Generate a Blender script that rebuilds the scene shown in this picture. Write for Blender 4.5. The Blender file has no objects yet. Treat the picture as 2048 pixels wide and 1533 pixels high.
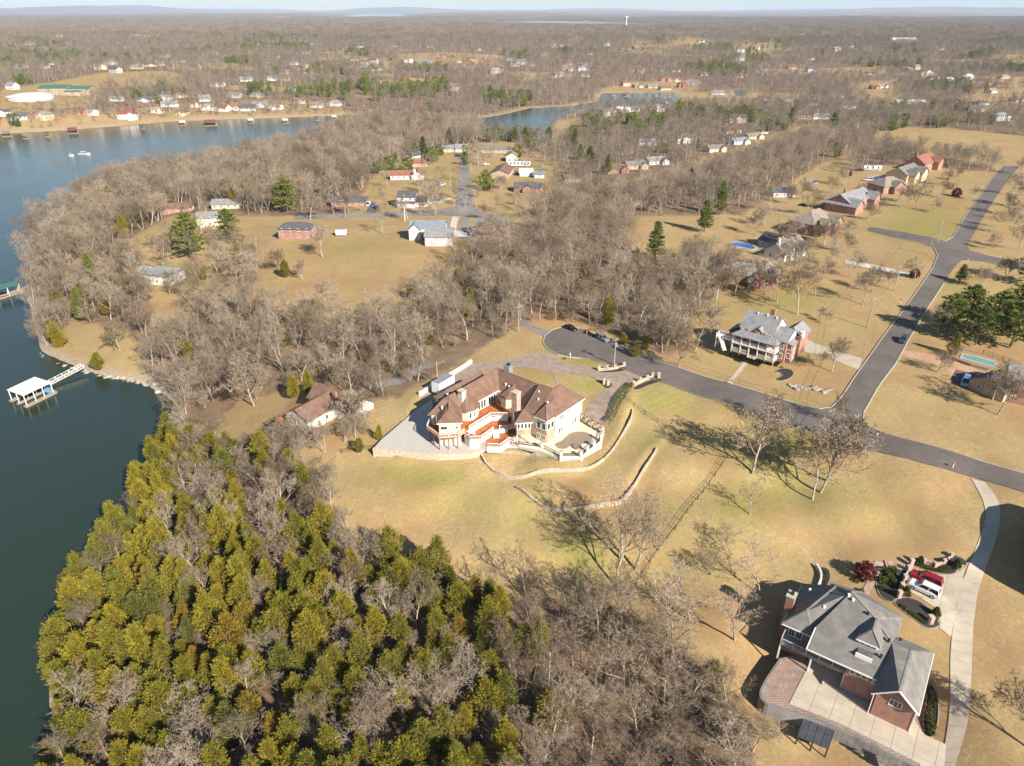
import bpy, bmesh, math, random
import numpy as np
from mathutils import Vector, Matrix, noise as mnoise
from mathutils.geometry import delaunay_2d_cdt
sc = bpy.context.scene
COL = sc.collection
# ------------------------------------------------------------------ camera
HC = 86.0; FPX = 1421.6; CX = 1024.0; CY = 766.5; HORIZON = 20.0
PITCH = math.atan((CY - HORIZON) / FPX); SP, CP = math.sin(PITCH), math.cos(PITCH)
cam = bpy.data.cameras.new('camera'); cam.sensor_width = 36; cam.sensor_fit = 'HORIZONTAL'
cam.lens = 36 * FPX / 2048; cam.clip_start = 1; cam.clip_end = 90000
camo = bpy.data.objects.new('camera', cam); COL.objects.link(camo)
camo.location = (0, 0, HC); camo.rotation_euler = (math.pi / 2 - PITCH, 0, 0)
sc.camera = camo
# ------------------------------------------------------------------ sky, sun, exposure
SUN_EL = math.radians(33); SUN_AZ = math.radians(141.5)
w = bpy.data.worlds.new('World'); sc.world = w; w.use_nodes = True
nt = w.node_tree; nt.nodes.clear()
o_ = nt.nodes.new('ShaderNodeOutputWorld'); bg = nt.nodes.new('ShaderNodeBackground'); sky = nt.nodes.new('ShaderNodeTexSky')
sky.sky_type = 'NISHITA'; sky.sun_disc = False; sky.sun_elevation = SUN_EL; sky.sun_rotation = SUN_AZ
sky.altitude = 150; sky.air_density = 1.15; sky.dust_density = 0.15; sky.ozone_density = 3.0
bg.inputs['Strength'].default_value = 0.062
nt.links.new(sky.outputs[0], bg.inputs[0]); nt.links.new(bg.outputs[0], o_.inputs[0])
sl = bpy.data.lights.new('sun', 'SUN'); sl.energy = 5.0; sl.angle = math.radians(0.55); sl.color = (1.0, 0.925, 0.815)
so = bpy.data.objects.new('sun', sl); COL.objects.link(so)
sd = Vector((math.sin(SUN_AZ) * math.cos(SUN_EL), math.cos(SUN_AZ) * math.cos(SUN_EL), math.sin(SUN_EL)))
so.rotation_euler = (-sd).to_track_quat('-Z', 'Y').to_euler(); so.location = (60, -60, 300)
vs = sc.view_settings; vs.view_transform = 'Standard'; vs.look = 'None'; vs.exposure = 0.97; vs.gamma = 1; vs.use_curve_mapping = False
try:
    sc.cycles.use_denoising = True; sc.cycles.max_bounces = 6; sc.cycles.volume_bounces = 2
    sc.cycles.volume_step_rate = 1; sc.cycles.transparent_max_bounces = 6
except Exception: pass
# ------------------------------------------------------------------ pixel <-> place
def P(u, v, z, H=HC):
    a = (u - CX) / FPX; b = (v - CY) / FPX
    s = (H - z) / (SP + b * CP)
    return (a * s, (CP - b * SP) * s, z)
def proj(x, y, z):
    dep = y * CP - (z - HC) * SP; up = y * SP + (z - HC) * CP
    return CX + FPX * x / dep, CY - FPX * up / dep
def sstep(a, b, x):
    t = np.clip((x - a) / (b - a), 0, 1); return t * t * (3 - 2 * t)
def inpoly(px, py, poly):
    px = np.asarray(px, float); py = np.asarray(py, float); r = np.zeros(px.shape, bool)
    n = len(poly)
    for i in range(n):
        x1, y1 = poly[i]; x2, y2 = poly[(i + 1) % n]
        if y1 == y2: continue
        c = ((y1 > py) != (y2 > py)) & (px < (x2 - x1) * (py - y1) / (y2 - y1) + x1)
        r ^= c
    return r
def segdist(px, py, pts, closed=True):
    d = np.full(np.shape(px), 1e9); n = len(pts)
    for i in range(n if closed else n - 1):
        x1, y1 = pts[i][:2]; x2, y2 = pts[(i + 1) % n][:2]
        dx, dy = x2 - x1, y2 - y1; L = dx * dx + dy * dy + 1e-9
        t = np.clip(((px - x1) * dx + (py - y1) * dy) / L, 0, 1)
        d = np.minimum(d, np.hypot(px - x1 - t * dx, py - y1 - t * dy))
    return d
def vnoise(x, y, seed=0):
    xi = np.floor(x).astype(np.int64); yi = np.floor(y).astype(np.int64); fx = x - xi; fy = y - yi
    fx = fx * fx * (3 - 2 * fx); fy = fy * fy * (3 - 2 * fy)
    def h(a, b):
        n = (a * 374761393 + b * 668265263 + seed * 974711) & 0x7fffffff
        n = ((n ^ (n >> 13)) * 1274126177) & 0x7fffffff
        return ((n ^ (n >> 16)) & 0xffff) / 65535.0
    return (h(xi, yi) * (1 - fx) + h(xi + 1, yi) * fx) * (1 - fy) + (h(xi, yi + 1) * (1 - fx) + h(xi + 1, yi + 1) * fx) * fy
def fbm(x, y, seed=0, o=4):
    r = 0; a = .5
    for k in range(o): r = r + a * vnoise(x * 2 ** k, y * 2 ** k, seed + k * 7); a *= .5
    return r
# ------------------------------------------------------------------ terrain heights
LAKE = -17.0
SHORE = [(-500, 300), (0, 268), (120, 262), (350, 243), (560, 236), (700, 231), (850, 236), (930, 241), (1000, 231), (1060, 217), (1140, 213), (1200, 203),
 (1203, 187), (1345, 186), (1352, 198), (1335, 212), (1210, 214), (1150, 220), (1112, 240), (1098, 262), (1078, 280), (1040, 278), (1000, 276), (960, 264), (870, 254), (760, 248), (700, 254),
 (620, 285), (480, 322), (320, 355), (200, 380), (110, 432), (62, 475), (48, 560), (66, 650), (82, 705), (170, 742), (230, 757), (290, 768), (345, 800), (340, 850), (312, 920), (278, 985),
 (243, 1050), (205, 1120), (150, 1210), (112, 1300), (95, 1390), (105, 1460), (92, 1520), (70, 1700), (40, 2000)]
shore = [P(u, v, LAKE)[:2] for u, v in SHORE] + [(-60, -80), (-1600, -80), (-1600, 600)]
FAR = [[(880, 52), (1000, 43), (1100, 41), (1200, 43), (1345, 47), (1345, 53), (1200, 54), (1100, 50), (1000, 52)],
       [(690, 33), (740, 27), (810, 28), (800, 32), (740, 35)], [(120, 58), (200, 54), (205, 59), (150, 62)], [(1990, 30), (2100, 30), (2100, 34), (2000, 34)], [(1470, 181), (1490, 181), (1490, 192), (1472, 192)]]
farlk = [[P(u, v, LAKE)[:2] for u, v in p] for p in FAR]
CTRL = '''1228 731 0;1100 690 0;1300 760 0;1480 785 0;1650 840 0;1850 910 -.5;2048 965 -1;1770 740 0;1900 500 1;1090 680 0;1040 650 0;1200 740 -.2;1080 725 -.2;960 745 -.6;890 785 -1.2;1215 800 -1.4;1205 848 -3.2;
790 870 -3.6;880 912 -4.2;960 912 -4.3;1120 925 -4.3;1190 905 -3.9;1230 860 -3.2;700 950 -6;850 960 -6;1000 960 -6.2;1150 960 -6;1270 900 -4;1350 900 -3;900 1050 -9;1100 1050 -9;1250 1010 -7;1400 1000 -6;1500 900 -3;1550 1000 -6;1700 1000 -4;1750 1100 -7;1650 1130 -9;
1830 1190 -8;1930 1050 -4;1920 1300 -9.5;1890 1480 -11.2;1700 1400 -11.3;1560 1420 -13;1640 1510 -13.5;1580 1200 -10;1720 1180 -8.5;1990 1200 -7;2000 1450 -10;1300 1200 -12;1100 1200 -12.5;900 1200 -11;700 1150 -9.5;1300 1450 -15;1000 1450 -14;700 1400 -12;500 1200 -11;450 1000 -9;400 1400 -13;
640 830 -5;500 830 -8;760 820 -3;560 650 -4;850 560 -2;900 480 0;600 480 -2;330 560 -8;200 600 -12;450 440 -5;150 450 -10;400 350 -5;650 330 -2;940 350 0;1300 450 0;1500 540 0;1600 600 0;1400 650 0;1700 300 3;1950 350 2;1950 700 0;2000 850 -1;1200 330 0;1000 260 -4;100 200 0;500 180 4;900 150 6;1400 200 4;1800 200 6'''
ctrl = [P(*map(float, s.split())) for s in CTRL.replace('\n', '').split(';')]
TW = [[(956, 905), (973, 926), (1000, 939), (1040, 946), (1085, 942), (1140, 938), (1190, 931), (1216, 913), (1240, 883), (1260, 852), (1264, 836)],
      [(1032, 980), (1060, 996), (1095, 1010), (1140, 1015), (1200, 1015), (1240, 1006), (1270, 978), (1295, 947), (1311, 924)]]
TWW = [[P(u, v, z)[:2] for u, v in t] for t, z in zip(TW, (-4.6, -7.2))]
PATIO_Z = -3.25; COURT_Z = -11.0
PATIO = [(748, 896), (762, 880), (835, 818), (862, 800), (870, 830), (930, 850), (990, 850), (1050, 840), (1100, 860), (1163, 838), (1200, 852), (1206, 868), (1204, 893), (1160, 917), (1120, 917), (1078, 903), (1035, 893), (1000, 893), (962, 901), (940, 905), (878, 908)]
COURT = [(1520, 1392), (1530, 1365), (1560, 1318), (1650, 1290), (1760, 1370), (1830, 1420), (1850, 1480), (1890, 1560), (1850, 1560), (1822, 1530), (1745, 1491), (1672, 1455), (1607, 1431), (1560, 1416), (1532, 1406)]
patio_w = [P(u, v, PATIO_Z)[:2] for u, v in PATIO]; court_w = [P(u, v, COURT_Z)[:2] for u, v in COURT]
D0, D1, NR, NC, TMAX = 45.0, 42000.0, 640, 470, 1.15
def raw_height(x, y):
    num = np.zeros_like(x); den = np.zeros_like(x) + 1e-12
    for cx_, cy_, cz_ in ctrl:
        wgt = 1 / ((x - cx_) ** 2 + (y - cy_) ** 2 + 9) ** 1.7
        num += wgt * cz_; den += wgt
    h = num / den
    s = segdist(x, y, shore); ins = inpoly(x, y, shore); s = np.where(ins, -s, s)
    fr = np.ones_like(x); sf = np.full_like(x, 1e9)
    for p in farlk:
        s2 = segdist(x, y, p); s2 = np.where(inpoly(x, y, p), -s2, s2); sf = np.minimum(sf, s2)
    fr = .12 + .88 * sstep(0, 1100, sf); s = np.minimum(s, sf)
    far = sstep(450, 1500, y)
    h = h * (1 - far) + far * ((fbm(x / 900, y / 900, 3) - .42) * 34 + 2)
    h = h + sstep(3500, 9000, y) * (fbm(x / 3500, y / 3500, 11) - .45) * 70 + sstep(12000, 30000, y) * (fbm(x / 5000, y / 9000, 21) - .35) * 430
    h = np.maximum(h, LAKE + 1.5)
    rw = 42 + far * 160
    ramp = .09 * sstep(0, 2.5, s) + .91 * sstep(1.5, 1, 1 - s / rw) * 0 + .91 * sstep(0, 1, s / rw)
    near_peninsula = h
    h = np.where(s > 0, LAKE + (near_peninsula - LAKE) * np.clip(ramp, 0, 1) * fr, LAKE - np.clip(-s * .35, 0.15, 4))
    h = np.where(s > 2, h + (fbm(x / 14, y / 14, 5, 3) - .44) * .5 * (y < 900), h)
    for t, hh in zip(TWW, (1.25, 1.05)):
        d = segdist(x, y, t, False)
        # signed side: behind the wall is the side away from the camera / towards the house
        ref = np.full_like(x, 1e9); side = np.zeros_like(x)
        for (x1, y1), (x2, y2) in zip(t[:-1], t[1:]):
            dx, dy = x2 - x1, y2 - y1; L = dx * dx + dy * dy
            k = np.clip(((x - x1) * dx + (y - y1) * dy) / L, 0, 1); dd = np.hypot(x - x1 - k * dx, y - y1 - k * dy)
            cr = dx * (y - y1) - dy * (x - x1); up = dd < ref; ref = np.where(up, dd, ref); side = np.where(up, cr, side)
        lx = [p[0] for p in t]; taper = sstep(min(lx) - .5, min(lx) + 5, x) if t is TWW[1] else 1.0
        h = h + np.where(side > 0, hh * sstep(.5, 1.3, d) * np.exp(-np.maximum(d - 1, 0) / 5.0) * taper, 0)
    for poly, zp in ((patio_w, PATIO_Z), (court_w, COURT_Z)):
        d = segdist(x, y, poly); i = inpoly(x, y, poly)
        low = 2.6 if zp == COURT_Z else .9
        h = np.where(i, zp - .25, h)
        h = np.where(~i & (d < 14), np.where(h > zp - low, h * sstep(1.5, 14, d) + (1 - sstep(1.5, 14, d)) * np.minimum(h, zp - low + .25 * d), h), h)
        h = np.where(i & (d < 2.2), zp - low, h)
    return h, s
_d = D0 * (D1 / D0) ** (np.arange(NR) / (NR - 1)); _t = np.linspace(-TMAX, TMAX, NC)
GY = np.repeat((_d - 60)[:, None], NC, 1); GX = _t[None, :] * _d[:, None]
GH, GS = raw_height(GX.ravel(), GY.ravel()); GH = GH.reshape(NR, NC); GS = GS.reshape(NR, NC)
LR = math.log(D1 / D0) / (NR - 1)
def hz(x, y, A=None):
    A = GH if A is None else A
    d = max(y + 60, D0 * 1.001); r = math.log(d / D0) / LR; c = (x / d + TMAX) / (2 * TMAX) * (NC - 1)
    r = min(max(r, 0), NR - 1.001); c = min(max(c, 0), NC - 1.001)
    i, j = int(r), int(c); fr = (d - _d[i]) / (_d[i + 1] - _d[i]); fc = c - j
    return float((A[i, j] * (1 - fc) + A[i, j + 1] * fc) * (1 - fr) + (A[i + 1, j] * (1 - fc) + A[i + 1, j + 1] * fc) * fr)
def hzv(x, y, A=None):
    A = GH if A is None else A
    d = np.maximum(y + 60, D0 * 1.001); r = np.clip(np.log(d / D0) / LR, 0, NR - 1.001); c = np.clip((x / d + TMAX) / (2 * TMAX) * (NC - 1), 0, NC - 1.001)
    i = r.astype(int); j = c.astype(int); fr = (d - _d[i]) / (_d[i + 1] - _d[i]); fc = c - j
    return (A[i, j] * (1 - fc) + A[i, j + 1] * fc) * (1 - fr) + (A[i + 1, j] * (1 - fc) + A[i + 1, j + 1] * fc) * fr
def G(u, v):
    """the ground point seen at a pixel: march along the ray until it meets the terrain"""
    a = (u - CX) / FPX; b = (v - CY) / FPX; dn = SP + b * CP; fw = CP - b * SP
    if dn < .002: dn = .002
    s = (HC - 8) / dn * .55; prev = s
    for k in range(400):
        if HC - dn * s <= hz(a * s, fw * s): break
        prev = s; s *= 1.012
    lo, hi = prev, s
    for k in range(18):
        m = (lo + hi) / 2
        if HC - dn * m <= hz(a * m, fw * m): hi = m
        else: lo = m
    return (a * hi, fw * hi, hz(a * hi, fw * hi))
# ------------------------------------------------------------------ materials
MATS = {}
def M(name, col, col2=None, scale=2.0, rough=.85, bump=0.0, metal=0.0, rnd=0.0, spec=.3, detail=4, dist=.1, coord='Object', stretch=None):
    if name in MATS: return MATS[name]
    m = bpy.data.materials.new(name); m.use_nodes = True; n = m.node_tree; p = n.nodes['Principled BSDF']; L = n.links
    p.inputs['Roughness'].default_value = rough; p.inputs['Metallic'].default_value = metal
    p.inputs['Specular IOR Level'].default_value = spec
    c = (*col, 1)
    if col2 is None: col2 = tuple(x * .8 for x in col)
    tc = n.nodes.new('ShaderNodeTexCoord'); nz = n.nodes.new('ShaderNodeTexNoise'); nz.inputs['Scale'].default_value = scale; nz.inputs['Detail'].default_value = detail
    src = tc.outputs[coord]
    if stretch:
        mp = n.nodes.new('ShaderNodeMapping'); mp.inputs['Scale'].default_value = stretch; L.new(src, mp.inputs[0]); src = mp.outputs[0]
    L.new(src, nz.inputs['Vector'])
    mr = n.nodes.new('ShaderNodeMapRange'); mr.inputs[1].default_value = .3; mr.inputs[2].default_value = .7; L.new(nz.outputs[0], mr.inputs[0])
    mx = n.nodes.new('ShaderNodeMix'); mx.data_type = 'RGBA'; mx.inputs['A'].default_value = c; mx.inputs['B'].default_value = (*col2, 1)
    L.new(mr.outputs[0], mx.inputs['Factor']); out = mx.outputs['Result']
    if rnd:
        oi = n.nodes.new('ShaderNodeObjectInfo'); r2 = n.nodes.new('ShaderNodeMapRange'); r2.inputs[3].default_value = 1 - rnd; r2.inputs[4].default_value = 1 + rnd
        L.new(oi.outputs['Random'], r2.inputs[0]); hs = n.nodes.new('ShaderNodeHueSaturation'); L.new(r2.outputs[0], hs.inputs['Value']); L.new(out, hs.inputs['Color']); out = hs.outputs[0]
    L.new(out, p.inputs['Base Color'])
    if bump:
        bp = n.nodes.new('ShaderNodeBump'); bp.inputs['Strength'].default_value = bump; bp.inputs['Distance'].default_value = dist; L.new(nz.outputs[0], bp.inputs['Height']); L.new(bp.outputs[0], p.inputs['Normal'])
    MATS[name] = m; return m
def M_rows(name, col, col2, mortar, bw, bh, ms=.02, rough=.85, offset=.5, coord='Object', rot=None):
    """courses (brick, shingle, clapboard, block) far too small to pick apart from the air"""
    if name in MATS: return MATS[name]
    m = bpy.data.materials.new(name); m.use_nodes = True; n = m.node_tree; p = n.nodes['Principled BSDF']; L = n.links
    p.inputs['Roughness'].default_value = rough; p.inputs['Specular IOR Level'].default_value = .25
    tc = n.nodes.new('ShaderNodeTexCoord'); src = tc.outputs[coord]
    sx = n.nodes.new('ShaderNodeSeparateXYZ'); L.new(src, sx.inputs[0]); ad = n.nodes.new('ShaderNodeMath'); L.new(sx.outputs[0], ad.inputs[0]); L.new(sx.outputs[1], ad.inputs[1])
    cb = n.nodes.new('ShaderNodeCombineXYZ'); L.new(ad.outputs[0], cb.inputs[0]); L.new(sx.outputs[2] if rot != 'flat' else sx.outputs[1], cb.inputs[1])
    if rot == 'flat': L.new(sx.outputs[0], cb.inputs[0])
    b = n.nodes.new('ShaderNodeTexBrick'); b.inputs['Scale'].default_value = 1; b.inputs['Brick Width'].default_value = bw; b.inputs['Row Height'].default_value = bh; b.inputs['Mortar Size'].default_value = ms; b.offset = offset
    b.inputs['Color1'].default_value = (*col, 1); b.inputs['Color2'].default_value = (*col2, 1); b.inputs['Mortar'].default_value = (*mortar, 1); L.new(cb.outputs[0], b.inputs['Vector'])
    nz = n.nodes.new('ShaderNodeTexNoise'); nz.inputs['Scale'].default_value = .7; nz.inputs['Detail'].default_value = 6; L.new(src, nz.inputs['Vector'])
    mr = n.nodes.new('ShaderNodeMapRange'); mr.inputs[1].default_value = .3; mr.inputs[2].default_value = .7; mr.inputs[3].default_value = .78; mr.inputs[4].default_value = 1.18; L.new(nz.outputs[0], mr.inputs[0])
    hs = n.nodes.new('ShaderNodeHueSaturation'); L.new(mr.outputs[0], hs.inputs['Value']); L.new(b.outputs['Color'], hs.inputs['Color']); L.new(hs.outputs[0], p.inputs['Base Color'])
    bp = n.nodes.new('ShaderNodeBump'); bp.inputs['Strength'].default_value = .35; bp.inputs['Distance'].default_value = .02; L.new(b.outputs['Fac'], bp.inputs['Height']); bp.invert = True; L.new(bp.outputs[0], p.inputs['Normal'])
    MATS[name] = m; return m
def paint(name, col, rough=.35, spec=.5, metal=0.0): return M(name, col, tuple(c * .93 for c in col), 3, rough, 0, metal, 0, spec)
# ------------------------------------------------------------------ object helpers
def tag(o, label=None, cat=None, group=None, kind=None):
    if label: o['label'] = label
    if cat: o['category'] = cat
    if group: o['group'] = group
    if kind: o['kind'] = kind
    return o
def thing(name, loc=(0, 0, 0), rz=0, label=None, cat=None, group=None, scale=1):
    o = bpy.data.objects.new(name, None); COL.objects.link(o); o.empty_display_size = .3
    o.location = loc; o.rotation_euler = (0, 0, rz); o.scale = (scale,) * 3
    return tag(o, label, cat, group)
class MB:
    def __init__(s): s.v = []; s.f = []
    def poly(s, pts):
        b = len(s.v); s.v += [tuple(p) for p in pts]; s.f.append(tuple(range(b, b + len(pts)))); return s
    def box(s, x0, y0, z0, x1, y1, z1):
        b = len(s.v)
        s.v += [(x, y, z) for z in (z0, z1) for x, y in ((x0, y0), (x1, y0), (x1, y1), (x0, y1))]
        s.f += [tuple(b + i for i in q) for q in ((3, 2, 1, 0), (4, 5, 6, 7), (0, 1, 5, 4), (1, 2, 6, 5), (2, 3, 7, 6), (3, 0, 4, 7))]; return s
    def prism(s, pts, z0, z1):
        n = len(pts); b = len(s.v)
        ar = sum(pts[i][0] * pts[(i + 1) % n][1] - pts[(i + 1) % n][0] * pts[i][1] for i in range(n))
        if ar < 0: pts = pts[::-1]
        z0s = z0 if isinstance(z0, (list, tuple)) else [z0] * n; z1s = z1 if isinstance(z1, (list, tuple)) else [z1] * n
        s.v += [(p[0], p[1], z) for p, z in zip(pts, z0s)] + [(p[0], p[1], z) for p, z in zip(pts, z1s)]
        s.f += [tuple(b + n - 1 - i for i in range(n)), tuple(b + n + i for i in range(n))]
        s.f += [(b + i, b + (i + 1) % n, b + n + (i + 1) % n, b + n + i) for i in range(n)]; return s
    def tube(s, p0, p1, r0, r1=None, n=6, cap=True):
        r1 = r0 if r1 is None else r1; p0 = Vector(p0); p1 = Vector(p1); d = (p1 - p0)
        if d.length < 1e-6: return s
        d.normalize(); a = d.orthogonal().normalized(); c = d.cross(a); b = len(s.v)
        for p, r in ((p0, r0), (p1, r1)):
            for i in range(n):
                t = 2 * math.pi * i / n; s.v.append(tuple(p + (a * math.cos(t) + c * math.sin(t)) * r))
        s.f += [(b + i, b + (i + 1) % n, b + n + (i + 1) % n, b + n + i) for i in range(n)]
        if cap: s.f += [tuple(b + n - 1 - i for i in range(n)), tuple(b + n + i for i in range(n))]
        return s
    def bar(s, p0, p1, w, h):
        p0 = Vector(p0); p1 = Vector(p1); d = (p1 - p0).normalized(); a = Vector((0, 0, 1)) if abs(d.z) < .95 else Vector((1, 0, 0))
        x = d.cross(a).normalized() * w / 2; y = x.normalized().cross(d) * h / 2; b = len(s.v)
        for p in (p0, p1): s.v += [tuple(p + q) for q in (-x - y, x - y, x + y, -x + y)]
        s.f += [tuple(b + i for i in q) for q in ((0, 1, 2, 3), (7, 6, 5, 4), (0, 4, 5, 1), (1, 5, 6, 2), (2, 6, 7, 3), (3, 7, 4, 0))]; return s
    def slab(s, pts, t=.2):
        """a roof facet with thickness"""
        n = len(pts); b = len(s.v); P3 = [Vector(p) for p in pts]
        nm = Vector((0, 0, 0))
        for i in range(n): nm += (P3[i] - P3[0]).cross(P3[(i + 1) % n] - P3[0])
        if nm.z < 0: P3.reverse()
        s.v += [tuple(p) for p in P3] + [(p.x, p.y, p.z - t) for p in P3]
        s.f += [tuple(b + i for i in range(n)), tuple(b + 2 * n - 1 - i for i in range(n))]
        s.f += [(b + i, b + n + i, b + n + (i + 1) % n, b + (i + 1) % n) for i in range(n)]; return s
    def mesh(s, name, mat, smooth=False):
        me = bpy.data.meshes.new(name); me.from_pydata(s.v, [], s.f); me.update()
        if mat: me.materials.append(mat)
        if smooth: me.polygons.foreach_set('use_smooth', [True] * len(me.polygons))
        return me
    def build(s, name, mat, parent=None, smooth=False):
        o = bpy.data.objects.new(name, s.mesh(name, mat, smooth)); COL.objects.link(o)
        if parent: o.parent = parent
        return o
def child(name, me, parent, loc=(0, 0, 0), rz=0, scale=None):
    o = bpy.data.objects.new(name, me); COL.objects.link(o); o.parent = parent; o.location = loc; o.rotation_euler = (0, 0, rz)
    if scale: o.scale = scale
    return o
def copy_tree(src, parent=None):
    c = src.copy(); COL.objects.link(c); c.parent = parent
    for k in KIDS.get(src.name, ()): copy_tree(k, c)
    return c
KIDS = {}
def note_kids(o):
    ch = [x for x in bpy.data.objects if x.parent == o]; KIDS[o.name] = ch
    for x in ch: note_kids(x)
def np_mesh(name, verts, faces, mat):
    me = bpy.data.meshes.new(name); verts = np.asarray(verts, np.float32); n = len(verts)
    me.vertices.add(n); me.vertices.foreach_set('co', verts.ravel())
    k = faces.shape[1]; me.loops.add(faces.size); me.loops.foreach_set('vertex_index', faces.astype(np.int32).ravel())
    me.polygons.add(len(faces)); me.polygons.foreach_set('loop_start', np.arange(0, faces.size, k, dtype=np.int32))
    me.update(calc_edges=True); me.validate()
    if mat: me.materials.append(mat)
    return me
def densify(pts, step):
    out = []; n = len(pts)
    for i in range(n):
        a = pts[i]; b = pts[(i + 1) % n]; L = math.dist(a[:2], b[:2]); k = max(1, int(L / step))
        out += [(a[0] + (b[0] - a[0]) * j / k, a[1] + (b[1] - a[1]) * j / k) for j in range(k)]
    return out
def spline(pts, n=6, closed=False):
    out = []; N = len(pts)
    for i in range(N if closed else N - 1):
        g = lambda k: pts[k % N] if closed else pts[min(max(k, 0), N - 1)]
        p0, p1, p2, p3 = g(i - 1), g(i), g(i + 1), g(i + 2)
        for j in range(n):
            t = j / n
            out.append(tuple(.5 * (2 * b + (c - a) * t + (2 * a - 5 * b + 4 * c - d) * t * t + (3 * b - a - 3 * c + d) * t ** 3) for a, b, c, d in zip(p0, p1, p2, p3)))
    if not closed: out.append(tuple(pts[-1]))
    return out
def drape(name, poly, off, mat, step=2.0, z=None, parent=None):
    """a sheet laid on the terrain inside an outline (world xy)"""
    b = densify(poly, step); xs = [p[0] for p in b]; ys = [p[1] for p in b]
    gx, gy = np.meshgrid(np.arange(min(xs), max(xs), step), np.arange(min(ys), max(ys), step)); gx = gx.ravel(); gy = gy.ravel()
    k = inpoly(gx, gy, b) & (segdist(gx, gy, b) > step * .45)
    pts = b + list(zip(gx[k].tolist(), gy[k].tolist())); n = len(b)
    vo, eo, fo, *_ = delaunay_2d_cdt([Vector(p) for p in pts], [(i, (i + 1) % n) for i in range(n)], [], 1, 1e-5)
    vs_ = [(p.x, p.y, (hz(p.x, p.y) if z is None else z) + off) for p in vo]
    me = bpy.data.meshes.new(name); me.from_pydata(vs_, [], [tuple(f) for f in fo]); me.update()
    bm = bmesh.new(); bm.from_mesh(me); bmesh.ops.recalc_face_normals(bm, faces=bm.faces)
    if sum(f.normal.z for f in bm.faces) < 0: bmesh.ops.reverse_faces(bm, faces=bm.faces)
    bm.to_mesh(me); bm.free(); me.materials.append(mat)
    o = bpy.data.objects.new(name, me); COL.objects.link(o)
    if parent: o.parent = parent
    return o
def strip_wall(name, pts, width, z0, z1, mat, parent=None, closed=False):
    """a wall or kerb following a line of world xy points; z0/z1 are functions of (x, y)"""
    mb = MB(); n = len(pts); L = []
    for i in range(n):
        a = pts[max(i - 1, 0)] if not closed else pts[i - 1]; b = pts[min(i + 1, n - 1)] if not closed else pts[(i + 1) % n]
        dx, dy = b[0] - a[0], b[1] - a[1]; l = math.hypot(dx, dy) or 1; nx, ny = -dy / l * width / 2, dx / l * width / 2
        x, y = pts[i][:2]; L.append(((x - nx, y - ny), (x + nx, y + ny), z0(x, y), z1(x, y)))
    b = 0
    for p, q, a0, a1 in L: mb.v += [(*p, a0), (*q, a0), (*q, a1), (*p, a1)]
    m = n if closed else n - 1
    for i in range(m):
        j = (i + 1) % n
        for k in range(4): mb.f.append((4 * i + k, 4 * i + (k + 1) % 4, 4 * j + (k + 1) % 4, 4 * j + k))
    if not closed: mb.f += [(0, 3, 2, 1), (4 * n - 4, 4 * n - 3, 4 * n - 2, 4 * n - 1)]
    o = mb.build(name, mat, parent)
    bm = bmesh.new(); bm.from_mesh(o.data); bmesh.ops.recalc_face_normals(bm, faces=bm.faces); bm.to_mesh(o.data); bm.free()
    return o
# ------------------------------------------------------------------ where the woods and the open ground are (outlines of their feet in the photograph)
WOODS = {
 'cedar': [(80, 1390), (95, 1480), (70, 1750), (1170, 1750), (1130, 1560), (1090, 1400), (1040, 1290), (985, 1225), (900, 1168), (830, 1150), (740, 1118), (690, 1055), (645, 980), (560, 915), (430, 905), (335, 865), (300, 920), (265, 985), (230, 1050), (190, 1120), (130, 1210), (95, 1300)],
 'slope': [(985, 1205), (1040, 1290), (1090, 1400), (1130, 1560), (1170, 1750), (1560, 1750), (1520, 1560), (1490, 1440), (1440, 1340), (1300, 1260), (1180, 1210), (1080, 1190)],
 'lane': [(290, 775), (300, 720), (380, 640), (440, 600), (520, 615), (600, 645), (720, 660), (790, 620), (860, 580), (950, 560), (1010, 560), (1035, 600), (1030, 655), (960, 700), (905, 735), (860, 755), (790, 800), (720, 800), (700, 780), (600, 770), (560, 790), (480, 800), (420, 850), (345, 860), (350, 800)],
 'culdesac': [(1035, 645), (1130, 642), (1165, 648), (1215, 660), (1335, 715), (1370, 690), (1390, 620), (1440, 590), (1440, 520), (1300, 560), (1260, 500), (1250, 440), (1400, 400), (1480, 400), (1500, 340), (1380, 370), (1230, 385), (1110, 400), (1050, 470), (960, 490), (900, 530), (990, 560)],
 'peninsula': [(66, 475), (110, 435), (200, 382), (320, 358), (480, 325), (620, 302), (700, 262), (760, 254), (870, 260), (960, 268), (950, 290), (880, 296), (800, 325), (740, 350), (720, 385), (660, 400), (560, 425), (500, 430), (430, 405), (340, 430), (260, 480), (190, 520), (130, 545), (60, 555)],
 'shore': [(50, 560), (66, 650), (84, 702), (110, 690), (140, 640), (220, 650), (300, 700), (300, 600), (290, 540), (260, 490), (130, 550)],
 'hedgerow': [(1700, 330), (1760, 300), (1860, 312), (1990, 330), (1990, 345), (1860, 335), (1740, 330), (1700, 350)],
 'midwood': [(1480, 400), (1520, 380), (1600, 350), (1660, 300), (1640, 270), (1520, 320), (1420, 350), (1390, 380)],
}
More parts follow.
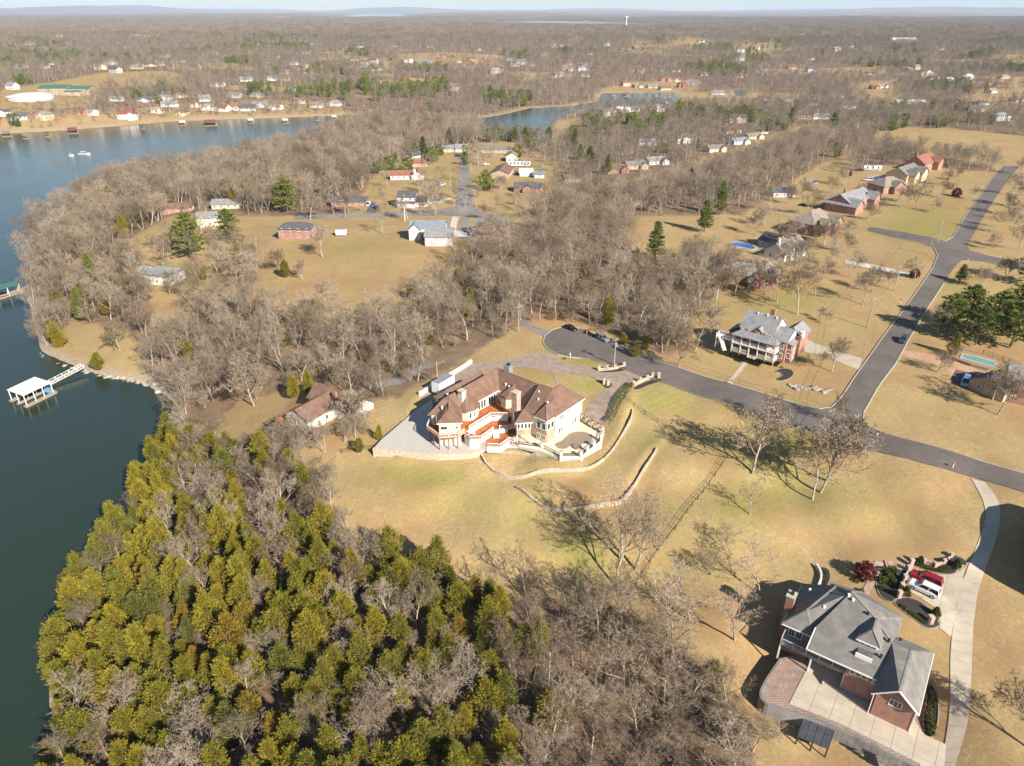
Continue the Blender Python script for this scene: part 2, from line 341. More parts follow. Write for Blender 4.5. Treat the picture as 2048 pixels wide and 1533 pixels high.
CLEAR = [[(520, 520), (640, 440), (690, 437), (900, 432), (1010, 430), (1020, 470), (930, 510), (850, 575), (780, 615), (720, 655), (600, 640), (540, 590)],
 [(700, 425), (760, 340), (800, 320), (880, 288), (1030, 286), (1110, 320), (1110, 380), (1040, 430), (760, 432)],
 [(1380, 660), (1440, 500), (1500, 420), (1640, 330), (1720, 300), (1860, 300), (1990, 318), (2200, 330), (2200, 1000), (1400, 1000)],
 [(1740, 270), (1810, 256), (1900, 258), (2200, 290), (2200, 330), (1980, 318), (1780, 300)],
 [(0, 180), (110, 165), (200, 147), (330, 142), (375, 150), (370, 165), (210, 178), (180, 210), (0, 222)],
 [(0, 240), (180, 222), (350, 205), (520, 200), (700, 212), (700, 231), (350, 243), (0, 268)],
 [(800, 108), (900, 105), (1010, 112), (1000, 133), (880, 140), (800, 134)], [(720, 116), (780, 116), (790, 138), (720, 138)],
 [(1100, 278), (1115, 245), (1170, 233), (1185, 238), (1140, 270), (1120, 290)],
 [(1200, 372), (1320, 345), (1400, 318), (1500, 285), (1600, 252), (1650, 250), (1640, 268), (1500, 310), (1400, 345), (1230, 388)],
 [(1190, 182), (1260, 165), (1400, 160), (1400, 178), (1350, 187), (1190, 190)], [(1465, 92), (1560, 84), (1560, 112), (1480, 122)], [(1345, 76), (1400, 70), (1400, 86), (1350, 88)],
 [(590, 47), (700, 44), (790, 49), (700, 52)], [(1700, 165), (1790, 160), (1800, 215), (1740, 210)], [(1920, 195), (2048, 170), (2048, 225), (1930, 222)], [(1120, 62), (1160, 60), (1160, 66)], [(640, 105), (720, 100), (720, 120), (640, 120)]]
def px_of(x, y, z): return proj(x, y, z)
GU, GV = proj(GX, GY, GH)
def wood_mask(U, V, X, Y, S):
    wm = (V < 432) & (Y > 0)
    k = np.zeros(U.shape)
    k = np.where(wm, .8, 0)
    for p in CLEAR: k = np.where(inpoly(U, V, p), 0.0, k)
    for nme, p in WOODS.items(): k = np.where(inpoly(U, V, p), 1.0 if nme != 'slope' else .9, k)
    far_open = fbm(X / 170, Y / 170, 31)
    k = np.where((Y > 900) & (far_open > .635), 0, k)
    k = np.where(((U < -250) | (U > 2300)) & (Y > 120) & (X > -1200), .8, k)
    k = np.where(inpoly(U, V, CLEAR[5]) & (V < 238) & (S > 14), .55, k)
    k = np.where(S < 1.0, 0, k)
    return k
GW = wood_mask(GU, GV, GX, GY, GS)
GREENS = [(1180, 1100, 60, 55, .9), (1130, 1020, 90, 30, .3), (1560, 900, 120, 60, .75), (1500, 1010, 90, 50, .8), (1640, 900, 60, 30, .5), (1850, 445, 90, 40, 1.0), (1170, 722, 60, 9, 1.0), (1080, 755, 40, 10, .9), (1190, 772, 60, 12, .8), (1330, 805, 80, 30, .9), (1300, 880, 60, 30, .4), (1060, 745, 30, 8, .8),
 (860, 955, 90, 28, .7), (900, 1010, 120, 28, .6), (780, 940, 40, 15, .4), (1020, 1040, 90, 20, .4), (1300, 1060, 80, 70, .35), (1700, 1010, 180, 60, .3), (1560, 600, 120, 40, .5), (1450, 640, 80, 30, .35), (1080, 380, 60, 20, .5), (700, 500, 90, 25, .4), (960, 490, 50, 12, .5), (1840, 1330, 30, 30, .5), (1780, 1250, 30, 30, .4), (1930, 580, 60, 25, .5), (930, 350, 60, 20, .3), (640, 520, 40, 15, .5), (1480, 730, 80, 25, .25), (1950, 650, 50, 30, .3), (1640, 700, 60, 20, .3), (1500, 1000, 120, 90, .35), (1230, 930, 80, 30, .2)]
GG = np.zeros_like(GU)
for u, v, ru, rv, s in GREENS: GG = np.maximum(GG, s * np.exp(-(((GU - u) / ru) ** 2 + ((GV - v) / rv) ** 2)))
GRD = np.zeros_like(GU)
for u, v, ru, rv, s in [(1930, 700, 90, 30, .8), (1600, 560, 60, 15, .6), (1690, 560, 50, 12, .6), (600, 560, 90, 40, .45), (850, 520, 120, 40, .35), (1300, 1330, 70, 40, .5), (1200, 1300, 70, 40, .35), (1450, 1230, 70, 40, .4), (1350, 570, 70, 20, .7), (1250, 700, 60, 20, .6), (1100, 640, 60, 14, .8), (250, 620, 60, 30, .5), (450, 800, 60, 30, .3), (700, 870, 60, 30, .6)]:
    GRD = np.maximum(GRD, s * np.exp(-(((GU - u) / ru) ** 2 + ((GV - v) / rv) ** 2)))
def ground_material():
    m = bpy.data.materials.new('ground'); m.use_nodes = True; n = m.node_tree; L = n.links; p = n.nodes['Principled BSDF']
    p.inputs['Roughness'].default_value = .95; p.inputs['Specular IOR Level'].default_value = .1
    tc = n.nodes.new('ShaderNodeTexCoord')
    def nz(scale, det=4, rough=.6, src=None, st=None):
        t = n.nodes.new('ShaderNodeTexNoise'); t.inputs['Scale'].default_value = scale; t.inputs['Detail'].default_value = det; t.inputs['Roughness'].default_value = rough
        s = tc.outputs['Object']
        if st: mp = n.nodes.new('ShaderNodeMapping'); mp.inputs['Scale'].default_value = st; mp.inputs['Rotation'].default_value = (0, 0, .7); L.new(s, mp.inputs[0]); s = mp.outputs[0]
        L.new(s, t.inputs['Vector']); return t.outputs[0]
    def rng(a, lo, hi, o0=0, o1=1):
        r = n.nodes.new('ShaderNodeMapRange'); r.inputs[1].default_value = lo; r.inputs[2].default_value = hi; r.inputs[3].default_value = o0; r.inputs[4].default_value = o1; L.new(a, r.inputs[0]); return r.outputs[0]
    def mix(a, b, f):
        x = n.nodes.new('ShaderNodeMix'); x.data_type = 'RGBA'
        for i, q in (('A', a), ('B', b)):
            if isinstance(q, tuple): x.inputs[i].default_value = (*q, 1)
            else: L.new(q, x.inputs[i])
        L.new(f, x.inputs['Factor']); return x.outputs['Result']
    def mul(a, b):
        x = n.nodes.new('ShaderNodeMath'); x.operation = 'MULTIPLY'; L.new(a, x.inputs[0])
        if isinstance(b, float): x.inputs[1].default_value = b
        else: L.new(b, x.inputs[1])
        return x.outputs[0]
    def add(a, b):
        x = n.nodes.new('ShaderNodeMath'); x.operation = 'ADD'; x.use_clamp = True; L.new(a, x.inputs[0]); L.new(b, x.inputs[1]); return x.outputs[0]
    def at(k):
        a = n.nodes.new('ShaderNodeAttribute'); a.attribute_name = k; return a.outputs['Fac']
    big = nz(.035, 5); mid = nz(.22, 5, .65); fine = nz(1.6, 5, .7); blades = nz(7, 3, .7); streak = nz(.5, 3, .6, st=(1, .12, 1))
    lawn = mix((.47, .325, .17), (.35, .235, .12), rng(mid, .38, .62))
    lawn = mix(lawn, (.545, .415, .245), mul(rng(big, .45, .7), .7)); lawn = mix(lawn, (.28, .19, .095), mul(rng(fine, .42, .56), .95))
    lawn = mix(lawn, (.42, .35, .13), mul(rng(streak, .45, .7), .45)); lawn = mix(lawn, (.34, .24, .125), mul(rng(blades, .45, .57), .75))
    grn = add(mul(at('green'), rng(mid, .2, .6, .6, 1.45)), mul(rng(nz(.06, 5), .52, .68), .5))
    lawn = mix(lawn, (.20, .215, .045), mul(grn, rng(fine, .3, .7, .5, 1.0)))
    lawn = mix(lawn, (.40, .20, .085), mul(at('clay'), rng(mid, .3, .65, .2, 1.0)))
    lit = mix((.225, .155, .098), (.13, .09, .06), rng(mid, .35, .65)); lit = mix(lit, (.32, .215, .13), mul(rng(fine, .48, .7), .8)); lit = mix(lit, (.09, .065, .045), mul(rng(blades, .52, .7), .6))
    lit = mix(lit, (.36, .19, .085), mul(at('clay'), rng(big, .3, .6, .4, .9)))
    edge = add(at('wood'), mul(add(mid, fine), -.0))
    wf = n.nodes.new('ShaderNodeMath'); wf.operation = 'MULTIPLY_ADD'; L.new(mid, wf.inputs[0]); wf.inputs[1].default_value = .9; wf.inputs[2].default_value = -.45
    w2 = n.nodes.new('ShaderNodeMath'); w2.operation = 'ADD'; L.new(at('wood'), w2.inputs[0]); L.new(wf.outputs[0], w2.inputs[1])
    wv = n.nodes.new('ShaderNodeTexWave'); wv.inputs['Scale'].default_value = .16; wv.inputs['Distortion'].default_value = 3.5; wv.inputs['Detail'].default_value = 2; wv.inputs['Detail Scale'].default_value = .4; mpw = n.nodes.new('ShaderNodeMapping'); mpw.inputs['Rotation'].default_value = (0, 0, .95); L.new(tc.outputs['Object'], mpw.inputs[0]); L.new(mpw.outputs[0], wv.inputs['Vector'])
    lawn = mix(lawn, (.33, .24, .10), mul(rng(wv.outputs['Fac'], .35, .75), .42))
    lawn = mix(lawn, (.30, .185, .09), mul(rng(nz(.045, 6, .75), .46, .6), .65))
    col = mix(lawn, lit, rng(w2.outputs[0], .3, .75))
    sh = mix((.42, .35, .27), (.23, .18, .13), rng(fine, .35, .65)); col = mix(col, sh, mul(at('bank'), rng(mid, .25, .5)))
    L.new(col, p.inputs['Base Color'])
    bp = n.nodes.new('ShaderNodeBump'); bp.inputs['Strength'].default_value = .5; bp.inputs['Distance'].default_value = .18; L.new(add(mul(fine, .6), mul(blades, .4)), bp.inputs['Height']); L.new(bp.outputs[0], p.inputs['Normal'])
    return m
idx = np.arange(NR * NC).reshape(NR, NC)
faces = np.stack([idx[:-1, :-1], idx[:-1, 1:], idx[1:, 1:], idx[1:, :-1]], -1).reshape(-1, 4)
me = np_mesh('ground', np.stack([GX, GY, GH], -1).reshape(-1, 3), faces, ground_material())
me.polygons.foreach_set('use_smooth', np.ones(len(me.polygons), bool))
def soft(A):
    for k in range(2):
        A = (A + np.roll(A, 1, 0) + np.roll(A, -1, 0) + np.roll(A, 1, 1) + np.roll(A, -1, 1)) / 5
    return A
bank = np.exp(-((GS - 1.2) / 2.2) ** 2) * (GY < 420) + np.exp(-((GS - 6) / 8) ** 2) * ((GY > 420) & (GY < 1200)) * .5
for k, A in (('wood', soft(GW)), ('green', GG), ('clay', GRD), ('bank', bank)):
    a = me.attributes.new(k, 'FLOAT', 'POINT'); a.data.foreach_set('value', A.astype(np.float32).ravel())
ground = bpy.data.objects.new('ground', me); COL.objects.link(ground); tag(ground, 'dry winter grass and leaf litter rolling from the lake to the horizon', 'ground', kind='structure')
# ------------------------------------------------------------------ water
def water_material():
    m = bpy.data.materials.new('lake_water'); m.use_nodes = True; n = m.node_tree; L = n.links; p = n.nodes['Principled BSDF']
    p.inputs['Base Color'].default_value = (.021, .034, .021, 1); p.inputs['Roughness'].default_value = .06; p.inputs['IOR'].default_value = 1.333; p.inputs['Specular IOR Level'].default_value = .85
    tc = n.nodes.new('ShaderNodeTexCoord'); mp = n.nodes.new('ShaderNodeMapping'); mp.inputs['Scale'].default_value = (.35, 1.0, 1); mp.inputs['Rotation'].default_value = (0, 0, .25); L.new(tc.outputs['Object'], mp.inputs[0])
    a = n.nodes.new('ShaderNodeTexNoise'); a.inputs['Scale'].default_value = 1.5; a.inputs['Detail'].default_value = 4; a.inputs['Roughness'].default_value = .55; L.new(mp.outputs[0], a.inputs['Vector'])
    b = n.nodes.new('ShaderNodeTexNoise'); b.inputs['Scale'].default_value = .02; b.inputs['Detail'].default_value = 3; L.new(tc.outputs['Object'], b.inputs['Vector'])
    r = n.nodes.new('ShaderNodeMapRange'); r.inputs[1].default_value = .35; r.inputs[2].default_value = .65; r.inputs[3].default_value = .5; r.inputs[4].default_value = 1.0; L.new(b.outputs[0], r.inputs[0])
    h = n.nodes.new('ShaderNodeMath'); h.operation = 'MULTIPLY'; L.new(a.outputs[0], h.inputs[0]); L.new(r.outputs[0], h.inputs[1])
    bp = n.nodes.new('ShaderNodeBump'); bp.inputs['Strength'].default_value = .7; bp.inputs['Distance'].default_value = .15; L.new(h.outputs[0], bp.inputs['Height']); L.new(bp.outputs[0], p.inputs['Normal'])
    return m
mb = MB(); mb.poly([(-2600, -60, LAKE), (2200, -60, LAKE), (20000, 24000, LAKE), (-20000, 24000, LAKE)])
tag(mb.build('lake', water_material()), 'blue green lake water with small ripples', 'lake', kind='structure')
# ------------------------------------------------------------------ roads, drives, yards
def asphalt(name, a, b, c):
    m = M(name, a, b, .25, .88, .2, dist=.02, detail=9); n = m.node_tree; L = n.links; p = n.nodes['Principled BSDF']; src = p.inputs['Base Color'].links[0].from_socket; tc = n.nodes.new('ShaderNodeTexCoord')
    for sc_, lo, hi, f, col in ((.05, .48, .62, .55, c), (6.0, .52, .68, .5, tuple(x * .6 for x in a)), (1.1, .58, .66, .35, tuple(min(1, x * 1.6) for x in a))):
        z = n.nodes.new('ShaderNodeTexNoise'); z.inputs['Scale'].default_value = sc_; z.inputs['Detail'].default_value = 7; L.new(tc.outputs['Object'], z.inputs['Vector']); r = n.nodes.new('ShaderNodeMapRange'); r.inputs[1].default_value = lo; r.inputs[2].default_value = hi; r.inputs[4].default_value = f; L.new(z.outputs[0], r.inputs[0])
        x = n.nodes.new('ShaderNodeMix'); x.data_type = 'RGBA'; L.new(src, x.inputs['A']); x.inputs['B'].default_value = (*col, 1); L.new(r.outputs[0], x.inputs['Factor']); src = x.outputs['Result']
    v = n.nodes.new('ShaderNodeTexVoronoi'); v.feature = 'DISTANCE_TO_EDGE'; v.inputs['Scale'].default_value = .11; L.new(tc.outputs['Object'], v.inputs['Vector']); r = n.nodes.new('ShaderNodeMapRange'); r.inputs[1].default_value = .001; r.inputs[2].default_value = .004; r.inputs[3].default_value = .25; r.inputs[4].default_value = 0; L.new(v.outputs['Distance'], r.inputs[0]); x = n.nodes.new('ShaderNodeMix'); x.data_type = 'RGBA'; L.new(src, x.inputs['A']); x.inputs['B'].default_value = (.03, .028, .027, 1); L.new(r.outputs[0], x.inputs['Factor']); L.new(x.outputs['Result'], p.inputs['Base Color']); return m
ASPH = asphalt('new_asphalt', (.142, .118, .103), (.112, .094, .083), (.172, .147, .13))
OLDA = asphalt('old_asphalt', (.23, .21, .19), (.17, .153, .138), (.29, .265, .24))
CONC = M('concrete', (.50, .43, .33), (.40, .34, .26), .5, .85, .15, dist=.02, detail=8)
KERB = M('kerb_concrete', (.46, .41, .34), (.36, .32, .265), 1.5, .85)
PAVER = M_rows('driveway_pavers', (.36, .275, .215), (.29, .22, .175), (.22, .17, .135), .45, .3, .03, rot='flat')
GRAVEL = M('pale_gravel', (.60, .55, .49), (.45, .41, .37), 3.0, .95, .4, dist=.05)
MULCH = M('dark_mulch', (.055, .045, .04), (.03, .025, .022), 5, .95, .6, dist=.1)
def W(pts): return [G(u, v)[:2] for u, v in pts]
ROADN = 0
def road(name, pts, mat, off=.06, label=None, step=2.2, sp=0):
    w_ = W(pts); w_ = spline(w_, sp, True) if sp else w_
    o = drape(name, w_, off, mat, step); tag(o, label, 'road' if 'road' in name else name.split('_')[-1], kind='structure'); return o, w_
main_poly = [(1128, 654), (1170, 659), (1232, 690), (1330, 727), (1480, 774), (1560, 799), (1605, 812), (1640, 819), (1662, 816), (1676, 803), (1690, 785), (1720, 740), (1760, 683), (1800, 630), (1840, 574), (1866, 536), (1875, 512), (1868, 497), (1845, 487), (1790, 476), (1735, 462), (1740, 455), (1800, 464), (1860, 475), (1890, 484), (1905, 476), (1927, 438), (1960, 392), (1990, 349), (2005, 334), (2042, 332), (2028, 345), (1990, 398), (1957, 450), (1935, 492), (1940, 502), (1970, 511), (2060, 531), (2200, 565), (2200, 585), (2060, 547), (1970, 524), (1925, 520), (1910, 534), (1888, 567), (1858, 612), (1812, 690), (1790, 730), (1752, 782), (1727, 826), (1726, 843), (1740, 856), (1765, 866), (1830, 884), (1940, 916), (2060, 952), (2300, 1025), (2300, 1066), (2060, 990), (1950, 956), (1850, 929), (1750, 904), (1680, 884), (1600, 857), (1500, 825), (1400, 793), (1290, 756), (1215, 728), (1180, 719), (1145, 716), (1115, 711), (1095, 700), (1086, 686), (1090, 672), (1105, 661)]
ro, rw_ = road('asphalt_road', main_poly, ASPH, .13, 'fresh dark asphalt street with a round turning circle and two junctions')
def kerb(name, pts, parent=None):
    w_ = []
    b = W(pts)
    for i in range(len(b) - 1): w_ += densify([b[i], b[i + 1]], 2.0)[:max(1, int(math.dist(b[i], b[i + 1]) / 2.0))]
    w_.append(b[-1])
    o = strip_wall(name, w_, .24, lambda x, y: hz(x, y) - .1, lambda x, y: hz(x, y) + .25, KERB, parent); return o
for seg in [(0, 20), (64, 70), (24, 30), (35, 42), (44, 52)]:
    kerb('kerb', main_poly[seg[0]:seg[1]], ro)
kerb('kerb', main_poly[54:58], ro); kerb('kerb', main_poly[62:] + main_poly[:1], ro)
road('old_road', [(0, 0)] and [(590, 430), (690, 428), (800, 424), (880, 419), (912, 412), (916, 380), (919, 340), (921, 318), (905, 305), (925, 303), (945, 308), (936, 318), (938, 340), (942, 380), (946, 408), (960, 424), (1010, 432), (1012, 438), (950, 436), (900, 432), (800, 433), (690, 436), (590, 440)], OLDA, .07, 'worn pale grey side street with a short dead end', 3)
road('far_road', [(1205, 378), (1300, 358), (1400, 330), (1480, 303), (1560, 275), (1610, 258), (1640, 256), (1630, 264), (1570, 284), (1490, 312), (1410, 342), (1310, 368), (1210, 386)], OLDA, .12, 'pale road running past the brick bungalows behind the wood', 4)
road('lane_road', [(1098, 662), (1060, 650), (1040, 632), (1022, 600), (1005, 590), (1000, 596), (1018, 622), (1035, 645), (1062, 662), (1094, 676)], OLDA, .06, 'narrow old lane entering the wood from the turning circle', 2)
road('wood_lane', [(868, 733), (800, 770), (740, 777), (722, 771), (730, 765), (792, 758), (860, 724)], OLDA, .09, 'shaded grey lane leading through the wood to the white house', 2)
# main house forecourt and drive
road('paver_driveway', [(1010, 722), (1032, 718), (1060, 707), (1108, 708), (1112, 720), (1135, 728), (1190, 738), (1200, 742), (1235, 742), (1252, 735), (1318, 756), (1290, 768), (1262, 775), (1240, 800), (1225, 830), (1213, 850), (1200, 848), (1168, 835), (1172, 815), (1200, 790), (1215, 776), (1200, 765), (1180, 752), (1130, 746), (1112, 744), (1122, 775), (1116, 782), (1106, 745), (1060, 738), (1020, 735), (985, 740), (955, 748), (925, 768), (900, 790), (862, 802), (845, 800), (842, 790), (880, 765), (942, 727), (985, 724)], PAVER, .08, 'brown paved forecourt and drives around the big brown roofed house', 1.6)
SLABS = thing('concrete_driveway', (0, 0, 0)); tag(SLABS, 'pale concrete drive of jointed slabs curving round the brick house', 'driveway', kind='structure')
dl = spline([G(u, v)[:2] for u, v in [(1942, 958), (1955, 980), (1968, 1010), (1970, 1040), (1958, 1080), (1938, 1130), (1920, 1180), (1910, 1230), (1903, 1280), (1900, 1330), (1900, 1390), (1897, 1440), (1888, 1500), (1880, 1560)]], 5)
dr = spline([G(u, v)[:2] for u, v in [(1968, 965), (1985, 985), (1998, 1010), (2000, 1045), (1990, 1085), (1972, 1135), (1955, 1190), (1948, 1240), (1945, 1290), (1943, 1340), (1940, 1395), (1935, 1445), (1920, 1500), (1900, 1560)]], 5)
for i in range(0, len(dl) - 2, 2):
    mbs = MB(); a = [dl[i], dl[i + 1], dl[i + 2]]; b = [dr[i], dr[i + 1], dr[i + 2]]
    def lerp(p, q, t): return (p[0] + (q[0] - p[0]) * t, p[1] + (q[1] - p[1]) * t)
    a[2] = lerp(a[2], a[1], .03); b[2] = lerp(b[2], b[1], .03)
    for s0, s1 in ((0, .33), (.33, .66), (.66, 1)):
        for k in range(2):
            q = [lerp(a[k], b[k], s0), lerp(a[k], b[k], s1), lerp(a[k + 1], b[k + 1], s1), lerp(a[k + 1], b[k + 1], s0)]
            mbs.poly([(x, y, hz(x, y) + .10) for x, y in q])
    mbs.build('slab', CONC, SLABS)
park = W([(1818, 1153), (1832, 1138), (1848, 1150), (1905, 1150), (1930, 1125), (1925, 1180), (1908, 1240), (1902, 1275), (1880, 1258), (1868, 1215), (1838, 1195), (1814, 1180)])
def clip_cell(poly, q):
    out = list(poly)
    for i in range(4):
        a, b = q[i], q[(i + 1) % 4]; inp = out; out = []
        if not inp: return []
        sd_ = lambda p: (b[0] - a[0]) * (p[1] - a[1]) - (b[1] - a[1]) * (p[0] - a[0])
        for j in range(len(inp)):
            p, c = inp[j - 1], inp[j]; dp, dc = sd_(p), sd_(c)
            if (dp >= 0) != (dc >= 0): t = dp / (dp - dc); out.append((p[0] + (c[0] - p[0]) * t, p[1] + (c[1] - p[1]) * t))
            if dc >= 0: out.append(c)
    return out
def slab_field(poly, ang, size, zf, parent, mat, gap=.045):
    """cast slabs with open joints filling an outline"""
    ca, sa = math.cos(ang), math.sin(ang); lp = [(ca * x + sa * y, -sa * x + ca * y) for x, y in poly]
    if sum(lp[i - 1][0] * lp[i][1] - lp[i][0] * lp[i - 1][1] for i in range(len(lp))) < 0: lp.reverse()
    xs = [p[0] for p in lp]; ys = [p[1] for p in lp]
    for i in range(int((max(xs) - min(xs)) / size) + 1):
        for j in range(int((max(ys) - min(ys)) / size) + 1):
            x0, y0 = min(xs) + i * size, min(ys) + j * size; q = clip_cell(lp, [(x0 + gap, y0 + gap), (x0 + size, y0 + gap), (x0 + size, y0 + size), (x0 + gap, y0 + size)])
            if len(q) < 3 or abs(sum(q[k - 1][0] * q[k][1] - q[k][0] * q[k - 1][1] for k in range(len(q)))) < .6: continue
            w_ = [(ca * x - sa * y, sa * x + ca * y) for x, y in q]; zs = [zf(*p) for p in w_]; m = MB(); m.prism(w_, [z - .12 for z in zs], zs) if sum(w_[k - 1][0] * w_[k][1] - w_[k][0] * w_[k - 1][1] for k in range(len(w_))) > 0 else None
            m.build('slab', mat, parent)
drape('joint_bed', park, .05, M('joint_sand', (.30, .25, .19)), 1.2, parent=SLABS); slab_field(park, math.radians(-35), 2.9, lambda x, y: hz(x, y) + .1, SLABS, CONC)
road('house_path', [(1490, 720), (1499, 723), (1458, 773), (1450, 770)], CONC, .08, 'straight pale footpath from the porch steps to the street', 1.5)
road('side_driveway', [(1590, 672), (1602, 672), (1625, 685), (1665, 700), (1725, 718), (1718, 741), (1690, 730), (1650, 712), (1610, 705), (1590, 690)], CONC, .07, 'cream concrete drive beside the porch house', 1.8)
road('gravel_track', [(1690, 520), (1760, 533), (1820, 548), (1822, 554), (1760, 541), (1690, 527)], GRAVEL, .07, 'thin pale gravel drive to the white gabled house', 2)
road('barn_driveway', [(905, 433), (918, 433), (914, 448), (912, 462), (934, 466), (934, 474), (908, 474), (900, 452)], GRAVEL, .07, 'gravel drive beside the grey barn', 2)
road('barn_spur', [(922, 436), (938, 436), (945, 470), (960, 478), (915, 478), (920, 455)], OLDA, .06, 'old asphalt parking strip between the barn and the brick house', 2)
road('white_driveway', [(856, 404), (880, 401), (912, 392), (914, 396), (882, 407), (858, 409)], CONC, .08, 'white concrete drive of the two storey house', 2.5)
road('black_driveway', [(730, 426), (740, 412), (760, 412), (750, 427)], ASPH, .08, 'small dark asphalt drive by the long brick bungalow', 2)
road('red_yard', [(1800, 700), (1850, 706), (1930, 725), (1960, 745), (1955, 765), (1900, 752), (1890, 735), (1830, 718), (1800, 712)], M('red_clay', (.40, .22, .12), (.46, .31, .19), .5, .95), .05, 'bare red earth yard beside the covered pool', 2)
road('dark_apron', [(1905, 752), (1912, 740), (1955, 750), (1945, 776), (1905, 765)], ASPH, .09, 'dark asphalt parking apron beside the gabled garage', 2)
# ------------------------------------------------------------------ trees: shapes
def bark_mat(name, a, b, rnd=.25):
    m = bpy.data.materials.new(name); m.use_nodes = True; n = m.node_tree; L = n.links; p = n.nodes['Principled BSDF']
    p.inputs['Roughness'].default_value = .9; p.inputs['Specular IOR Level'].default_value = .15
    oi = n.nodes.new('ShaderNodeObjectInfo'); cr = n.nodes.new('ShaderNodeMix'); cr.data_type = 'RGBA'; cr.inputs['A'].default_value = (*a, 1); cr.inputs['B'].default_value = (*b, 1); L.new(oi.outputs['Random'], cr.inputs['Factor'])
    tc = n.nodes.new('ShaderNodeTexCoord'); nz = n.nodes.new('ShaderNodeTexNoise'); nz.inputs['Scale'].default_value = 1.3; nz.inputs['Detail'].default_value = 4; L.new(tc.outputs['Object'], nz.inputs['Vector'])
    r = n.nodes.new('ShaderNodeMapRange'); r.inputs[1].default_value = .3; r.inputs[2].default_value = .7; r.inputs[3].default_value = .7; r.inputs[4].default_value = 1.3; L.new(nz.outputs[0], r.inputs[0])
    hs = n.nodes.new('ShaderNodeHueSaturation'); L.new(r.outputs[0], hs.inputs['Value']); L.new(cr.outputs['Result'], hs.inputs['Color']); L.new(hs.outputs[0], p.inputs['Base Color'])
    return m
BARK = bark_mat('grey_bark', (.30, .25, .20), (.44, .385, .32)); TWIG = bark_mat('winter_twigs', (.165, .124, .084), (.36, .288, .213))
DARKBARK = bark_mat('dark_bark', (.12, .085, .06), (.18, .13, .09)); FARTWIG = bark_mat('far_twigs', (.145, .114, .088), (.275, .225, .178))
def leaf_mat(name, cols, trans=.33):
    m = bpy.data.materials.new(name); m.use_nodes = True; n = m.node_tree; L = n.links; p = n.nodes['Principled BSDF']
    p.inputs['Roughness'].default_value = .75; p.inputs['Specular IOR Level'].default_value = .2
    oi = n.nodes.new('ShaderNodeObjectInfo'); cr = n.nodes.new('ShaderNodeValToRGB'); cr.color_ramp.interpolation = 'LINEAR'
    while len(cr.color_ramp.elements) < len(cols): cr.color_ramp.elements.new(.5)
    for i, (e, c) in enumerate(zip(cr.color_ramp.elements, cols)): e.position = i / (len(cols) - 1); e.color = (*c, 1)
    L.new(oi.outputs['Random'], cr.inputs[0])
    tc = n.nodes.new('ShaderNodeTexCoord'); nz = n.nodes.new('ShaderNodeTexNoise'); nz.inputs['Scale'].default_value = 1.1; nz.inputs['Detail'].default_value = 5; L.new(tc.outputs['Object'], nz.inputs['Vector'])
    r = n.nodes.new('ShaderNodeMapRange'); r.inputs[1].default_value = .3; r.inputs[2].default_value = .7; r.inputs[3].default_value = .6; r.inputs[4].default_value = 1.4; L.new(nz.outputs[0], r.inputs[0])
    hs = n.nodes.new('ShaderNodeHueSaturation'); L.new(r.outputs[0], hs.inputs['Value']); L.new(cr.outputs[0], hs.inputs['Color']); L.new(hs.outputs[0], p.inputs['Base Color'])
    tr = n.nodes.new('ShaderNodeBsdfTranslucent'); L.new(hs.outputs[0], tr.inputs[0]); mx = n.nodes.new('ShaderNodeMixShader'); mx.inputs[0].default_value = trans
    out = n.nodes['Material Output']; L.new(p.outputs[0], mx.inputs[1]); L.new(tr.outputs[0], mx.inputs[2]); L.new(mx.outputs[0], out.inputs[0])
    return m
CEDC = [('olive green', leaf_mat('cedar_olive', [(.215, .198, .028), (.275, .24, .032), (.23, .212, .043)])), ('yellow green', leaf_mat('cedar_yellow', [(.30, .255, .034), (.35, .28, .036)])), ('rust tinged', leaf_mat('cedar_rust', [(.30, .222, .034), (.32, .225, .034)])), ('dark green', leaf_mat('cedar_dark', [(.155, .165, .034), (.20, .20, .04)]))]
CEDAR = CEDC[0][1]
PINE = leaf_mat('pine_needles', [(.15, .19, .045), (.21, .24, .05), (.125, .165, .05), (.25, .26, .05)])
SHRUB = leaf_mat('shrub_leaves', [(.15, .16, .035), (.09, .12, .03), (.20, .185, .04)])
REDLEAF = leaf_mat('red_leaves', [(.20, .05, .045), (.15, .04, .04)])
class TG:
    def __init__(s): s.v = []; s.f = []
    def tube(s, pts, rad, n):
        b = len(s.v); N = len(pts); prev = None
        for i, (p, r) in enumerate(zip(pts, rad)):
            d = (pts[min(i + 1, N - 1)] - pts[max(i - 1, 0)]); d.normalize()
            a = d.orthogonal().normalized() if prev is None else (prev - d * prev.dot(d)).normalized(); prev = a; c = d.cross(a)
            for k in range(n):
                t = 2 * math.pi * k / n; s.v.append(tuple(p + (a * math.cos(t) + c * math.sin(t)) * r))
        for i in range(N - 1):
            for k in range(n):
                k2 = (k + 1) % n
                s.f.append((b + i * n + k, b + i * n + k2, b + (i + 1) * n + k2)); s.f.append((b + i * n + k, b + (i + 1) * n + k2, b + (i + 1) * n + k))
    def sliver(s, p, q, w, rng):
        d = q - p; a = d.cross(Vector((rng.uniform(-1, 1), rng.uniform(-1, 1), rng.uniform(-1, 1)))); 
        if a.length < 1e-6: return
        a = a.normalized() * w / 2; b = len(s.v); s.v += [tuple(p - a), tuple(p + a), tuple(q)]; s.f.append((b, b + 1, b + 2))
    def mesh(s, name, mat): return np_mesh(name, s.v, np.array(s.f), mat)
def bend(d, ang, az):
    a = d.orthogonal().normalized(); a = Matrix.Rotation(az, 3, d) @ a; return (Matrix.Rotation(ang, 3, a) @ d).normalized()
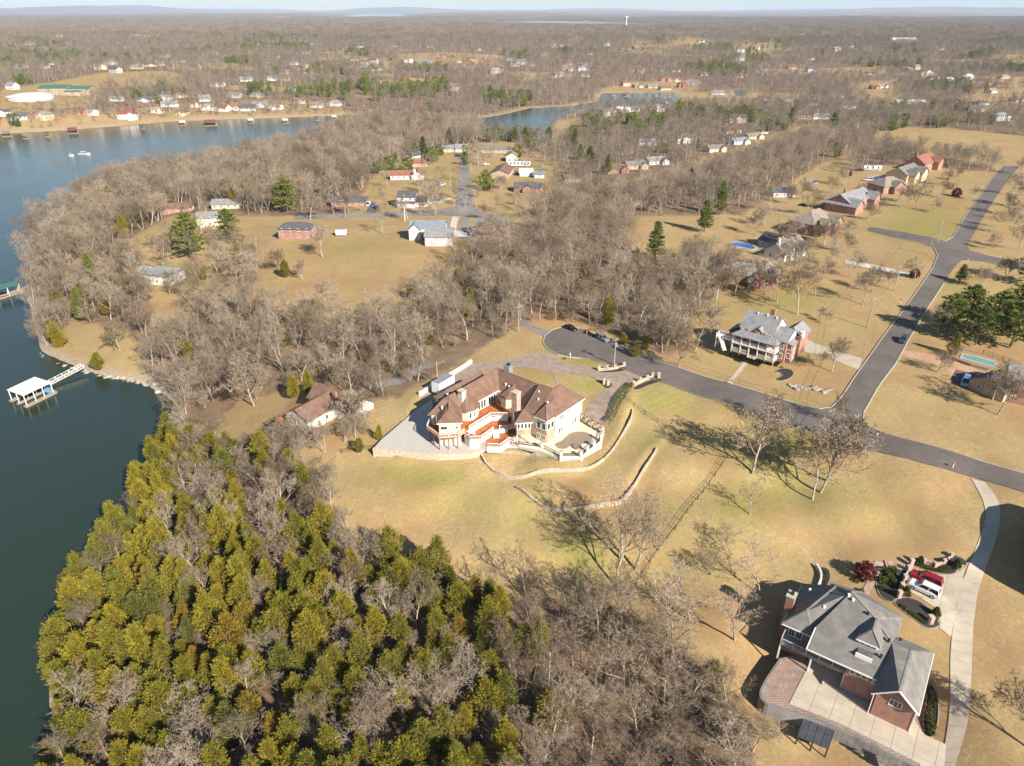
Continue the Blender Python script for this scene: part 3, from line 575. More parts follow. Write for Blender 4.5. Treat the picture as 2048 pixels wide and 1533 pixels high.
def bare_tree(seed, h=13.0, kids=(7, 6, 5, 6), tw=.05, form='vase', fork=1, twmat=None, rtrunk=.2):
    rng = random.Random(seed); T = TG(); Cn = TG()
    def grow(p, d, L, r, lev):
        ns = (6, 5, 3, 2, 1)[lev]; pts = [p.copy()]; cd = d.copy(); rad = [r]
        for i in range(ns):
            wob = (.10, .20, .24, .28, .25)[lev]
            cd = (cd + Vector((rng.gauss(0, wob), rng.gauss(0, wob), rng.gauss(0, wob) + (.02, .11, .07, .04, .02)[lev]))).normalized()
            pts.append(pts[-1] + cd * L / ns); rad.append(r * (1 - (i + 1) / ns * (.72 if lev < 2 else .8)))
        if lev == 0: T.tube(pts, rad, 6)
        elif lev == 1: Cn.tube(pts, rad, 5)
        elif lev == 2: Cn.tube(pts, rad, 3)
        elif lev == 3: Cn.sliver(pts[0], pts[1], max(r * 2.2, tw * 1.3), rng); Cn.sliver(pts[1] - (pts[1] - pts[0]) * .1, pts[2], max(r * 1.6, tw), rng)
        else: Cn.sliver(pts[0], pts[-1], tw, rng); return
        nk = kids[lev]
        for k in range(nk):
            lo = (.30 if form == 'vase' else .42, .25, .2, .12)[lev]; t = lo + (1 - lo) * (k + rng.random() * .8) / nk; t = min(t, .99)
            x = t * ns; i = min(int(x), ns - 1); q = pts[i].lerp(pts[i + 1], x - i); dd = (pts[i + 1] - pts[i]).normalized()
            ang = math.radians((rng.uniform(28, 50), rng.uniform(28, 58), rng.uniform(25, 60), rng.uniform(22, 60))[lev])
            nd = bend(dd, ang, k * 2.4 + rng.uniform(-.6, .6))
            if lev < 2 and nd.z < .05: nd.z = .1 + abs(nd.z) * .3; nd.normalize()
            LL = L * (rng.uniform(.62, .85), rng.uniform(.42, .66), rng.uniform(.42, .62), rng.uniform(.45, .7))[lev] * (1.12 - .5 * t)
            grow(q, nd, LL, max(r * (1 - t * .6) * (.55, .5, .5, .5)[lev], .012), lev + 1)
    for k in range(fork):
        d = Vector((rng.gauss(0, .06), rng.gauss(0, .06), 1)) if fork == 1 else Vector((math.cos(k * 2.1 + seed) * .3, math.sin(k * 2.1 + seed) * .3, 1)).normalized()
        grow(Vector((d.x * .4, d.y * .4, -.3)), d.normalized(), h * .66, rtrunk, 0)
    return T.mesh('trunk', BARK), Cn.mesh('crown', twmat or TWIG)
def cedar(seed, h=9.0, r=2.3, n=620, sz=.62, mat=None, shape=0):
    rng = random.Random(seed); T = TG(); Cn = TG()
    T.tube([Vector((0, 0, -.3)), Vector((.05, 0, h * .5)), Vector((0, .05, h * .92))], [.16, .11, .03], 5)
    lob = [(rng.uniform(0, 6.28), rng.uniform(.1, .85), rng.uniform(.65, 1.3)) for _ in range(16)]
    for i in range(n):
        t = rng.random() ** (.9 if shape == 0 else 1.1); z = h * (.06 + .94 * t)
        prof = (math.sin(min(1, (t + .12) / .42) * math.pi / 2) * (1 - max(0, t - .25) / .75) ** .7) if shape == 0 else math.sin(math.pi * min(1, t * .92 + .06)) ** .6
        az = rng.uniform(0, 6.283); f = 1.0
        for la, lt, ls in lob:
            dd = (math.cos(az - la) + 1) / 2; f += (ls - 1) * dd ** 4 * math.exp(-((t - lt) / .13) ** 2) * 2.4
        f = min(max(f, .6), 1.4)
        R = r * prof * f * rng.uniform(.72, 1.05) if rng.random() < .85 else r * prof * rng.uniform(.3, .7)
        p = Vector((math.cos(az) * R, math.sin(az) * R, z)); out = Vector((math.cos(az), math.sin(az), 0)); s = sz * rng.uniform(.7, 1.35) * (1 - .35 * t)
        d = (out * rng.uniform(.35, .9) + Vector((0, 0, rng.uniform(.35, 1.0)))).normalized(); p = p + d * (rng.random() ** 4) * .75
        for k in range(5):
            q = p + Vector((rng.gauss(0, .16), rng.gauss(0, .16), rng.gauss(0, .16))) * s * 1.4; e = (d + Vector((rng.gauss(0, .4), rng.gauss(0, .4), rng.gauss(0, .35)))).normalized()
            Cn.sliver(q - e * s * .3, q + e * s * .75, s * rng.uniform(.34, .55), rng)
    return T.mesh('trunk', DARKBARK), Cn.mesh('crown', mat or CEDAR)
def pine(seed, h=15.0, r=3.6, tiers=11, bare=.16, pw=.75):
    rng = random.Random(seed); T = TG(); Cn = TG()
    T.tube([Vector((0, 0, -.3)), Vector((.1, .05, h * .5)), Vector((0, 0, h * .97))], [.26, .17, .03], 6)
    for i in range(tiers):
        t = i / (tiers - 1); z = h * (bare + (1 - bare) * t); R = r * (1 - t) ** pw * rng.uniform(.75, 1.15) + .5
        nb = rng.randint(7, 9)
        for k in range(nb):
            az = k * 6.283 / nb + rng.uniform(-.4, .4) + i; d = Vector((math.cos(az), math.sin(az), rng.uniform(.0, .35))).normalized(); RR = R * rng.uniform(.6, 1.1)
            p0 = Vector((0, 0, z)); T.tube([p0, p0 + d * RR * .5, p0 + d * RR * .9], [.06, .04, .015], 3)
            for m_ in range(10):
                u = .3 + .7 * (m_ + rng.random()) / 10; c = p0 + d * RR * u + Vector((rng.gauss(0, .3), rng.gauss(0, .3), rng.gauss(0, .16) + .12))
                s = rng.uniform(.7, 1.2)
                for q in range(6):
                    e = Vector((rng.gauss(0, 1) + d.x, rng.gauss(0, 1) + d.y, rng.gauss(.4, .6))).normalized(); Cn.sliver(c - e * s * .2, c + e * s * .75, s * .38, rng)
    return T.mesh('trunk', DARKBARK), Cn.mesh('crown', PINE)
def shrub_mesh(seed, r=.6, h=.8, n=90, mat=None, cone=False):
    rng = random.Random(seed); Cn = TG()
    for i in range(n):
        t = rng.random(); az = rng.uniform(0, 6.283); pr = (1 - t) ** .7 if cone else math.sin(math.pi * (t * .8 + .18)) ** .6
        R = r * pr * rng.uniform(.6, 1.05); p = Vector((math.cos(az) * R, math.sin(az) * R, h * t)); d = Vector((math.cos(az) * .6, math.sin(az) * .6, .7))
        s = .32 * max(r, .5)
        for k in range(3):
            e = (d + Vector((rng.gauss(0, .5), rng.gauss(0, .5), rng.gauss(0, .4)))).normalized(); Cn.sliver(p - e * s * .4, p + e * s, s * .7, rng)
    return Cn.mesh('foliage', mat or SHRUB)
BARE = [bare_tree(1, 13, (8, 6, 6, 6)), bare_tree(2, 14, (8, 6, 6, 6), form='tall'), bare_tree(3, 12, (9, 6, 6, 6)), bare_tree(4, 13, form='tall', kids=(9, 6, 5, 6)), bare_tree(5, 12, (6, 6, 6, 6), fork=2, rtrunk=.16), bare_tree(6, 14, (8, 6, 6, 6)), bare_tree(7, 11, (7, 6, 5, 5), fork=3, rtrunk=.13), bare_tree(8, 13, (8, 7, 6, 5))]
DENSE = [bare_tree(101, 13, (9, 7, 7, 6), tw=.085), bare_tree(102, 13, (9, 7, 7, 6), form='tall', tw=.085), bare_tree(103, 12, (10, 7, 7, 6), tw=.085), bare_tree(104, 12, (8, 7, 7, 6), fork=2, rtrunk=.16, tw=.08)]
BUSH = [bare_tree(21 + k, 5, (6, 5, 5, 5), fork=4, rtrunk=.05, tw=.035) for k in range(3)]
CED = [cedar(31 + k, (9, 8, 10, 7.5, 9)[k], (2.2, 2.4, 2.0, 2.1, 2.6)[k], 1900, .35, shape=(0, 0, 0, 1, 0)[k]) for k in range(5)]
PIN = [pine(41 + k, (15, 13, 17)[k], (4.6, 5.0, 4.2)[k], 13) for k in range(3)] + [pine(51 + k, (13, 12)[k], (6.4, 5.8)[k], 10, .2, .45) for k in range(2)]
FARB = [bare_tree(61 + k, 12, (6, 5, 4, 3), tw=.13, twmat=FARTWIG) for k in range(5)]
FARC = [cedar(71 + k, (10, 8)[k], (3.2, 3.6)[k], 200, 1.1, mat=PINE, shape=1) for k in range(2)]
def clump(seed):
    """a patch of far wood, six crowns and their stems"""
    rng = random.Random(seed); Cn = TG()
    for k in range(7):
        cx_, cy_ = rng.uniform(-11, 11), rng.uniform(-11, 11); h = rng.uniform(9, 14); R = rng.uniform(3.2, 5)
        Cn.tube([Vector((cx_, cy_, -1)), Vector((cx_, cy_, h * .6))], [.35, .15], 3)
        for i in range(70):
            az = rng.uniform(0, 6.283); t = rng.random(); r = R * math.sin(math.pi * (.12 + .8 * t)) ** .7 * rng.random() ** .4
            p = Vector((cx_ + math.cos(az) * r, cy_ + math.sin(az) * r, h * (.3 + .7 * t))); e = Vector((math.cos(az) * .5 + rng.gauss(0, .4), math.sin(az) * .5 + rng.gauss(0, .4), 1)).normalized()
            Cn.sliver(p - e * 1.2, p + e * 1.5, .34, rng)
    return Cn.mesh('wood_patch', FARTWIG)
CLUMP = [clump(81 + k) for k in range(4)]
# ------------------------------------------------------------------ trees: places
TREES = []            # (kind, variant, x, y, z, scale, rot, zone)
KEEP = []             # discs kept clear of random trees: (x, y, r)
for u, v, r in [(1010, 800, 24), (940, 810, 20), (1110, 810, 24), (1130, 880, 16), (640, 815, 14), (600, 850, 11), (640, 865, 7), (560, 860, 7), (1520, 690, 18), (1720, 1300, 26), (885, 775, 7), (330, 555, 12), (1010, 740, 22), (1140, 750, 22), (500, 820, 14), (440, 840, 10), (760, 860, 12), (860, 745, 5)]:
    p = G(u, v); KEEP.append((p[0], p[1], r))
rng = random.Random(7)
ROADW = [rw_] + [W(q) for q in ([(1012, 622), (985, 650), (945, 688), (875, 730), (800, 768), (740, 775), (722, 770), (730, 765), (792, 758), (868, 721), (938, 680), (977, 643), (1005, 610)],)]
def scatter(poly, spacing, mixk, zone, smin, smax, tries=None, hmin=LAKE + .6):
    w_ = [P(u, v, -6)[:2] for u, v in poly]; w_ = [G(u, v)[:2] if v < 1600 else P(u, v, -12)[:2] for u, v in poly]
    xs = [p[0] for p in w_]; ys = [p[1] for p in w_]; x0, x1, y0, y1 = min(xs), max(xs), min(ys), max(ys)
    grid = {}; area = (x1 - x0) * (y1 - y0); n = int(area / spacing ** 2 * 5)
    X = np.array([rng.uniform(x0, x1) for _ in range(n)]); Y = np.array([rng.uniform(y0, y1) for _ in range(n)])
    ok = inpoly(X, Y, w_)
    for qi, q in enumerate(ROADW): ok &= ~inpoly(X, Y, q) & (segdist(X, Y, q) > (1.5 if qi == 0 else .2))
    for kx, ky, kr in KEEP: ok &= (X - kx) ** 2 + (Y - ky) ** 2 > kr * kr
    ok &= hzv(X, Y, GS) > 1.2
    for x, y in zip(X[ok].tolist(), Y[ok].tolist()):
        kx, ky = int(x // spacing), int(y // spacing)
        if any(math.dist((x, y), q) < spacing * .82 for i in (-1, 0, 1) for j in (-1, 0, 1) for q in grid.get((kx + i, ky + j), ())): continue
        grid.setdefault((kx, ky), []).append((x, y))
        kind = mixk(x, y); TREES.append((kind, rng.randrange(8), x, y, hz(x, y), rng.uniform(smin, smax) * (1.0 if kind == 'cedar' else {'cedarwood': .86, 'slope': .98, 'lanewood': 1.08, 'turnwood': 1.14, 'peninsula': 1.2, 'shorewood': 1.05}.get(zone, 1.1)) * (1 if rng.random() < .75 else .74), rng.uniform(0, 6.28), zone))
def pick(pc, clusters=None, seed=0):
    def f(x, y):
        c = pc + (float(fbm(np.array([x / 17.0]), np.array([y / 17.0]), 51 + seed)[0]) - .47) * 1.5
        return 'cedar' if rng.random() < c else 'bare'
    return f
def cedmix(x, y):
    u, v = proj(x, y, hz(x, y)); c = .84 if v > 1250 else .74
    if u > 900: c *= max(.42, 1 - (u - 900) / 420)
    if v < 1080 and u > 380: c *= .62
    c += (float(fbm(np.array([x / 12.0]), np.array([y / 12.0]), 51)[0]) - .47) * .9
    return 'cedar' if rng.random() < c else 'bare'
def single(kind, u, v, scale=1.0, var=None, zone='yard'):
    p = G(u, v); TREES.append((kind, rng.randrange(8) if var is None else var, p[0], p[1], p[2], scale, rng.uniform(0, 6.28), zone))
# hand-placed trees, each where its foot stands in the photograph
for a in [(1234, 1175, 1.25, 1), (1270, 1140, 1.2, 5), (1245, 1120, 1.15, 1), (1345, 1340, 1.25, 3), (1100, 1440, 1.15, 1), (1505, 948, 1.35, 5), (1640, 985, 1.3, 0), (1657, 962, 1.25, 1), (1625, 1000, .9, 3), (1470, 1280, .95, 7), (1520, 1190, .8, 2), (1280, 1350, 1.0, 1), (1195, 1290, 1.15, 3), (1240, 1260, 1.0, 1), (1380, 1240, .9, 2), (1450, 1100, .5, 6), (1420, 1150, .5, 6), (1500, 1030, .55, 2), (1330, 1410, 1.0, 1)]:
    single('bare', a[0], a[1], a[2] * 1.22, a[3], 'lawn')
for a in [(1664, 744, .72, 2), (1432, 598, 1.1, 1), (1355, 735, 1.05, 5), (1490, 590, .95, 1), (1525, 595, .8, 2), (1555, 605, .85, 3), (1595, 630, 1.0, 1), (1630, 592, .75, 7), (1668, 500, .9, 2), (1725, 610, .8, 0), (1745, 585, .7, 2), (1700, 555, .7, 3), (1830, 560, .55, 0), (1780, 578, .5, 2), (1875, 745, .5, 4), (1910, 720, .3, 0), (1995, 830, .85, 2), (1985, 800, .8, 7), (1965, 580, .62, 6), (2010, 560, .6, 4), (1875, 670, .7, 2), (1835, 418, .95, 0), (1795, 405, .6, 2), (1880, 395, .7, 7), (1940, 400, .5, 1), (1720, 395, .6, 2), (1620, 430, .9, 1), (1650, 490, .7, 4), (1560, 500, .9, 6), (1985, 500, .5, 2), (2030, 470, .9, 3), (2045, 420, 1.0, 1), (2020, 390, .9, 5), (1600, 560, .7, 0), (1455, 560, .8, 4), (1400, 620, 1.0, 3), (1340, 612, .95, 2), (1375, 560, 1.0, 5), (1425, 600, .85, 1), (1330, 700, .8, 3), (1315, 690, .7, 6), (1390, 700, 1.0, 1), (1640, 735, .35, 2), (1447, 548, .8, 1), (1512, 470, .8, 2), (1530, 450, .75, 0), (1592, 478, .7, 1), (1573, 545, .95, 5), (1592, 548, .8, 3), (1612, 522, .7, 2), (1662, 528, .65, 0), (1692, 505, .6, 2), (1642, 562, .6, 1), (1700, 470, .5, 2), (1735, 440, .6, 4), (1850, 392, .7, 2), (1890, 372, .7, 5), (1915, 362, .6, 2), (1870, 425, .5, 0), (2012, 430, .8, 2), (2037, 500, .8, 1), (1992, 455, .6, 2), (1540, 425, .8, 1), (1577, 408, .8, 2), (1600, 398, .8, 0), (1660, 388, .75, 2), (1690, 372, .7, 1), (1470, 590, .85, 2), (1540, 585, .6, 2), (1760, 425, .5, 0), (2040, 350, .8, 2), (1740, 345, .6, 1), (1815, 405, .6, 2),  (1635, 640, .3, 3), (1650, 650, .3, 1), (1690, 850, .5, 3), (1555, 850, .6, 1), (2060, 1500, .8, 4)]:
    single('bare', a[0], a[1], a[2] * 1.3, a[3], 'street')
for a in [(508, 812, 1.15, 5), (240, 700, .8, 2), (705, 800, .8, 1), (690, 885, .5, 4), (710, 875, .5, 6), (735, 850, .6, 3), (600, 910, .55, 2), (650, 905, .6, 6), (625, 895, .6, 3), (695, 862, .7, 1), (590, 890, .55, 7), (575, 910, .4, 0)]: single('bare', a[0], a[1], a[2] * 1.25, a[3], 'white')
for a in [(645, 515, 1.0, 2), (485, 575, .9, 1), (500, 590, .7, 3), (560, 545, .7, 4), (605, 560, .6, 2), (470, 545, .8, 0), (650, 640, .9, 3), (1000, 425, .7, 2), (955, 395, .55, 0), (870, 330, .5, 2), (1030, 395, .5, 3), (690, 430, .8, 5), (815, 440, .8, 0), (840, 430, .8, 2), (740, 300, 1, 1), (620, 440, .9, 7), (940, 610, .9, 2), (1002, 380, .6, 4), (880, 405, .4, 6), (965, 440, .6, 2)]: single('bare', a[0], a[1], a[2] * 1.25, a[3], 'barn')
for a in [(590, 795, .8, 1), (620, 790, .8, 0), (720, 905, .5, 3), (760, 880, .45, 0), (185, 470, .6, 2), (840, 650, 1.1, 1), (855, 690, .8, 4), (572, 555, .85, 1), (120, 695, 1.0, 4), (105, 680, .9, 1), (200, 740, .8, 3), (165, 640, .7, 0), (1906, 710, .75, 0), (1245, 690, .5, 3), (1290, 700, .55, 1), (1330, 690, .6, 4), (1270, 715, .5, 2), (1130, 720, .12, 0), (410, 560, .6, 1), (265, 560, .6, 4)]: single('cedar', a[0], a[1], a[2], a[3], 'house')
for a in [(385, 515, 1.4, 3), (460, 480, 1.1, 4), (190, 580, .85, 2), (165, 640, .7, 2), (575, 425, 1.3, 3), (490, 410, .7, 0), (1310, 520, 1.0, 0), (1408, 465, .95, 0), (1440, 430, .95, 2), (1893, 668, .95, 3), (1932, 650, 1.05, 4), (1985, 675, 1.1, 3), (2030, 650, 1.1, 4), (2020, 695, 1.05, 3), (1950, 690, .95, 4), (2055, 570, 1.0, 3), (2075, 660, 1.1, 3), (1920, 565, .5, 1), (1630, 480, .55, 0), (848, 315, .9, 0), (1180, 330, .9, 1), (1160, 320, .8, 1), (1150, 300, 1.0, 0), (1098, 285, .9, 1), (1030, 285, .8, 0), (1050, 282, .8, 1), (1215, 350, .7, 2), (1395, 300, .6, 1), (1580, 250, 1.0, 0), (1615, 290, .8, 1), (1665, 260, 1.1, 1), (1700, 355, .3, 0)]: single('pine', a[0], a[1], a[2], a[3], 'pines')
scatter(WOODS['cedar'], 3.6, cedmix, 'cedarwood', .8, 1.18)
scatter(WOODS['slope'], 5.0, lambda x, y: 'bare' if rng.random() < .94 else 'cedar', 'slope', .62, 1.02)
scatter(WOODS['lane'], 5.4, lambda x, y: 'bare' if rng.random() < .95 else 'cedar', 'lanewood', .75, 1.12)
scatter(WOODS['culdesac'], 6.0, lambda x, y: 'bare' if rng.random() < .97 else 'cedar', 'turnwood', .8, 1.15)
scatter(WOODS['peninsula'], 6.6, lambda x, y: 'bare' if rng.random() < .97 else 'cedar', 'peninsula', .9, 1.3)
scatter(WOODS['shore'], 6.2, lambda x, y: 'bare' if rng.random() < .86 else 'cedar', 'shorewood', .8, 1.15)
scatter(WOODS['hedgerow'], 6.5, lambda x, y: 'bare', 'hedgerow', .8, 1.1)
scatter(WOODS['midwood'], 7.0, lambda x, y: 'bare', 'turnwood', .9, 1.2)
scatter([(230, 560), (300, 500), (420, 470), (520, 480), (520, 560), (440, 600), (380, 640), (300, 600), (250, 640), (200, 660), (150, 660)], 9.5, lambda x, y: 'bare' if rng.random() < .92 else 'cedar', 'shorewood', .7, 1.1)
# trees to single out: the largest in view of each kind
def size(t): 
    d = math.sqrt(t[2] ** 2 + t[3] ** 2 + 86 ** 2); u, v = proj(t[2], t[3], t[4]); hand = t[7] in ('lawn', 'street', 'white', 'barn', 'house', 'pines')
    inside = -60 < u < 2110 and v < 1640
    return (1 if hand else 0, (t[5] if inside else .01 * t[5]) / d)
REST = {'bare': [], 'cedar': []}
def put_tree(name, mt, mc, t, label, group, cat='tree'):
    o = thing(name, (t[2], t[3], t[4]), t[6], label, cat, group, t[5]); child('trunk', mt, o); child('crown', mc, o)
CEDV = [[(m[0], (lambda c: (c.materials.clear(), c.materials.append(cm), c)[2])(m[1].copy())) for m in CED] for cn, cm in CEDC]
FORM = ['spreading', 'tall straight', 'broad', 'slim tall', 'twin stemmed', 'wide crowned', 'many stemmed', 'round crowned']
LMK = [(1520, 700, 'the porch house'), (1480, 565, 'the brick ranch house'), (1580, 520, 'the white gabled house'), (1625, 460, 'the steep tan roofed house'), (1700, 415, 'the grey roofed brick house'), (1790, 370, 'the tan hip roofed house'), (1840, 340, 'the red brown roofed house'), (1985, 790, 'the gabled garage'), (1690, 880, 'the street junction'), (1890, 500, 'the side street corner'), (1850, 440, 'the green lawn'), (2010, 370, 'the end of the long street'), (1960, 580, 'the pines across the street'), (1340, 700, 'the street verge by the wood'), (1740, 590, 'the gravel drive'),
 (850, 465, 'the raised white house'), (600, 470, 'the dark hip roofed brick house'), (985, 455, 'the two storey brick house'), (920, 360, 'the dead end street'), (690, 405, 'the long brick bungalow'), (560, 580, 'the cedar on the field edge'), (510, 560, 'the lower field edge'), (1250, 1150, 'the lower retaining wall'), (1505, 945, 'the long black fence corner'), (1640, 985, 'the street bend lawn'), (1300, 1350, 'the wood edge'), (1500, 1200, 'the brick house chimney'), (1440, 1120, 'the middle of the fence'), (850, 310, 'the maroon roofed house'), (1170, 320, 'the inlet shore'), (1600, 270, 'the pale road end'), (420, 470, 'the cream house'), (190, 600, 'the boat docks'), (1310, 530, 'the play set'), (1430, 450, 'the small dry meadow'), (600, 790, 'the white stone house'), (740, 890, 'the patio fence'), (840, 660, 'the shaded lane'), (1290, 700, 'the parked grey blue car'), (1906, 710, 'the teal covered pool'), (120, 690, 'the white dock gangway'), (1640, 480, 'the white front gables')]
LMW = [(G(u, v)[:2], n) for u, v, n in LMK]
def near_mark(x, y): return min(LMW, key=lambda q: (q[0][0] - x) ** 2 + (q[0][1] - y) ** 2)[1]
PLACE = {'cedarwood': 'the lake point cedar wood', 'slope': 'the leaf strewn slope wood', 'lanewood': 'the shaded lane wood', 'turnwood': 'the turning circle wood', 'peninsula': 'the peninsula wood', 'shorewood': 'the dock shore wood', 'hedgerow': 'the field hedgerow'}
def where(t):
    if t[7] in PLACE:
        s_ = hz(t[2], t[3], GS); u, v = proj(t[2], t[3], t[4]); wd = hz(t[2] + 9, t[3] + 9, GW) + hz(t[2] - 9, t[3] - 9, GW) + hz(t[2] + 9, t[3] - 9, GW) + hz(t[2] - 9, t[3] + 9, GW)
        return ('at the shore side of ' if s_ < 9 else 'on the outer edge of ' if wd < 3.2 else 'in the heart of ') + PLACE[t[7]]
    return 'near ' + near_mark(t[2], t[3])
for kind, nm in (('bare', 'bare_tree'), ('cedar', 'cedar_tree')):
    ts = sorted([t for t in TREES if t[0] == kind], key=size, reverse=True)
    for i, t in enumerate(ts):
        if i < 298:
            big = 'small ' if t[5] < .82 else 'large ' if t[5] > 1.08 else ''
            if kind == 'bare': lab = f"{big}{FORM[t[1] % 8]} bare tree {where(t)}"; put_tree(nm, *(BARE[t[1] % 8] if t[7] in PLACE or (t[7] == 'lawn' and t[3] < 118) else DENSE[(0, 1, 2, 1, 3, 2, 3, 0)[t[1] % 8]]), t, lab, 'set: ' + lab)
            else:
                cz = float(fbm(np.array([t[2] / 8.0]), np.array([t[3] / 8.0]), 61)[0]) + rng.uniform(-.14, .14); ci = 0 if cz < .45 else 1 if cz < .56 else 2 if cz > .70 else 3 if rng.random() < .45 else 0
                lab = f"{big}{CEDC[ci][0]} cedar {where(t)}"; put_tree(nm, *CEDV[ci][t[1] % 5], t, lab, 'set: ' + lab)
        else: REST[kind].append(t)
for t in TREES:
    if t[0] == 'pine': lab = f"{'broad' if t[1] % 5 > 2 else 'tall'} green pine near {near_mark(t[2], t[3])}"; put_tree('pine_tree', *PIN[t[1] % 5], t, lab, 'set: ' + lab)
print('TREES', {k: sum(t[0] == k for t in TREES) for k in ('bare', 'cedar', 'pine')}, 'rest', {k: len(v) for k, v in REST.items()})
# ------------------------------------------------------------------ woods nobody could count: one object, instanced
def instancer(name, pts, scl, rot, vid, sources, label, cat='woods'):
    me = bpy.data.meshes.new(name); n = len(pts); me.vertices.add(n); me.vertices.foreach_set('co', np.asarray(pts, np.float32).ravel())
    for k, a, ty in (('scl', scl, 'FLOAT'), ('rotz', rot, 'FLOAT'), ('vid', vid, 'INT')):
        at = me.attributes.new(k, ty, 'POINT'); at.data.foreach_set('value', np.asarray(a, np.float32 if ty == 'FLOAT' else np.int32))
    c = bpy.data.collections.new(name + '_shapes')
    for i, s in enumerate(sources):
        parts = s if isinstance(s, tuple) else (s,)
        bm = bmesh.new()
        mats = []
        if len(parts) > 1:
            vs_ = []; fs_ = []; mi = []; off = 0
            mj = bpy.data.meshes.new('tree_shape')
            for q, pm in enumerate(parts):
                nv = len(pm.vertices); co = np.empty(nv * 3, np.float32); pm.vertices.foreach_get('co', co); li = np.empty(len(pm.loops), np.int32); pm.loops.foreach_get('vertex_index', li)
                vs_.append(co.reshape(-1, 3)); fs_.append(li.reshape(-1, 3) + off); mi += [q] * len(pm.polygons); off += nv; mats.append(pm.materials[0])
            mj = np_mesh('tree_shape', np.concatenate(vs_), np.concatenate(fs_), mats[0]); mj.materials.append(mats[1]); mj.polygons.foreach_set('material_index', mi[:len(mj.polygons)])
        else: mj = parts[0]
        bm.free(); ob = bpy.data.objects.new('tree_shape_%02d' % i, mj); c.objects.link(ob)
    g = bpy.data.node_groups.new(name, 'GeometryNodeTree'); g.interface.new_socket('Geometry', in_out='INPUT', socket_type='NodeSocketGeometry'); g.interface.new_socket('Geometry', in_out='OUTPUT', socket_type='NodeSocketGeometry')
    N = g.nodes; L = g.links; gi = N.new('NodeGroupInput'); go = N.new('NodeGroupOutput'); ip = N.new('GeometryNodeInstanceOnPoints'); ci = N.new('GeometryNodeCollectionInfo')
    ci.inputs['Collection'].default_value = c; ci.inputs['Separate Children'].default_value = True; ci.inputs['Reset Children'].default_value = True
    def na(k, ty):
        a = N.new('GeometryNodeInputNamedAttribute'); a.data_type = ty; a.inputs['Name'].default_value = k; return a.outputs['Attribute']
    L.new(gi.outputs[0], ip.inputs['Points']); L.new(ci.outputs[0], ip.inputs['Instance']); ip.inputs['Pick Instance'].default_value = True
    L.new(na('vid', 'INT'), ip.inputs['Instance Index']); cx = N.new('ShaderNodeCombineXYZ'); L.new(na('rotz', 'FLOAT'), cx.inputs[2]); L.new(cx.outputs[0], ip.inputs['Rotation'])
    L.new(na('scl', 'FLOAT'), ip.inputs['Scale']); L.new(ip.outputs[0], go.inputs[0])
    o = bpy.data.objects.new(name, me); COL.objects.link(o); md = o.modifiers.new('woods', 'NODES'); md.node_group = g
    return tag(o, label, cat, kind='stuff')
rb = REST['bare']
if rb: instancer('bare_woods', [(t[2], t[3], t[4]) for t in rb], [t[5] for t in rb], [t[6] for t in rb], [t[1] % len(BARE) for t in rb], BARE, 'mass of bare winter woods round the lane, turning circle and peninsula')
rc = REST['cedar']
if rc: instancer('cedar_thicket', [(t[2], t[3], t[4]) for t in rc], [t[5] for t in rc], [t[6] for t in rc], [t[1] % len(CED) for t in rc], CED, 'smaller cedars filling the gaps of the woods')
# undergrowth along the woods
UN = []
for t in TREES:
    if t[7] in ('slope', 'lanewood', 'turnwood', 'shorewood', 'cedarwood', 'white'):
        for k in range(3 if t[7] == 'slope' else 2 if t[7] in ('lanewood', 'shorewood') else 1):
            if rng.random() < .75:
                a = rng.uniform(0, 6.28); d = rng.uniform(1, 4); x, y = t[2] + math.cos(a) * d, t[3] + math.sin(a) * d
                if hz(x, y) > LAKE + 1: UN.append((x, y, hz(x, y), rng.uniform(.5, 1.1), rng.uniform(0, 6.28), rng.randrange(3)))
instancer('undergrowth', [u[:3] for u in UN], [u[3] for u in UN], [u[4] for u in UN], [u[5] for u in UN], BUSH, 'leafless brush and saplings on the floor of the woods', 'undergrowth')
# ------------------------------------------------------------------ building materials
BRICK = M_rows('red_brick', (.37, .155, .105), (.29, .125, .09), (.40, .31, .26), .24, .085, .012)
TANBRICK = M_rows('tan_brick', (.46, .33, .23), (.36, .25, .17), (.45, .38, .30), .24, .085, .012)
CREAM = M_rows('cream_siding', (.70, .60, .45), (.67, .575, .43), (.57, .49, .37), 4, .16, .012)
WHITE = M_rows('white_siding', (.70, .67, .62), (.66, .63, .585), (.54, .52, .49), 4, .16, .012)
TANS = M_rows('tan_siding', (.60, .48, .33), (.56, .45, .31), (.46, .37, .26), 4, .16, .012)
GREYS = M_rows('grey_siding', (.50, .47, .47), (.47, .45, .45), (.38, .36, .36), 4, .16, .012)
STONEW = M('stone_wall', (.60, .50, .38), (.36, .30, .24), 2.2, .9, .6, dist=.15, detail=6)
STUCCO = M('white_stone', (.76, .70, .60), (.50, .46, .40), 1.6, .9, .3, dist=.08, detail=6)
def shingle(name, c): return M_rows(name, c, tuple(k * .88 for k in c), tuple(k * .80 for k in c), .35, .09, .012, .9)
RBROWN = shingle('brown_shingles', (.205, .122, .088)); RTAUPE = shingle('taupe_shingles', (.205, .19, .175)); RGREY = shingle('grey_shingles', (.255, .252, .255)); RDARK = shingle('dark_shingles', (.105, .105, .115))
RRED = shingle('red_brown_shingles', (.30, .13, .09)); RTAN = shingle('tan_shingles', (.27, .225, .18)); RGREEN = M('green_metal', (.06, .17, .12), (.05, .14, .10), 1, .5); RWHITE = M('white_metal_roof', (.82, .80, .77), (.74, .72, .68), 1, .45)
RREDM = M('red_metal', (.27, .08, .07), (.22, .07, .06), 1, .5); RBLUE = shingle('blue_grey_shingles', (.22, .25, .29))
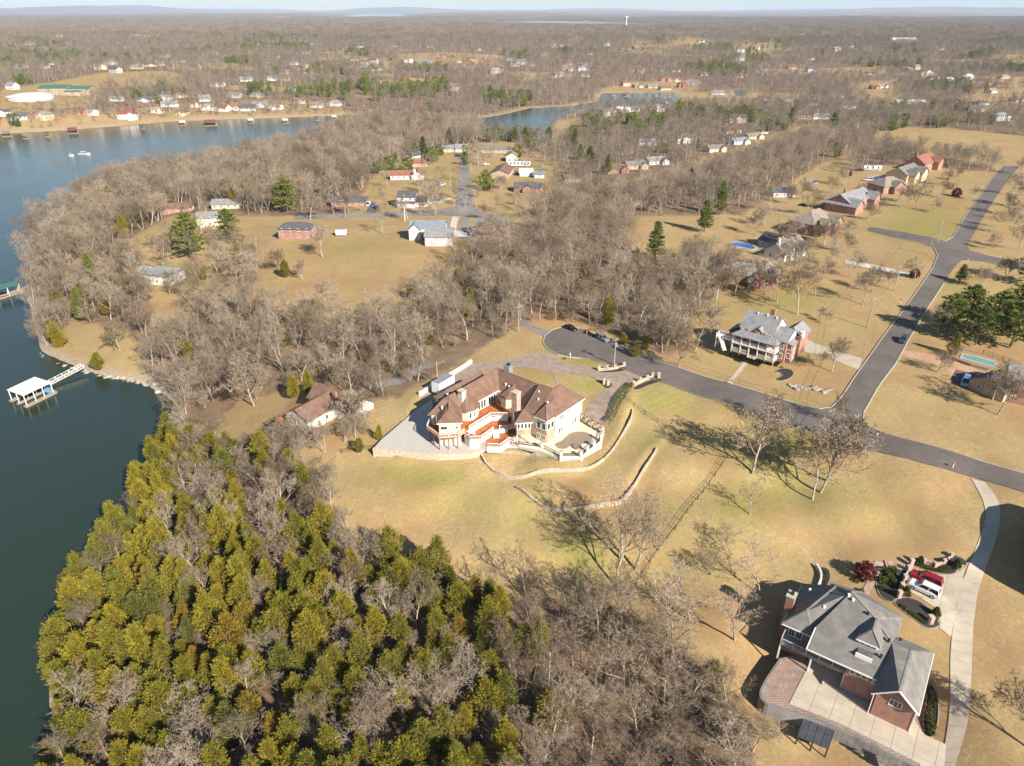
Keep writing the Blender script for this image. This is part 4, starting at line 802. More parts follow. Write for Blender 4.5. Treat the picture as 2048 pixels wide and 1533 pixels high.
TRIM = M('white_trim', (.82, .79, .74), (.76, .73, .68), 1, .6); GLASS = M('window_glass', (.03, .035, .045), (.06, .065, .075), .6, .08, spec=.7)
DECK = M_rows('red_stained_deck', (.47, .165, .055), (.41, .135, .045), (.27, .085, .03), 4, .15, .02, rot='flat'); WOODP = M('grey_wood', (.36, .30, .24), (.26, .21, .165), 2, .85)
BLACKM = M('black_metal', (.02, .02, .022), (.03, .03, .03), 3, .5); STEEL = M('grey_steel', (.42, .43, .45), (.33, .34, .36), 2, .45, metal=.5)
def fascia(mb_list): pass
WCACHE = {}
def window(par, x, y, z, ang, w, h, deep=True, name='window', mull=1, frame=None):
    """a window set into a wall: white frame with glazing bars, dark pane; ang is the way it faces (local degrees)"""
    k = (w, h, mull)
    if k not in WCACHE:
        f = MB(); t = .09
        f.box(-w / 2, -.07, 0, -w / 2 + t, .05, h); f.box(w / 2 - t, -.07, 0, w / 2, .05, h); f.box(-w / 2 - .04, -.1, -.06, w / 2 + .04, .05, .05); f.box(-w / 2 + t, -.07, h - t, w / 2 - t, .05, h)
        for i in range(1, mull + 1):
            if mull: f.box(-w / 2 + w * i / (mull + 1) - .03, -.06, .05, -w / 2 + w * i / (mull + 1) + .03, .04, h - t)
        g = MB(); g.box(-w / 2 + .03, -.03, .02, w / 2 - .03, .06, h - .03)
        WCACHE[k] = (f.mesh('window', TRIM), g.mesh('pane', GLASS))
    fm, gm = WCACHE[k]; o = child(name, fm, par, (x, y, z), math.radians(ang + 90)); child('pane', gm, o); return o
def door(par, x, y, z, ang, w=1.0, h=2.1, col=None):
    k = ('door', w, h, col.name if col else '')
    if k not in WCACHE:
        f = MB(); f.box(-w / 2, -.06, 0, w / 2, .05, h); g = MB(); g.tube((w * .36, -.12, h * .47), (w * .36, -.05, h * .47), .05); WCACHE[k] = (f.mesh('door', col or TRIM), g.mesh('handle', STEEL))
    o = child('door', WCACHE[k][0], par, (x, y, z), math.radians(ang + 90)); child('handle', WCACHE[k][1], o); return o
def railing(par, pts, h=.95, mat=None, gap=.28, closed=False, name='railing', post=2.0):
    """one run of railing: posts, two rails, slim balusters"""
    mb = MB(); mat = mat or TRIM
    q = list(pts) + ([pts[0]] if closed else [])
    for a, b in zip(q[:-1], q[1:]):
        a = Vector(a); b = Vector(b); L = (b - a).length; up = Vector((0, 0, 1))
        mb.bar(a + up * h, b + up * h, .12, .08); mb.bar(a + up * .12, b + up * .12, .07, .07)
        n = max(1, int(L / gap))
        for i in range(n + 1):
            p = a.lerp(b, i / n); mb.bar(p + up * .1, p + up * h, .055, .055)
        m = max(1, int(L / post))
        for i in range(m + 1):
            p = a.lerp(b, i / m); mb.bar(p, p + up * (h + .12), .13, .13)
    return mb.build(name, mat, par)
def stairs(par, a, b, width, n, mat, name='step'):
    """a flight of separate treads between two points with side strings"""
    a = Vector(a); b = Vector(b); d = b - a; hd = Vector((d.x, d.y, 0)).normalized(); s = Vector((-hd.y, hd.x, 0)) * width / 2
    for i in range(n):
        p = a + d * ((i + .5) / n); m = MB(); m.bar(p - s, p + s, d.xy.length / n * 1.05, .07); m.build(name, mat, par)
    m = MB(); m.bar(a - s, b - s, .08, .28); m.build('stringer', TRIM, par); m = MB(); m.bar(a + s, b + s, .08, .28); m.build('stringer', TRIM, par)
def vent(par, x, y, z, s=.3, mat=None):
    m = MB(); m.tube((x, y, z - .3), (x, y, z + s), .14, .14, 7); m.tube((x, y, z + s), (x, y, z + s + .12), .24, .16, 7); m.build('roof_vent', mat or TRIM, par)
# ------------------------------------------------------------------ the big brown-roofed house
E = 2.7
mh = thing('large_house', (-3 * 1.075, 143.8 * 1.075, 0), math.radians(-40), 'sprawling cream house with brown hip roofs and stepped red decks', 'house', scale=1.075)
r = MB(); A = (-3.5, 3.5, 5.8); PA = (-.15, -16, 4.7)
for f in [[(0, -13, E), (0, 0, E), A, (-3.2, -13, 5.6)], [(-7, 7, E), A, (-3.0, -15.3, 5.5), (-4.3, -18.3, E), (-7, -14, E)], [(0, 0, E), (10.5, 0, E), (10.5, 3.4, 5.8), A], [A, (10.5, 3.4, 5.8), (10.5, 7, E), (-7, 7, E)],
          [(-3.0, -15.3, 5.5), (-1.7, -14.4, 5.4), (-3.0, -17.2, E + .05), (-4.3, -18.3, E)], [(-3.2, -13, 5.6), (0, -13, E), (0, -12.4, E), (-1.7, -14.4, 5.4), (-3.0, -15.3, 5.5)],
          [(-.2, -19.8, E), (3.7, -16, E), PA], [(3.7, -16, E), (0, -12.3, E), (-1.7, -14.4, 5.35), PA], [PA, (-1.7, -14.4, 5.35), (-4, -16.2, E), (-.2, -19.8, E)],
          [(-5.4, -12, E), (-5.4, 2.2, E), (-7.4, 2.2, 4.1), (-7.4, -9.8, 4.1)], [(-9.4, -12, E), (-9.4, 2.2, E), (-7.4, 2.2, 4.1), (-7.4, -9.8, 4.1)], [(-5.4, -12, E), (-7.4, -9.8, 4.1), (-9.4, -12, E)],
          [(17.4, -1.4, E), (17.4, 9.4, E), (13.35, 5.4, 6.5), (13.35, 2.65, 6.5)], [(9.9, 2.6, 6.5), (5.75, .6, E), (10.4, -3.7, E)], [(9.9, 2.6, 6.5), (10.4, -3.7, E), (13.7, -3.7, E), (13.35, 2.65, 6.5)], [(13.35, 2.65, 6.5), (13.7, -3.7, E), (17.4, -1.4, E)],
          [(5.75, 6.5, E), (5.75, .6, E), (9.9, 2.6, 6.5)], [(5.75, 6.5, E), (9.9, 2.6, 6.5), (13.35, 2.65, 6.5), (9.4, 6.5, E)], [(9.4, 6.5, E), (13.35, 2.65, 6.5), (13.35, 5.4, 6.5), (9.4, 9.4, E)], [(9.4, 9.4, E), (13.35, 5.4, 6.5), (17.4, 9.4, E)],
          [(13.6, -4.2, E + .03), (17.1, -4.2, E + .03), (14.9, -1.6, 5.0)], [(17.1, -4.2, E + .03), (17.1, -1.2, E + .03), (14.9, 1.2, 5.05), (14.9, -1.6, 5.0)], [(13.6, -4.2, E + .03), (14.9, -1.6, 5.0), (14.9, 1.2, 5.05), (13.6, -1.0, E + .03)],
          [(12.3, -8.95, 2.6), (14.9, -6.1, 2.6), (12.05, -5.95, 4.5)], [(14.9, -6.1, 2.6), (11.8, -3.0, 2.6), (12.05, -5.95, 4.5)], [(11.8, -3.0, 2.6), (9.15, -5.8, 2.6), (12.05, -5.95, 4.5)], [(9.15, -5.8, 2.6), (12.3, -8.95, 2.6), (12.05, -5.95, 4.5)],
          [(9.4, 6.5, E), (11.4, 10.6, E), (13.4, 6.5, 4.6)]]: r.slab(f, .18)
tp = (-1.2, -9.8, 5.0); oc = [(-.3, -12.7, 2.6), (1.2, -12.1, 2.6), (1.9, -10.3, 2.6), (1.6, -8.4, 2.6), (.5, -7.1, 2.6), (-.4, -6.9, 2.6)]
for a, b in zip(oc[:-1], oc[1:]): r.slab([a, b, tp], .15)
tp = (3.4, 1.5, 4.9); oc = [(.9, -.3, 2.6), (1.7, -1.9, 2.6), (3.8, -2.2, 2.6), (5.1, -1.0, 2.6), (5.4, .4, 2.6)]
for a, b in zip(oc[:-1], oc[1:]): r.slab([a, b, tp], .15)
rf = r.build('roof', RBROWN, mh)
for p in [(1.0, 1.2, 3.9), (2.2, 1.0, 3.7), (8.2, 1.6, 4.2), (10.8, 1.0, 5.4), (11.9, -.6, 4.6), (14.7, -.9, 4.9), (-5.6, -11, 4.0), (-1.9, -16.4, 4.4)]: vent(rf, *p)
def caps(par, segs, mat):
    m = MB()
    for a, b in segs: m.bar((a[0], a[1], a[2] + .03), (b[0], b[1], b[2] + .03), .28, .07)
    m.build('ridge_cap', mat, par)
caps(mh, [((0, -13, E), (-3.2, -13, 5.6)) if False else (A, (0, 0, E)), (A, (10.5, 3.4, 5.8)), (A, (-3.0, -15.3, 5.5)), ((-3.0, -15.3, 5.5), (-4.3, -18.3, E)), ((-1.7, -14.4, 5.4), (-3.0, -17.2, E)), (PA, (-.2, -19.8, E)), (PA, (3.7, -16, E)), (PA, (-1.7, -14.4, 5.35)), ((13.35, 2.65, 6.5), (17.4, -1.4, E)), ((9.9, 2.6, 6.5), (13.35, 2.65, 6.5)), ((13.35, 2.65, 6.5), (13.35, 5.4, 6.5)), ((13.35, 5.4, 6.5), (17.4, 9.4, E)), ((9.9, 2.6, 6.5), (10.4, -3.7, E)), ((9.9, 2.6, 6.5), (5.75, .6, E)), ((14.9, -1.6, 5), (17.1, -4.2, E)), ((14.9, -1.6, 5), (13.6, -4.2, E)), ((14.9, -1.6, 5), (14.9, 1.2, 5.05)), ((12.05, -5.95, 4.5), (12.3, -8.95, 2.6)), ((12.05, -5.95, 4.5), (14.9, -6.1, 2.6)), ((12.05, -5.95, 4.5), (9.15, -5.8, 2.6)), ((-7.4, 2.2, 4.1), (-7.4, -9.8, 4.1)), ((-1.2, -9.8, 5), (1.2, -12.1, 2.6)), ((-1.2, -9.8, 5), (1.9, -10.3, 2.6)), ((-1.2, -9.8, 5), (1.6, -8.4, 2.6))], shingle('brown_ridge', (.25, .155, .115)))
gu = MB()
for a, b in [((0, -12.4, E), (0, 0, E)), ((-.2, -19.8, E), (3.7, -16, E)), ((-.2, -19.8, E), (-4, -16.2, E)), ((17.4, -1.4, E), (17.4, 9.4, E)), ((13.6, -4.2, E), (17.1, -4.2, E)), ((17.1, -4.2, E), (17.1, -1.3, E)), ((12.3, -8.95, 2.6), (14.9, -6.1, 2.6)), ((9.15, -5.8, 2.6), (12.3, -8.95, 2.6)), ((-4.3, -18.3, E), (-7, -14, E))]: gu.bar((a[0], a[1], a[2] - .12), (b[0], b[1], b[2] - .12), .14, .2)
gu.build('gutter', TRIM, mh)
wl = MB(); B0 = -3.3; T0 = E - .12
wl.prism([(-6.6, 6.6), (-6.6, -13.8), (-4, -17.7), (-2.6, -16.8), (-.4, -13), (-.4, -.4), (10.2, -.4), (10.2, 6.6)], B0, T0)
wl.prism([(-.2, -19.2), (3.1, -16), (-.1, -12.9), (-3.4, -16)], B0, T0 + .01); wl.prism([(-9, -11.6), (-6.5, -11.6), (-6.5, 1.9), (-9, 1.9)], B0, T0)
wl.prism([(6.3, .8), (10.5, -3.2), (13.95, -3.2), (13.95, -1), (17, -1), (17, 9), (9.8, 9), (9.8, 6.2), (6.3, 6.2)], B0, T0 + .02)
wl.prism([(-.42, -12.3), (.9, -11.7), (1.5, -10.2), (1.25, -8.7), (.3, -7.6), (-.42, -7.3)], 0, 2.48); wl.prism([(1.3, -.45), (2.0, -1.6), (3.7, -1.9), (4.7, -.9), (4.9, -.45)], 0, 2.48)
wl.build('wall', CREAM, mh)
wb = MB(); wb.prism([(13.9, -3.75), (16.75, -3.75), (16.75, -.9), (13.9, -.9)], B0, T0 + .03); wb.build('brick_bay', TANBRICK, mh)
wb = MB(); wb.prism([(12.3, -8.4), (14.35, -6.1), (11.8, -3.55), (9.7, -5.8)], -.5, .75); wb.build('brick_base', TANBRICK, mh)
ws = MB(); sq = [(12.3, -8.38), (14.33, -6.1), (11.8, -3.57), (9.72, -5.8)]
ws.prism([(a * .995 + 12.03 * .005, b * .995 - 5.96 * .005) for a, b in sq], .75, 2.5); ws.build('sunroom', TRIM, mh)
for a, b in ((sq[0], sq[1]), (sq[3], sq[0])):
    dx, dy = b[0] - a[0], b[1] - a[1]; L = math.hypot(dx, dy); an = math.degrees(math.atan2(-dx, dy)) + 180 if False else math.degrees(math.atan2(-dx, dy))
    nx, ny = dy / L, -dx / L; an = math.degrees(math.atan2(ny, nx))
    for i in range(4):
        t = (i + .5) / 4; window(mh, a[0] + dx * t + nx * .02, a[1] + dy * t + ny * .02, .95, an, .62, 1.35, mull=0)
for p in ((12.2, -8.2), (14.1, -6.2)):
    m = MB(); m.box(p[0] - .1, p[1] - .1, B0, p[0] + .1, p[1] + .1, -.5); m.build('post', TRIM, mh)
for y in (-6.35, -5.45, -4.55): window(mh, -.38, y, .1, 0, .8, 2.05, mull=0)
for y in (-3.0, -2.1, -1.2): window(mh, -.38, y, .1, 0, .8, 2.05, mull=0)
window(mh, 1.25, -10.95, .55, -23, .6, 1.5, mull=0); window(mh, 1.48, -9.9, .55, 5, .6, 1.5, mull=0); window(mh, .85, -8.15, .5, 48, .9, 1.5, mull=0)
dg = .7071; 
def pv(t, o=.02): return (-.2 + 3.3 * t + dg * o, -19.2 + 3.2 * t - dg * o)
window(mh, *pv(.22), .9, -45, 1.6, .85, mull=0); window(mh, *pv(.82), 1.15, -45, .75, .55, mull=0)
window(mh, -3.4, -17.35, .5, 205, .9, 1.2)
for y in (.6, 1.5): window(mh, 17.02, y, .8, 0, .6, 1.3, mull=0)
window(mh, 17.02, 4.0, 1.2, 0, .5, .8, mull=0)
for y in (7.3, 8.4): window(mh, 17.02, y, .9, 0, .5, 1.4, mull=0)
for y in (.5, 1.4, 5.6, 6.5): window(mh, 17.02, y, -2.5, 0, .7, 1.4, mull=0)
door(mh, 17.03, 3.5, -3.2, 0, 1.0, 2.2)
for y in (-3.1, -1.8): window(mh, 16.77, y, .1, 0, 1.0, 1.55, mull=0); window(mh, 16.77, y, 1.8, 0, 1.0, .5, mull=0)
window(mh, 16.77, -2.6, -2.5, 0, .6, 1.0, mull=0)
for x in (14.6, 16.0): window(mh, x, -3.77, 0, -90, 1.15, 1.65, mull=0); window(mh, x, -3.77, 1.78, -90, 1.15, .55, mull=0); window(mh, x, -3.77, -2.6, -90, .95, 1.3)
for p in ((-.4, -12.7, 0, 2.4), (17.05, -1.02, B0, T0)): pass
ch = MB(); ch.box(-2.2, -11.2, 3.4, -.9, -10, 6.3); ch.build('chimney', STUCCO, mh); ch = MB(); ch.box(-2.35, -11.35, 6.3, -.75, -9.85, 6.5); ch.build('chimney_cap', STONEW, mh)
ch = MB(); ch.box(7.6, -4.6, B0, 9.1, -3.2, 6.6); ch.build('chimney', TANBRICK, mh); ch = MB(); ch.box(7.5, -4.7, 6.6, 9.2, -3.1, 6.8); ch.build('chimney_cap', STONEW, mh)
ch = MB(); ch.box(-1.3, 3.3, 4.2, .2, 4.7, 7.3); ch.build('chimney', STEEL, mh); ch = MB(); ch.tube((-.5, 4, 7.3), (-.5, 4, 7.9), .35, .35, 8); ch.build('chimney_cap', BLACKM, mh)
# decks
DD = [('upper_deck', [(-5, -17.4), (-3.6, -19.6), (1.1, -20.6), (3.9, -17.6), (3.6, -14.6), (3.4, -6.7), (6.2, -4.3), (7.6, -3.4), (6.3, .5), (0, 0), (-.4, -12.6), (-3.2, -16.2)], 0.0, .25),
      ('middle_deck', [(3.4, -15.2), (5.3, -15.6), (6.9, -13.9), (6.6, -8.9), (8.6, -7.0), (9.4, -5.6), (7.4, -3.4), (6.2, -4.4), (3.4, -6.8)], -1.2, .22), ('lower_deck', [(6.8, -14.1), (9.1, -14.2), (11.2, -12.6), (11.1, -9.5), (12.2, -9.0), (9.6, -6.2), (8.6, -7.0), (6.7, -8.9)], -2.1, .2)]
for nm, pl, z, th in DD:
    m = MB(); m.prism(pl, z - th, z); m.build(nm, DECK, mh)
def skirt(pts, z0, z1):
    m = MB()
    for a, b in zip(pts[:-1], pts[1:]): m.bar((*a, (z0 + z1) / 2), (*b, (z0 + z1) / 2), .1, z1 - z0)
    m.build('deck_skirt', TRIM, mh)
skirt([(3.62, -14.4), (3.42, -6.6), (6.3, -4.2)], -1.2, -.02); skirt([(3.45, -15.25), (5.32, -15.66), (6.97, -13.9), (6.67, -8.85), (8.6, -7.0)], B0, -1.22); skirt([(6.85, -14.2), (9.15, -14.3), (11.3, -12.6), (11.2, -9.5)], B0, -2.12)
railing(mh, [(-5, -17.4, 0), (-3.6, -19.6, 0), (1.1, -20.6, 0), (3.9, -17.6, 0), (3.62, -15.6, 0)]); railing(mh, [(3.6, -13.9, 0), (3.4, -6.7, 0), (6.2, -4.3, 0), (7.5, -3.4, 0)]); railing(mh, [(3.5, -15.3, -1.2), (5.3, -15.6, -1.2), (6.9, -13.9, -1.2), (6.65, -9.6, -1.2)]); railing(mh, [(7.2, -8.2, -1.2), (8.6, -7, -1.2), (9.3, -5.6, -1.2)])
railing(mh, [(6.9, -14.1, -2.1), (9.1, -14.2, -2.1), (11.2, -12.6, -2.1), (11.1, -9.5, -2.1), (12.2, -9.0, -2.1)])
stairs(mh, (3.9, -14.9, 0), (4.0, -13.0, -1.15), 1.0, 6, TRIM); stairs(mh, (6.9, -9.2, -1.2), (8.3, -10.4, -2.05), 1.2, 5, TRIM)
for p in ((-3.5, -19.4), (-1.4, -19.8), (1.0, -20.4), (2.4, -19.0), (3.7, -17.6), (3.5, -15.0)):
    m = MB(); m.box(p[0] - .12, p[1] - .12, B0, p[0] + .12, p[1] + .12, -.2); m.build('post', WOODP, mh)
# patio, pool terrace and their low retaining wall
m = MB(); m.prism([p for p in patio_w], PATIO_Z - .6, PATIO_Z); o = m.build('patio', M('patio_gravel', (.50, .465, .42), (.38, .35, .315), 3.0, .95, .4, dist=.05)); tag(o, 'pale patio on a low wall in front of the stepped decks', 'patio', kind='structure')
pt = [P(u, v, PATIO_Z)[:2] for u, v in [(1050, 842), (1100, 862), (1163, 840), (1199, 853), (1204, 868), (1202, 892), (1160, 915.5), (1121, 915.5), (1079, 901), (1037, 892)]]
m = MB(); m.prism(pt, PATIO_Z - .3, PATIO_Z + .05); o = m.build('pool_terrace', M('cream_paving', (.70, .60, .43), (.62, .52, .37), .8, .8)); tag(o, 'cream paved terrace round the covered pool', 'terrace', kind='structure')
pool = spline([P(u, v, PATIO_Z)[:2] for u, v in [(1111, 889), (1122, 884), (1132, 875), (1143, 867), (1158, 864.5), (1172, 866), (1182, 873), (1184, 881), (1176, 887), (1163, 889), (1152, 888), (1140, 893), (1130, 898), (1117, 897)]], 5, True)
pc = thing('covered_pool', (0, 0, 0), 0, 'kidney shaped pool under a taut brown cover on the cream terrace', 'pool'); m = MB(); m.prism(pool, PATIO_Z, PATIO_Z + .12); m.build('pool_cover', M('brown_cover', (.27, .21, .155), (.22, .17, .125), 1.5, .8), pc)
spa = [P(1154 + 9 * math.cos(t), 895 + 5.5 * math.sin(t), PATIO_Z)[:2] for t in np.linspace(0, 6.283, 17)[:-1]]
m = MB(); m.prism(spa, PATIO_Z, PATIO_Z + .45); m.build('spa_cover', M('brown_cover2', (.24, .19, .14), (.20, .155, .115), 1.5, .8), pc)
strip_wall('coping', [p for p in pool] , .35, lambda x, y: PATIO_Z, lambda x, y: PATIO_Z + .10, KERB, pc, True)
fw = thing('terrace_fence', (0, 0, 0), 0, 'stone pillars, low wall and black rails round the pool terrace', 'fence'); pl = [(1037, 892), (1084, 898), (1122, 916.5), (1162.5, 915.5), (1175, 905), (1188, 895), (1202, 884), (1205, 868)]
pw = [P(u, v, PATIO_Z)[:2] for u, v in pl]
for i, p in enumerate(pw[1:]):
    m = MB(); hgt = 1.75 if i != 5 else 2.3; m.box(p[0] - .3, p[1] - .3, PATIO_Z - .8, p[0] + .3, p[1] + .3, PATIO_Z + hgt); q = m.build('pillar', STUCCO, fw); m = MB(); m.box(p[0] - .38, p[1] - .38, PATIO_Z + hgt, p[0] + .38, p[1] + .38, PATIO_Z + hgt + .12); m.build('cap', KERB, q)
for a, b in zip(pw[:-1], pw[1:]):
    m = MB(); m.bar((*a, PATIO_Z - .15), (*b, PATIO_Z - .15), .3, 1.1); m.build('low_wall', STUCCO, fw); railing(fw, [(*a, PATIO_Z + .4), (*b, PATIO_Z + .4)], .75, BLACKM, .3, name='rail', post=9)
gt = thing('brick_gate', (0, 0, 0), 0, 'brick gate pillars with black rails where the drive meets the pool terrace', 'gate')
gp = [P(u, v, PATIO_Z + .2)[:2] for u, v in [(1163, 842), (1173, 848), (1184, 855), (1195, 861), (1204, 866)]]
for p in gp[:-1]:
    m = MB(); m.box(p[0] - .28, p[1] - .28, PATIO_Z - .4, p[0] + .28, p[1] + .28, PATIO_Z + 1.9); q = m.build('pillar', TANBRICK, gt); m = MB(); m.tube((*p, PATIO_Z + 1.9), (*p, PATIO_Z + 2.4), .16, .08, 6); m.build('lantern', BLACKM, q)
for a, b in zip(gp[:-1], gp[1:]): railing(gt, [(*a, PATIO_Z + .1), (*b, PATIO_Z + .1)], 1.3, BLACKM, .25, name='rail', post=9)
pwall = [P(u, v, PATIO_Z)[:2] for u, v in [(746, 897), (878, 909), (941, 906), (963, 902)]]
o = strip_wall('patio_wall', densify(pwall, 3)[:-8] if False else pwall, .5, lambda x, y: PATIO_Z - 2.2, lambda x, y: PATIO_Z + .12, STONEW); tag(o, 'pale block retaining wall along the front of the patio', 'wall')
# ------------------------------------------------------------------ the brick house with the taupe roof
KB = 1.169
bh = thing('brick_house', (47.42 * KB, 63.43 * KB, HC - 80 * KB), math.radians(-35.5), 'large red brick house with taupe roofs, dormer and rear balcony', 'house', scale=KB)
r = MB(); S0 = .48
def mz(y): return 2 + (y - 1.25) * S0
for f in [[(-9.2, 1.2, 2), (-.25, 1.25, 2), (.1, 6.5, mz(6.4)), (-2.8, 8.7, mz(8.7)), (-6.4, 10.8, mz(10.7)), (-9.1, 4.3, mz(4.3))], [(-13.4, 3.8, 2), (-8.9, 3.8, 2.0), (-10.9, 6.0, 4.2)], [(-13.4, 3.8, 2), (-10.9, 6.0, 4.2), (-8.6, 12.2, 5.2), (-13.2, 13.6, 2)],
          [(-10.9, 6.0, 4.2), (-8.9, 3.8, 2.0), (-8.6, 4.4, 3.3), (-6.4, 10.8, mz(10.6) - .05), (-8.6, 12.2, 5.2)], [(-13.2, 13.6, 2), (-8.6, 12.2, 5.2), (-9.6, 13.9, 3.6)], [(-9.9, 16.5, 2), (-9.6, 13.9, 3.2), (-8.6, 12.2, 5.0), (-6.4, 10.8, 6.5), (-5.4, 17.2, 2)],
          [(-6.4, 10.8, 6.5), (-2.8, 8.7, mz(8.7) - .02), (.6, 15.2, 2), (-5.4, 17.2, 2)], [(-2.8, 8.7, mz(8.7) - .02), (.1, 6.5, mz(6.4) - .02), (.6, 10.4, 2), (.6, 15.2, 2)], [(.1, 6.5, mz(6.4) - .03), (2.5, 6.5, 4.3), (5.3, 11.6, 1.2), (.6, 11.0, 1.9)],
          [(-.35, -.6, 1.2), (2.45, -.75, 3.8), (2.5, 6.5, 4.35), (.1, 6.5, mz(6.4) - .04), (-.3, 1.3, 1.3)], [(5.25, -.6, 1.2), (5.3, 11.6, 1.2), (2.5, 6.5, 4.35), (2.45, -.75, 3.8)],
          [(-4.0, 4.5, 4.3), (-.8, 4.5, 4.3), (-2.4, 6.0, 5.7)], [(-4.0, 4.5, 4.3), (-2.4, 6.0, 5.7), (-2.4, 8.4, 5.8), (-4.0, 7.8, 4.6)], [(-.8, 4.5, 4.3), (-2.4, 6.0, 5.7), (-2.4, 8.4, 5.8), (-.8, 6.8, 4.4)]]: r.slab(f, .14)
rf = r.build('roof', RTAUPE, bh)
for p in [(-6.6, 10.0, 6.3), (-5.9, 9.6, 6.1), (-3.6, 8.6, 5.7), (-.3, 6.3, 4.7), (-9.0, 7.5, 4.6), (-11.8, 11.5, 3.2), (-.6, 4.0, 3.6), (1.4, 1.4, 2.9), (1.0, 9.2, 3.0)]: vent(rf, *p, s=.2, mat=(TRIM if p[0] < -5 else BLACKM))
caps(bh, [((.1, 6.5, mz(6.4)), (-2.8, 8.7, mz(8.7))), ((-2.8, 8.7, mz(8.7)), (-6.4, 10.8, 6.5)), ((-10.9, 6, 4.2), (-8.6, 12.2, 5.2)), ((-10.9, 6, 4.2), (-13.4, 3.8, 2)), ((2.45, -.75, 3.8), (2.5, 6.5, 4.35)), ((2.5, 6.5, 4.35), (5.3, 11.6, 1.2)), ((-2.4, 6, 5.7), (-4, 4.5, 4.3)), ((-2.4, 6, 5.7), (-.8, 4.5, 4.3)), ((-2.4, 6, 5.7), (-2.4, 8.4, 5.8)), ((-8.6, 12.2, 5.2), (-13.2, 13.6, 2)), ((-6.4, 10.8, 6.5), (-5.4, 17.2, 2))], shingle('taupe_ridge', (.25, .235, .215)))
gu = MB()
for a, b in [((-9.2, 1.2, 2), (-.25, 1.25, 2)), ((-13.4, 3.8, 2), (-9.2, 3.8, 2)), ((5.25, -.6, 1.2), (5.3, 11.6, 1.2)), ((-.35, -.6, 1.2), (2.45, -.75, 3.8)), ((2.45, -.75, 3.8), (5.25, -.6, 1.2)), ((-9.2, 1.2, 2), (-9.1, 4.3, mz(4.3))), ((-13.4, 3.8, 2), (-13.2, 13.6, 2)), ((-4, 4.5, 4.3), (-.8, 4.5, 4.3))]: gu.bar((a[0], a[1], a[2] - .08), (b[0], b[1], b[2] - .08), .13, .18)
gu.build('gutter', TRIM, bh)
wl = MB(); b0 = -3.2
wl.prism([(-12.9, 4.3), (-9.25, 4.3), (-9.25, 13), (-12.8, 13)], b0, 1.86); wl.prism([(-9.2, 4.7), (-3.9, 4.7), (-3.9, 1.75), (.2, 1.75), (.2, 14.7), (-5.5, 16.7), (-9.5, 15.8)], b0, 1.88); wl.prism([(.25, 0), (4.85, 0), (4.85, 11), (.25, 11)], b0, 1.1)
b = len(wl.v); wl.v += [(.25, .02, 1.1), (4.85, .02, 1.1), (2.45, .02, 3.5), (.25, .3, 1.1), (4.85, .3, 1.1), (2.45, .3, 3.5)]; wl.f += [(b, b + 1, b + 2), (b + 5, b + 4, b + 3)]
wl.build('wall', BRICK, bh)
m = MB(); m.box(-3.7, 4.75, 2.6, -1.1, 8, 4.25); m.build('dormer', TRIM, bh)
for x in (-3.15, -2.4, -1.65): window(bh, x, 4.74, 3.65, -90, .62, .55, mull=0)
m = MB(); m.box(-3.4, 3.0, mz(3.0) - .3, -1.5, 4.6, mz(3.6) + .28); m.build('flat_roof', M('dark_membrane', (.13, .125, .12)), bh)
m = MB(); m.box(-3.5, 2.86, mz(3.0) - .3, -1.4, 3.0, mz(3.6) + .32); m.build('roof_edge', TRIM, bh)
for x in (-3.2, -2.45, -1.7, -.95, -.2): window(bh, x + .0, 1.74, .75, -90, .62, 1.0, mull=0)
window(bh, 2.55, 0.0, .2, -90, 1.5, 1.1, mull=2)
for x in (-11.9, -10.9, -7.8, -5.4): window(bh, x, 4.28 if x < -9.3 else 4.68, .15, -90, .85, 1.7)
for x in (-7.9, -5.6):
    g = MB(); g.box(x - 1.05, 4.6, b0 + .02, x + 1.05, 4.72, -.75); g.build('garage_door', TRIM, bh)
m = MB(); m.box(-12.8, 2.1, -.25, -3.92, 4.68, 0); m.build('balcony', WOODP, bh); railing(bh, [(-12.75, 4.2, 0), (-12.75, 2.15, 0), (-3.95, 2.15, 0)], .9, M('grey_rail', (.45, .44, .42), None, 2, .6), .3, post=1.5)
for x in (-12.7, -8.4, -4.0):
    m = MB(); m.box(x - .1, 2.15, b0, x + .1, 2.35, -.25); m.build('post', TRIM, bh)
m = MB(); m.box(-14.0, 6.6, b0, -12.9, 8.0, 4.6); c_ = m.build('chimney', BRICK, bh); m = MB(); m.box(-14.1, 6.5, 4.6, -12.8, 8.1, 4.8); m.build('cap', KERB, c_); m = MB(); m.tube((-13.4, 7.3, 4.8), (-13.4, 7.3, 5.3), .25, .25, 7); m.build('flue', BLACKM, c_)
for x, z0 in ((-.02, 1.1), (4.98, 1.1)):
    m = MB(); m.box(x - .05, -.1, b0, x + .07, .02, z0); m.build('downspout', TRIM, bh)
# court: jointed slabs, red pavers, dark retaining wall
m = MB(); m.prism(court_w, COURT_Z - .5, COURT_Z); o = m.build('paved_court', M_rows('red_pavers', (.29, .185, .145), (.225, .14, .11), (.34, .28, .235), .45, .45, .05, rot='flat')); tag(o, 'red paver border of the garage court below the brick house', 'court', kind='structure')
cwl = [P(u, v, COURT_Z)[:2] for u, v in [(1562, 1318), (1532, 1363), (1521, 1390), (1531, 1406), (1560, 1417), (1607, 1432), (1672, 1456), (1745, 1492), (1822, 1531), (1850, 1562)]]
apr = [P(u, v, COURT_Z)[:2] for u, v in [(1622, 1322), (1700, 1350), (1815, 1420), (1848, 1470), (1892, 1490), (1886, 1558), (1852, 1556), (1838, 1528), (1745, 1480), (1680, 1448), (1640, 1432), (1578, 1408)]]
m = MB(); m.prism(apr, COURT_Z, COURT_Z + .02); m.build('joint_bed', MATS['joint_sand'], o); slab_field(apr, math.radians(-35.5), 2.9, lambda x, y: COURT_Z + .08, o, CONC)
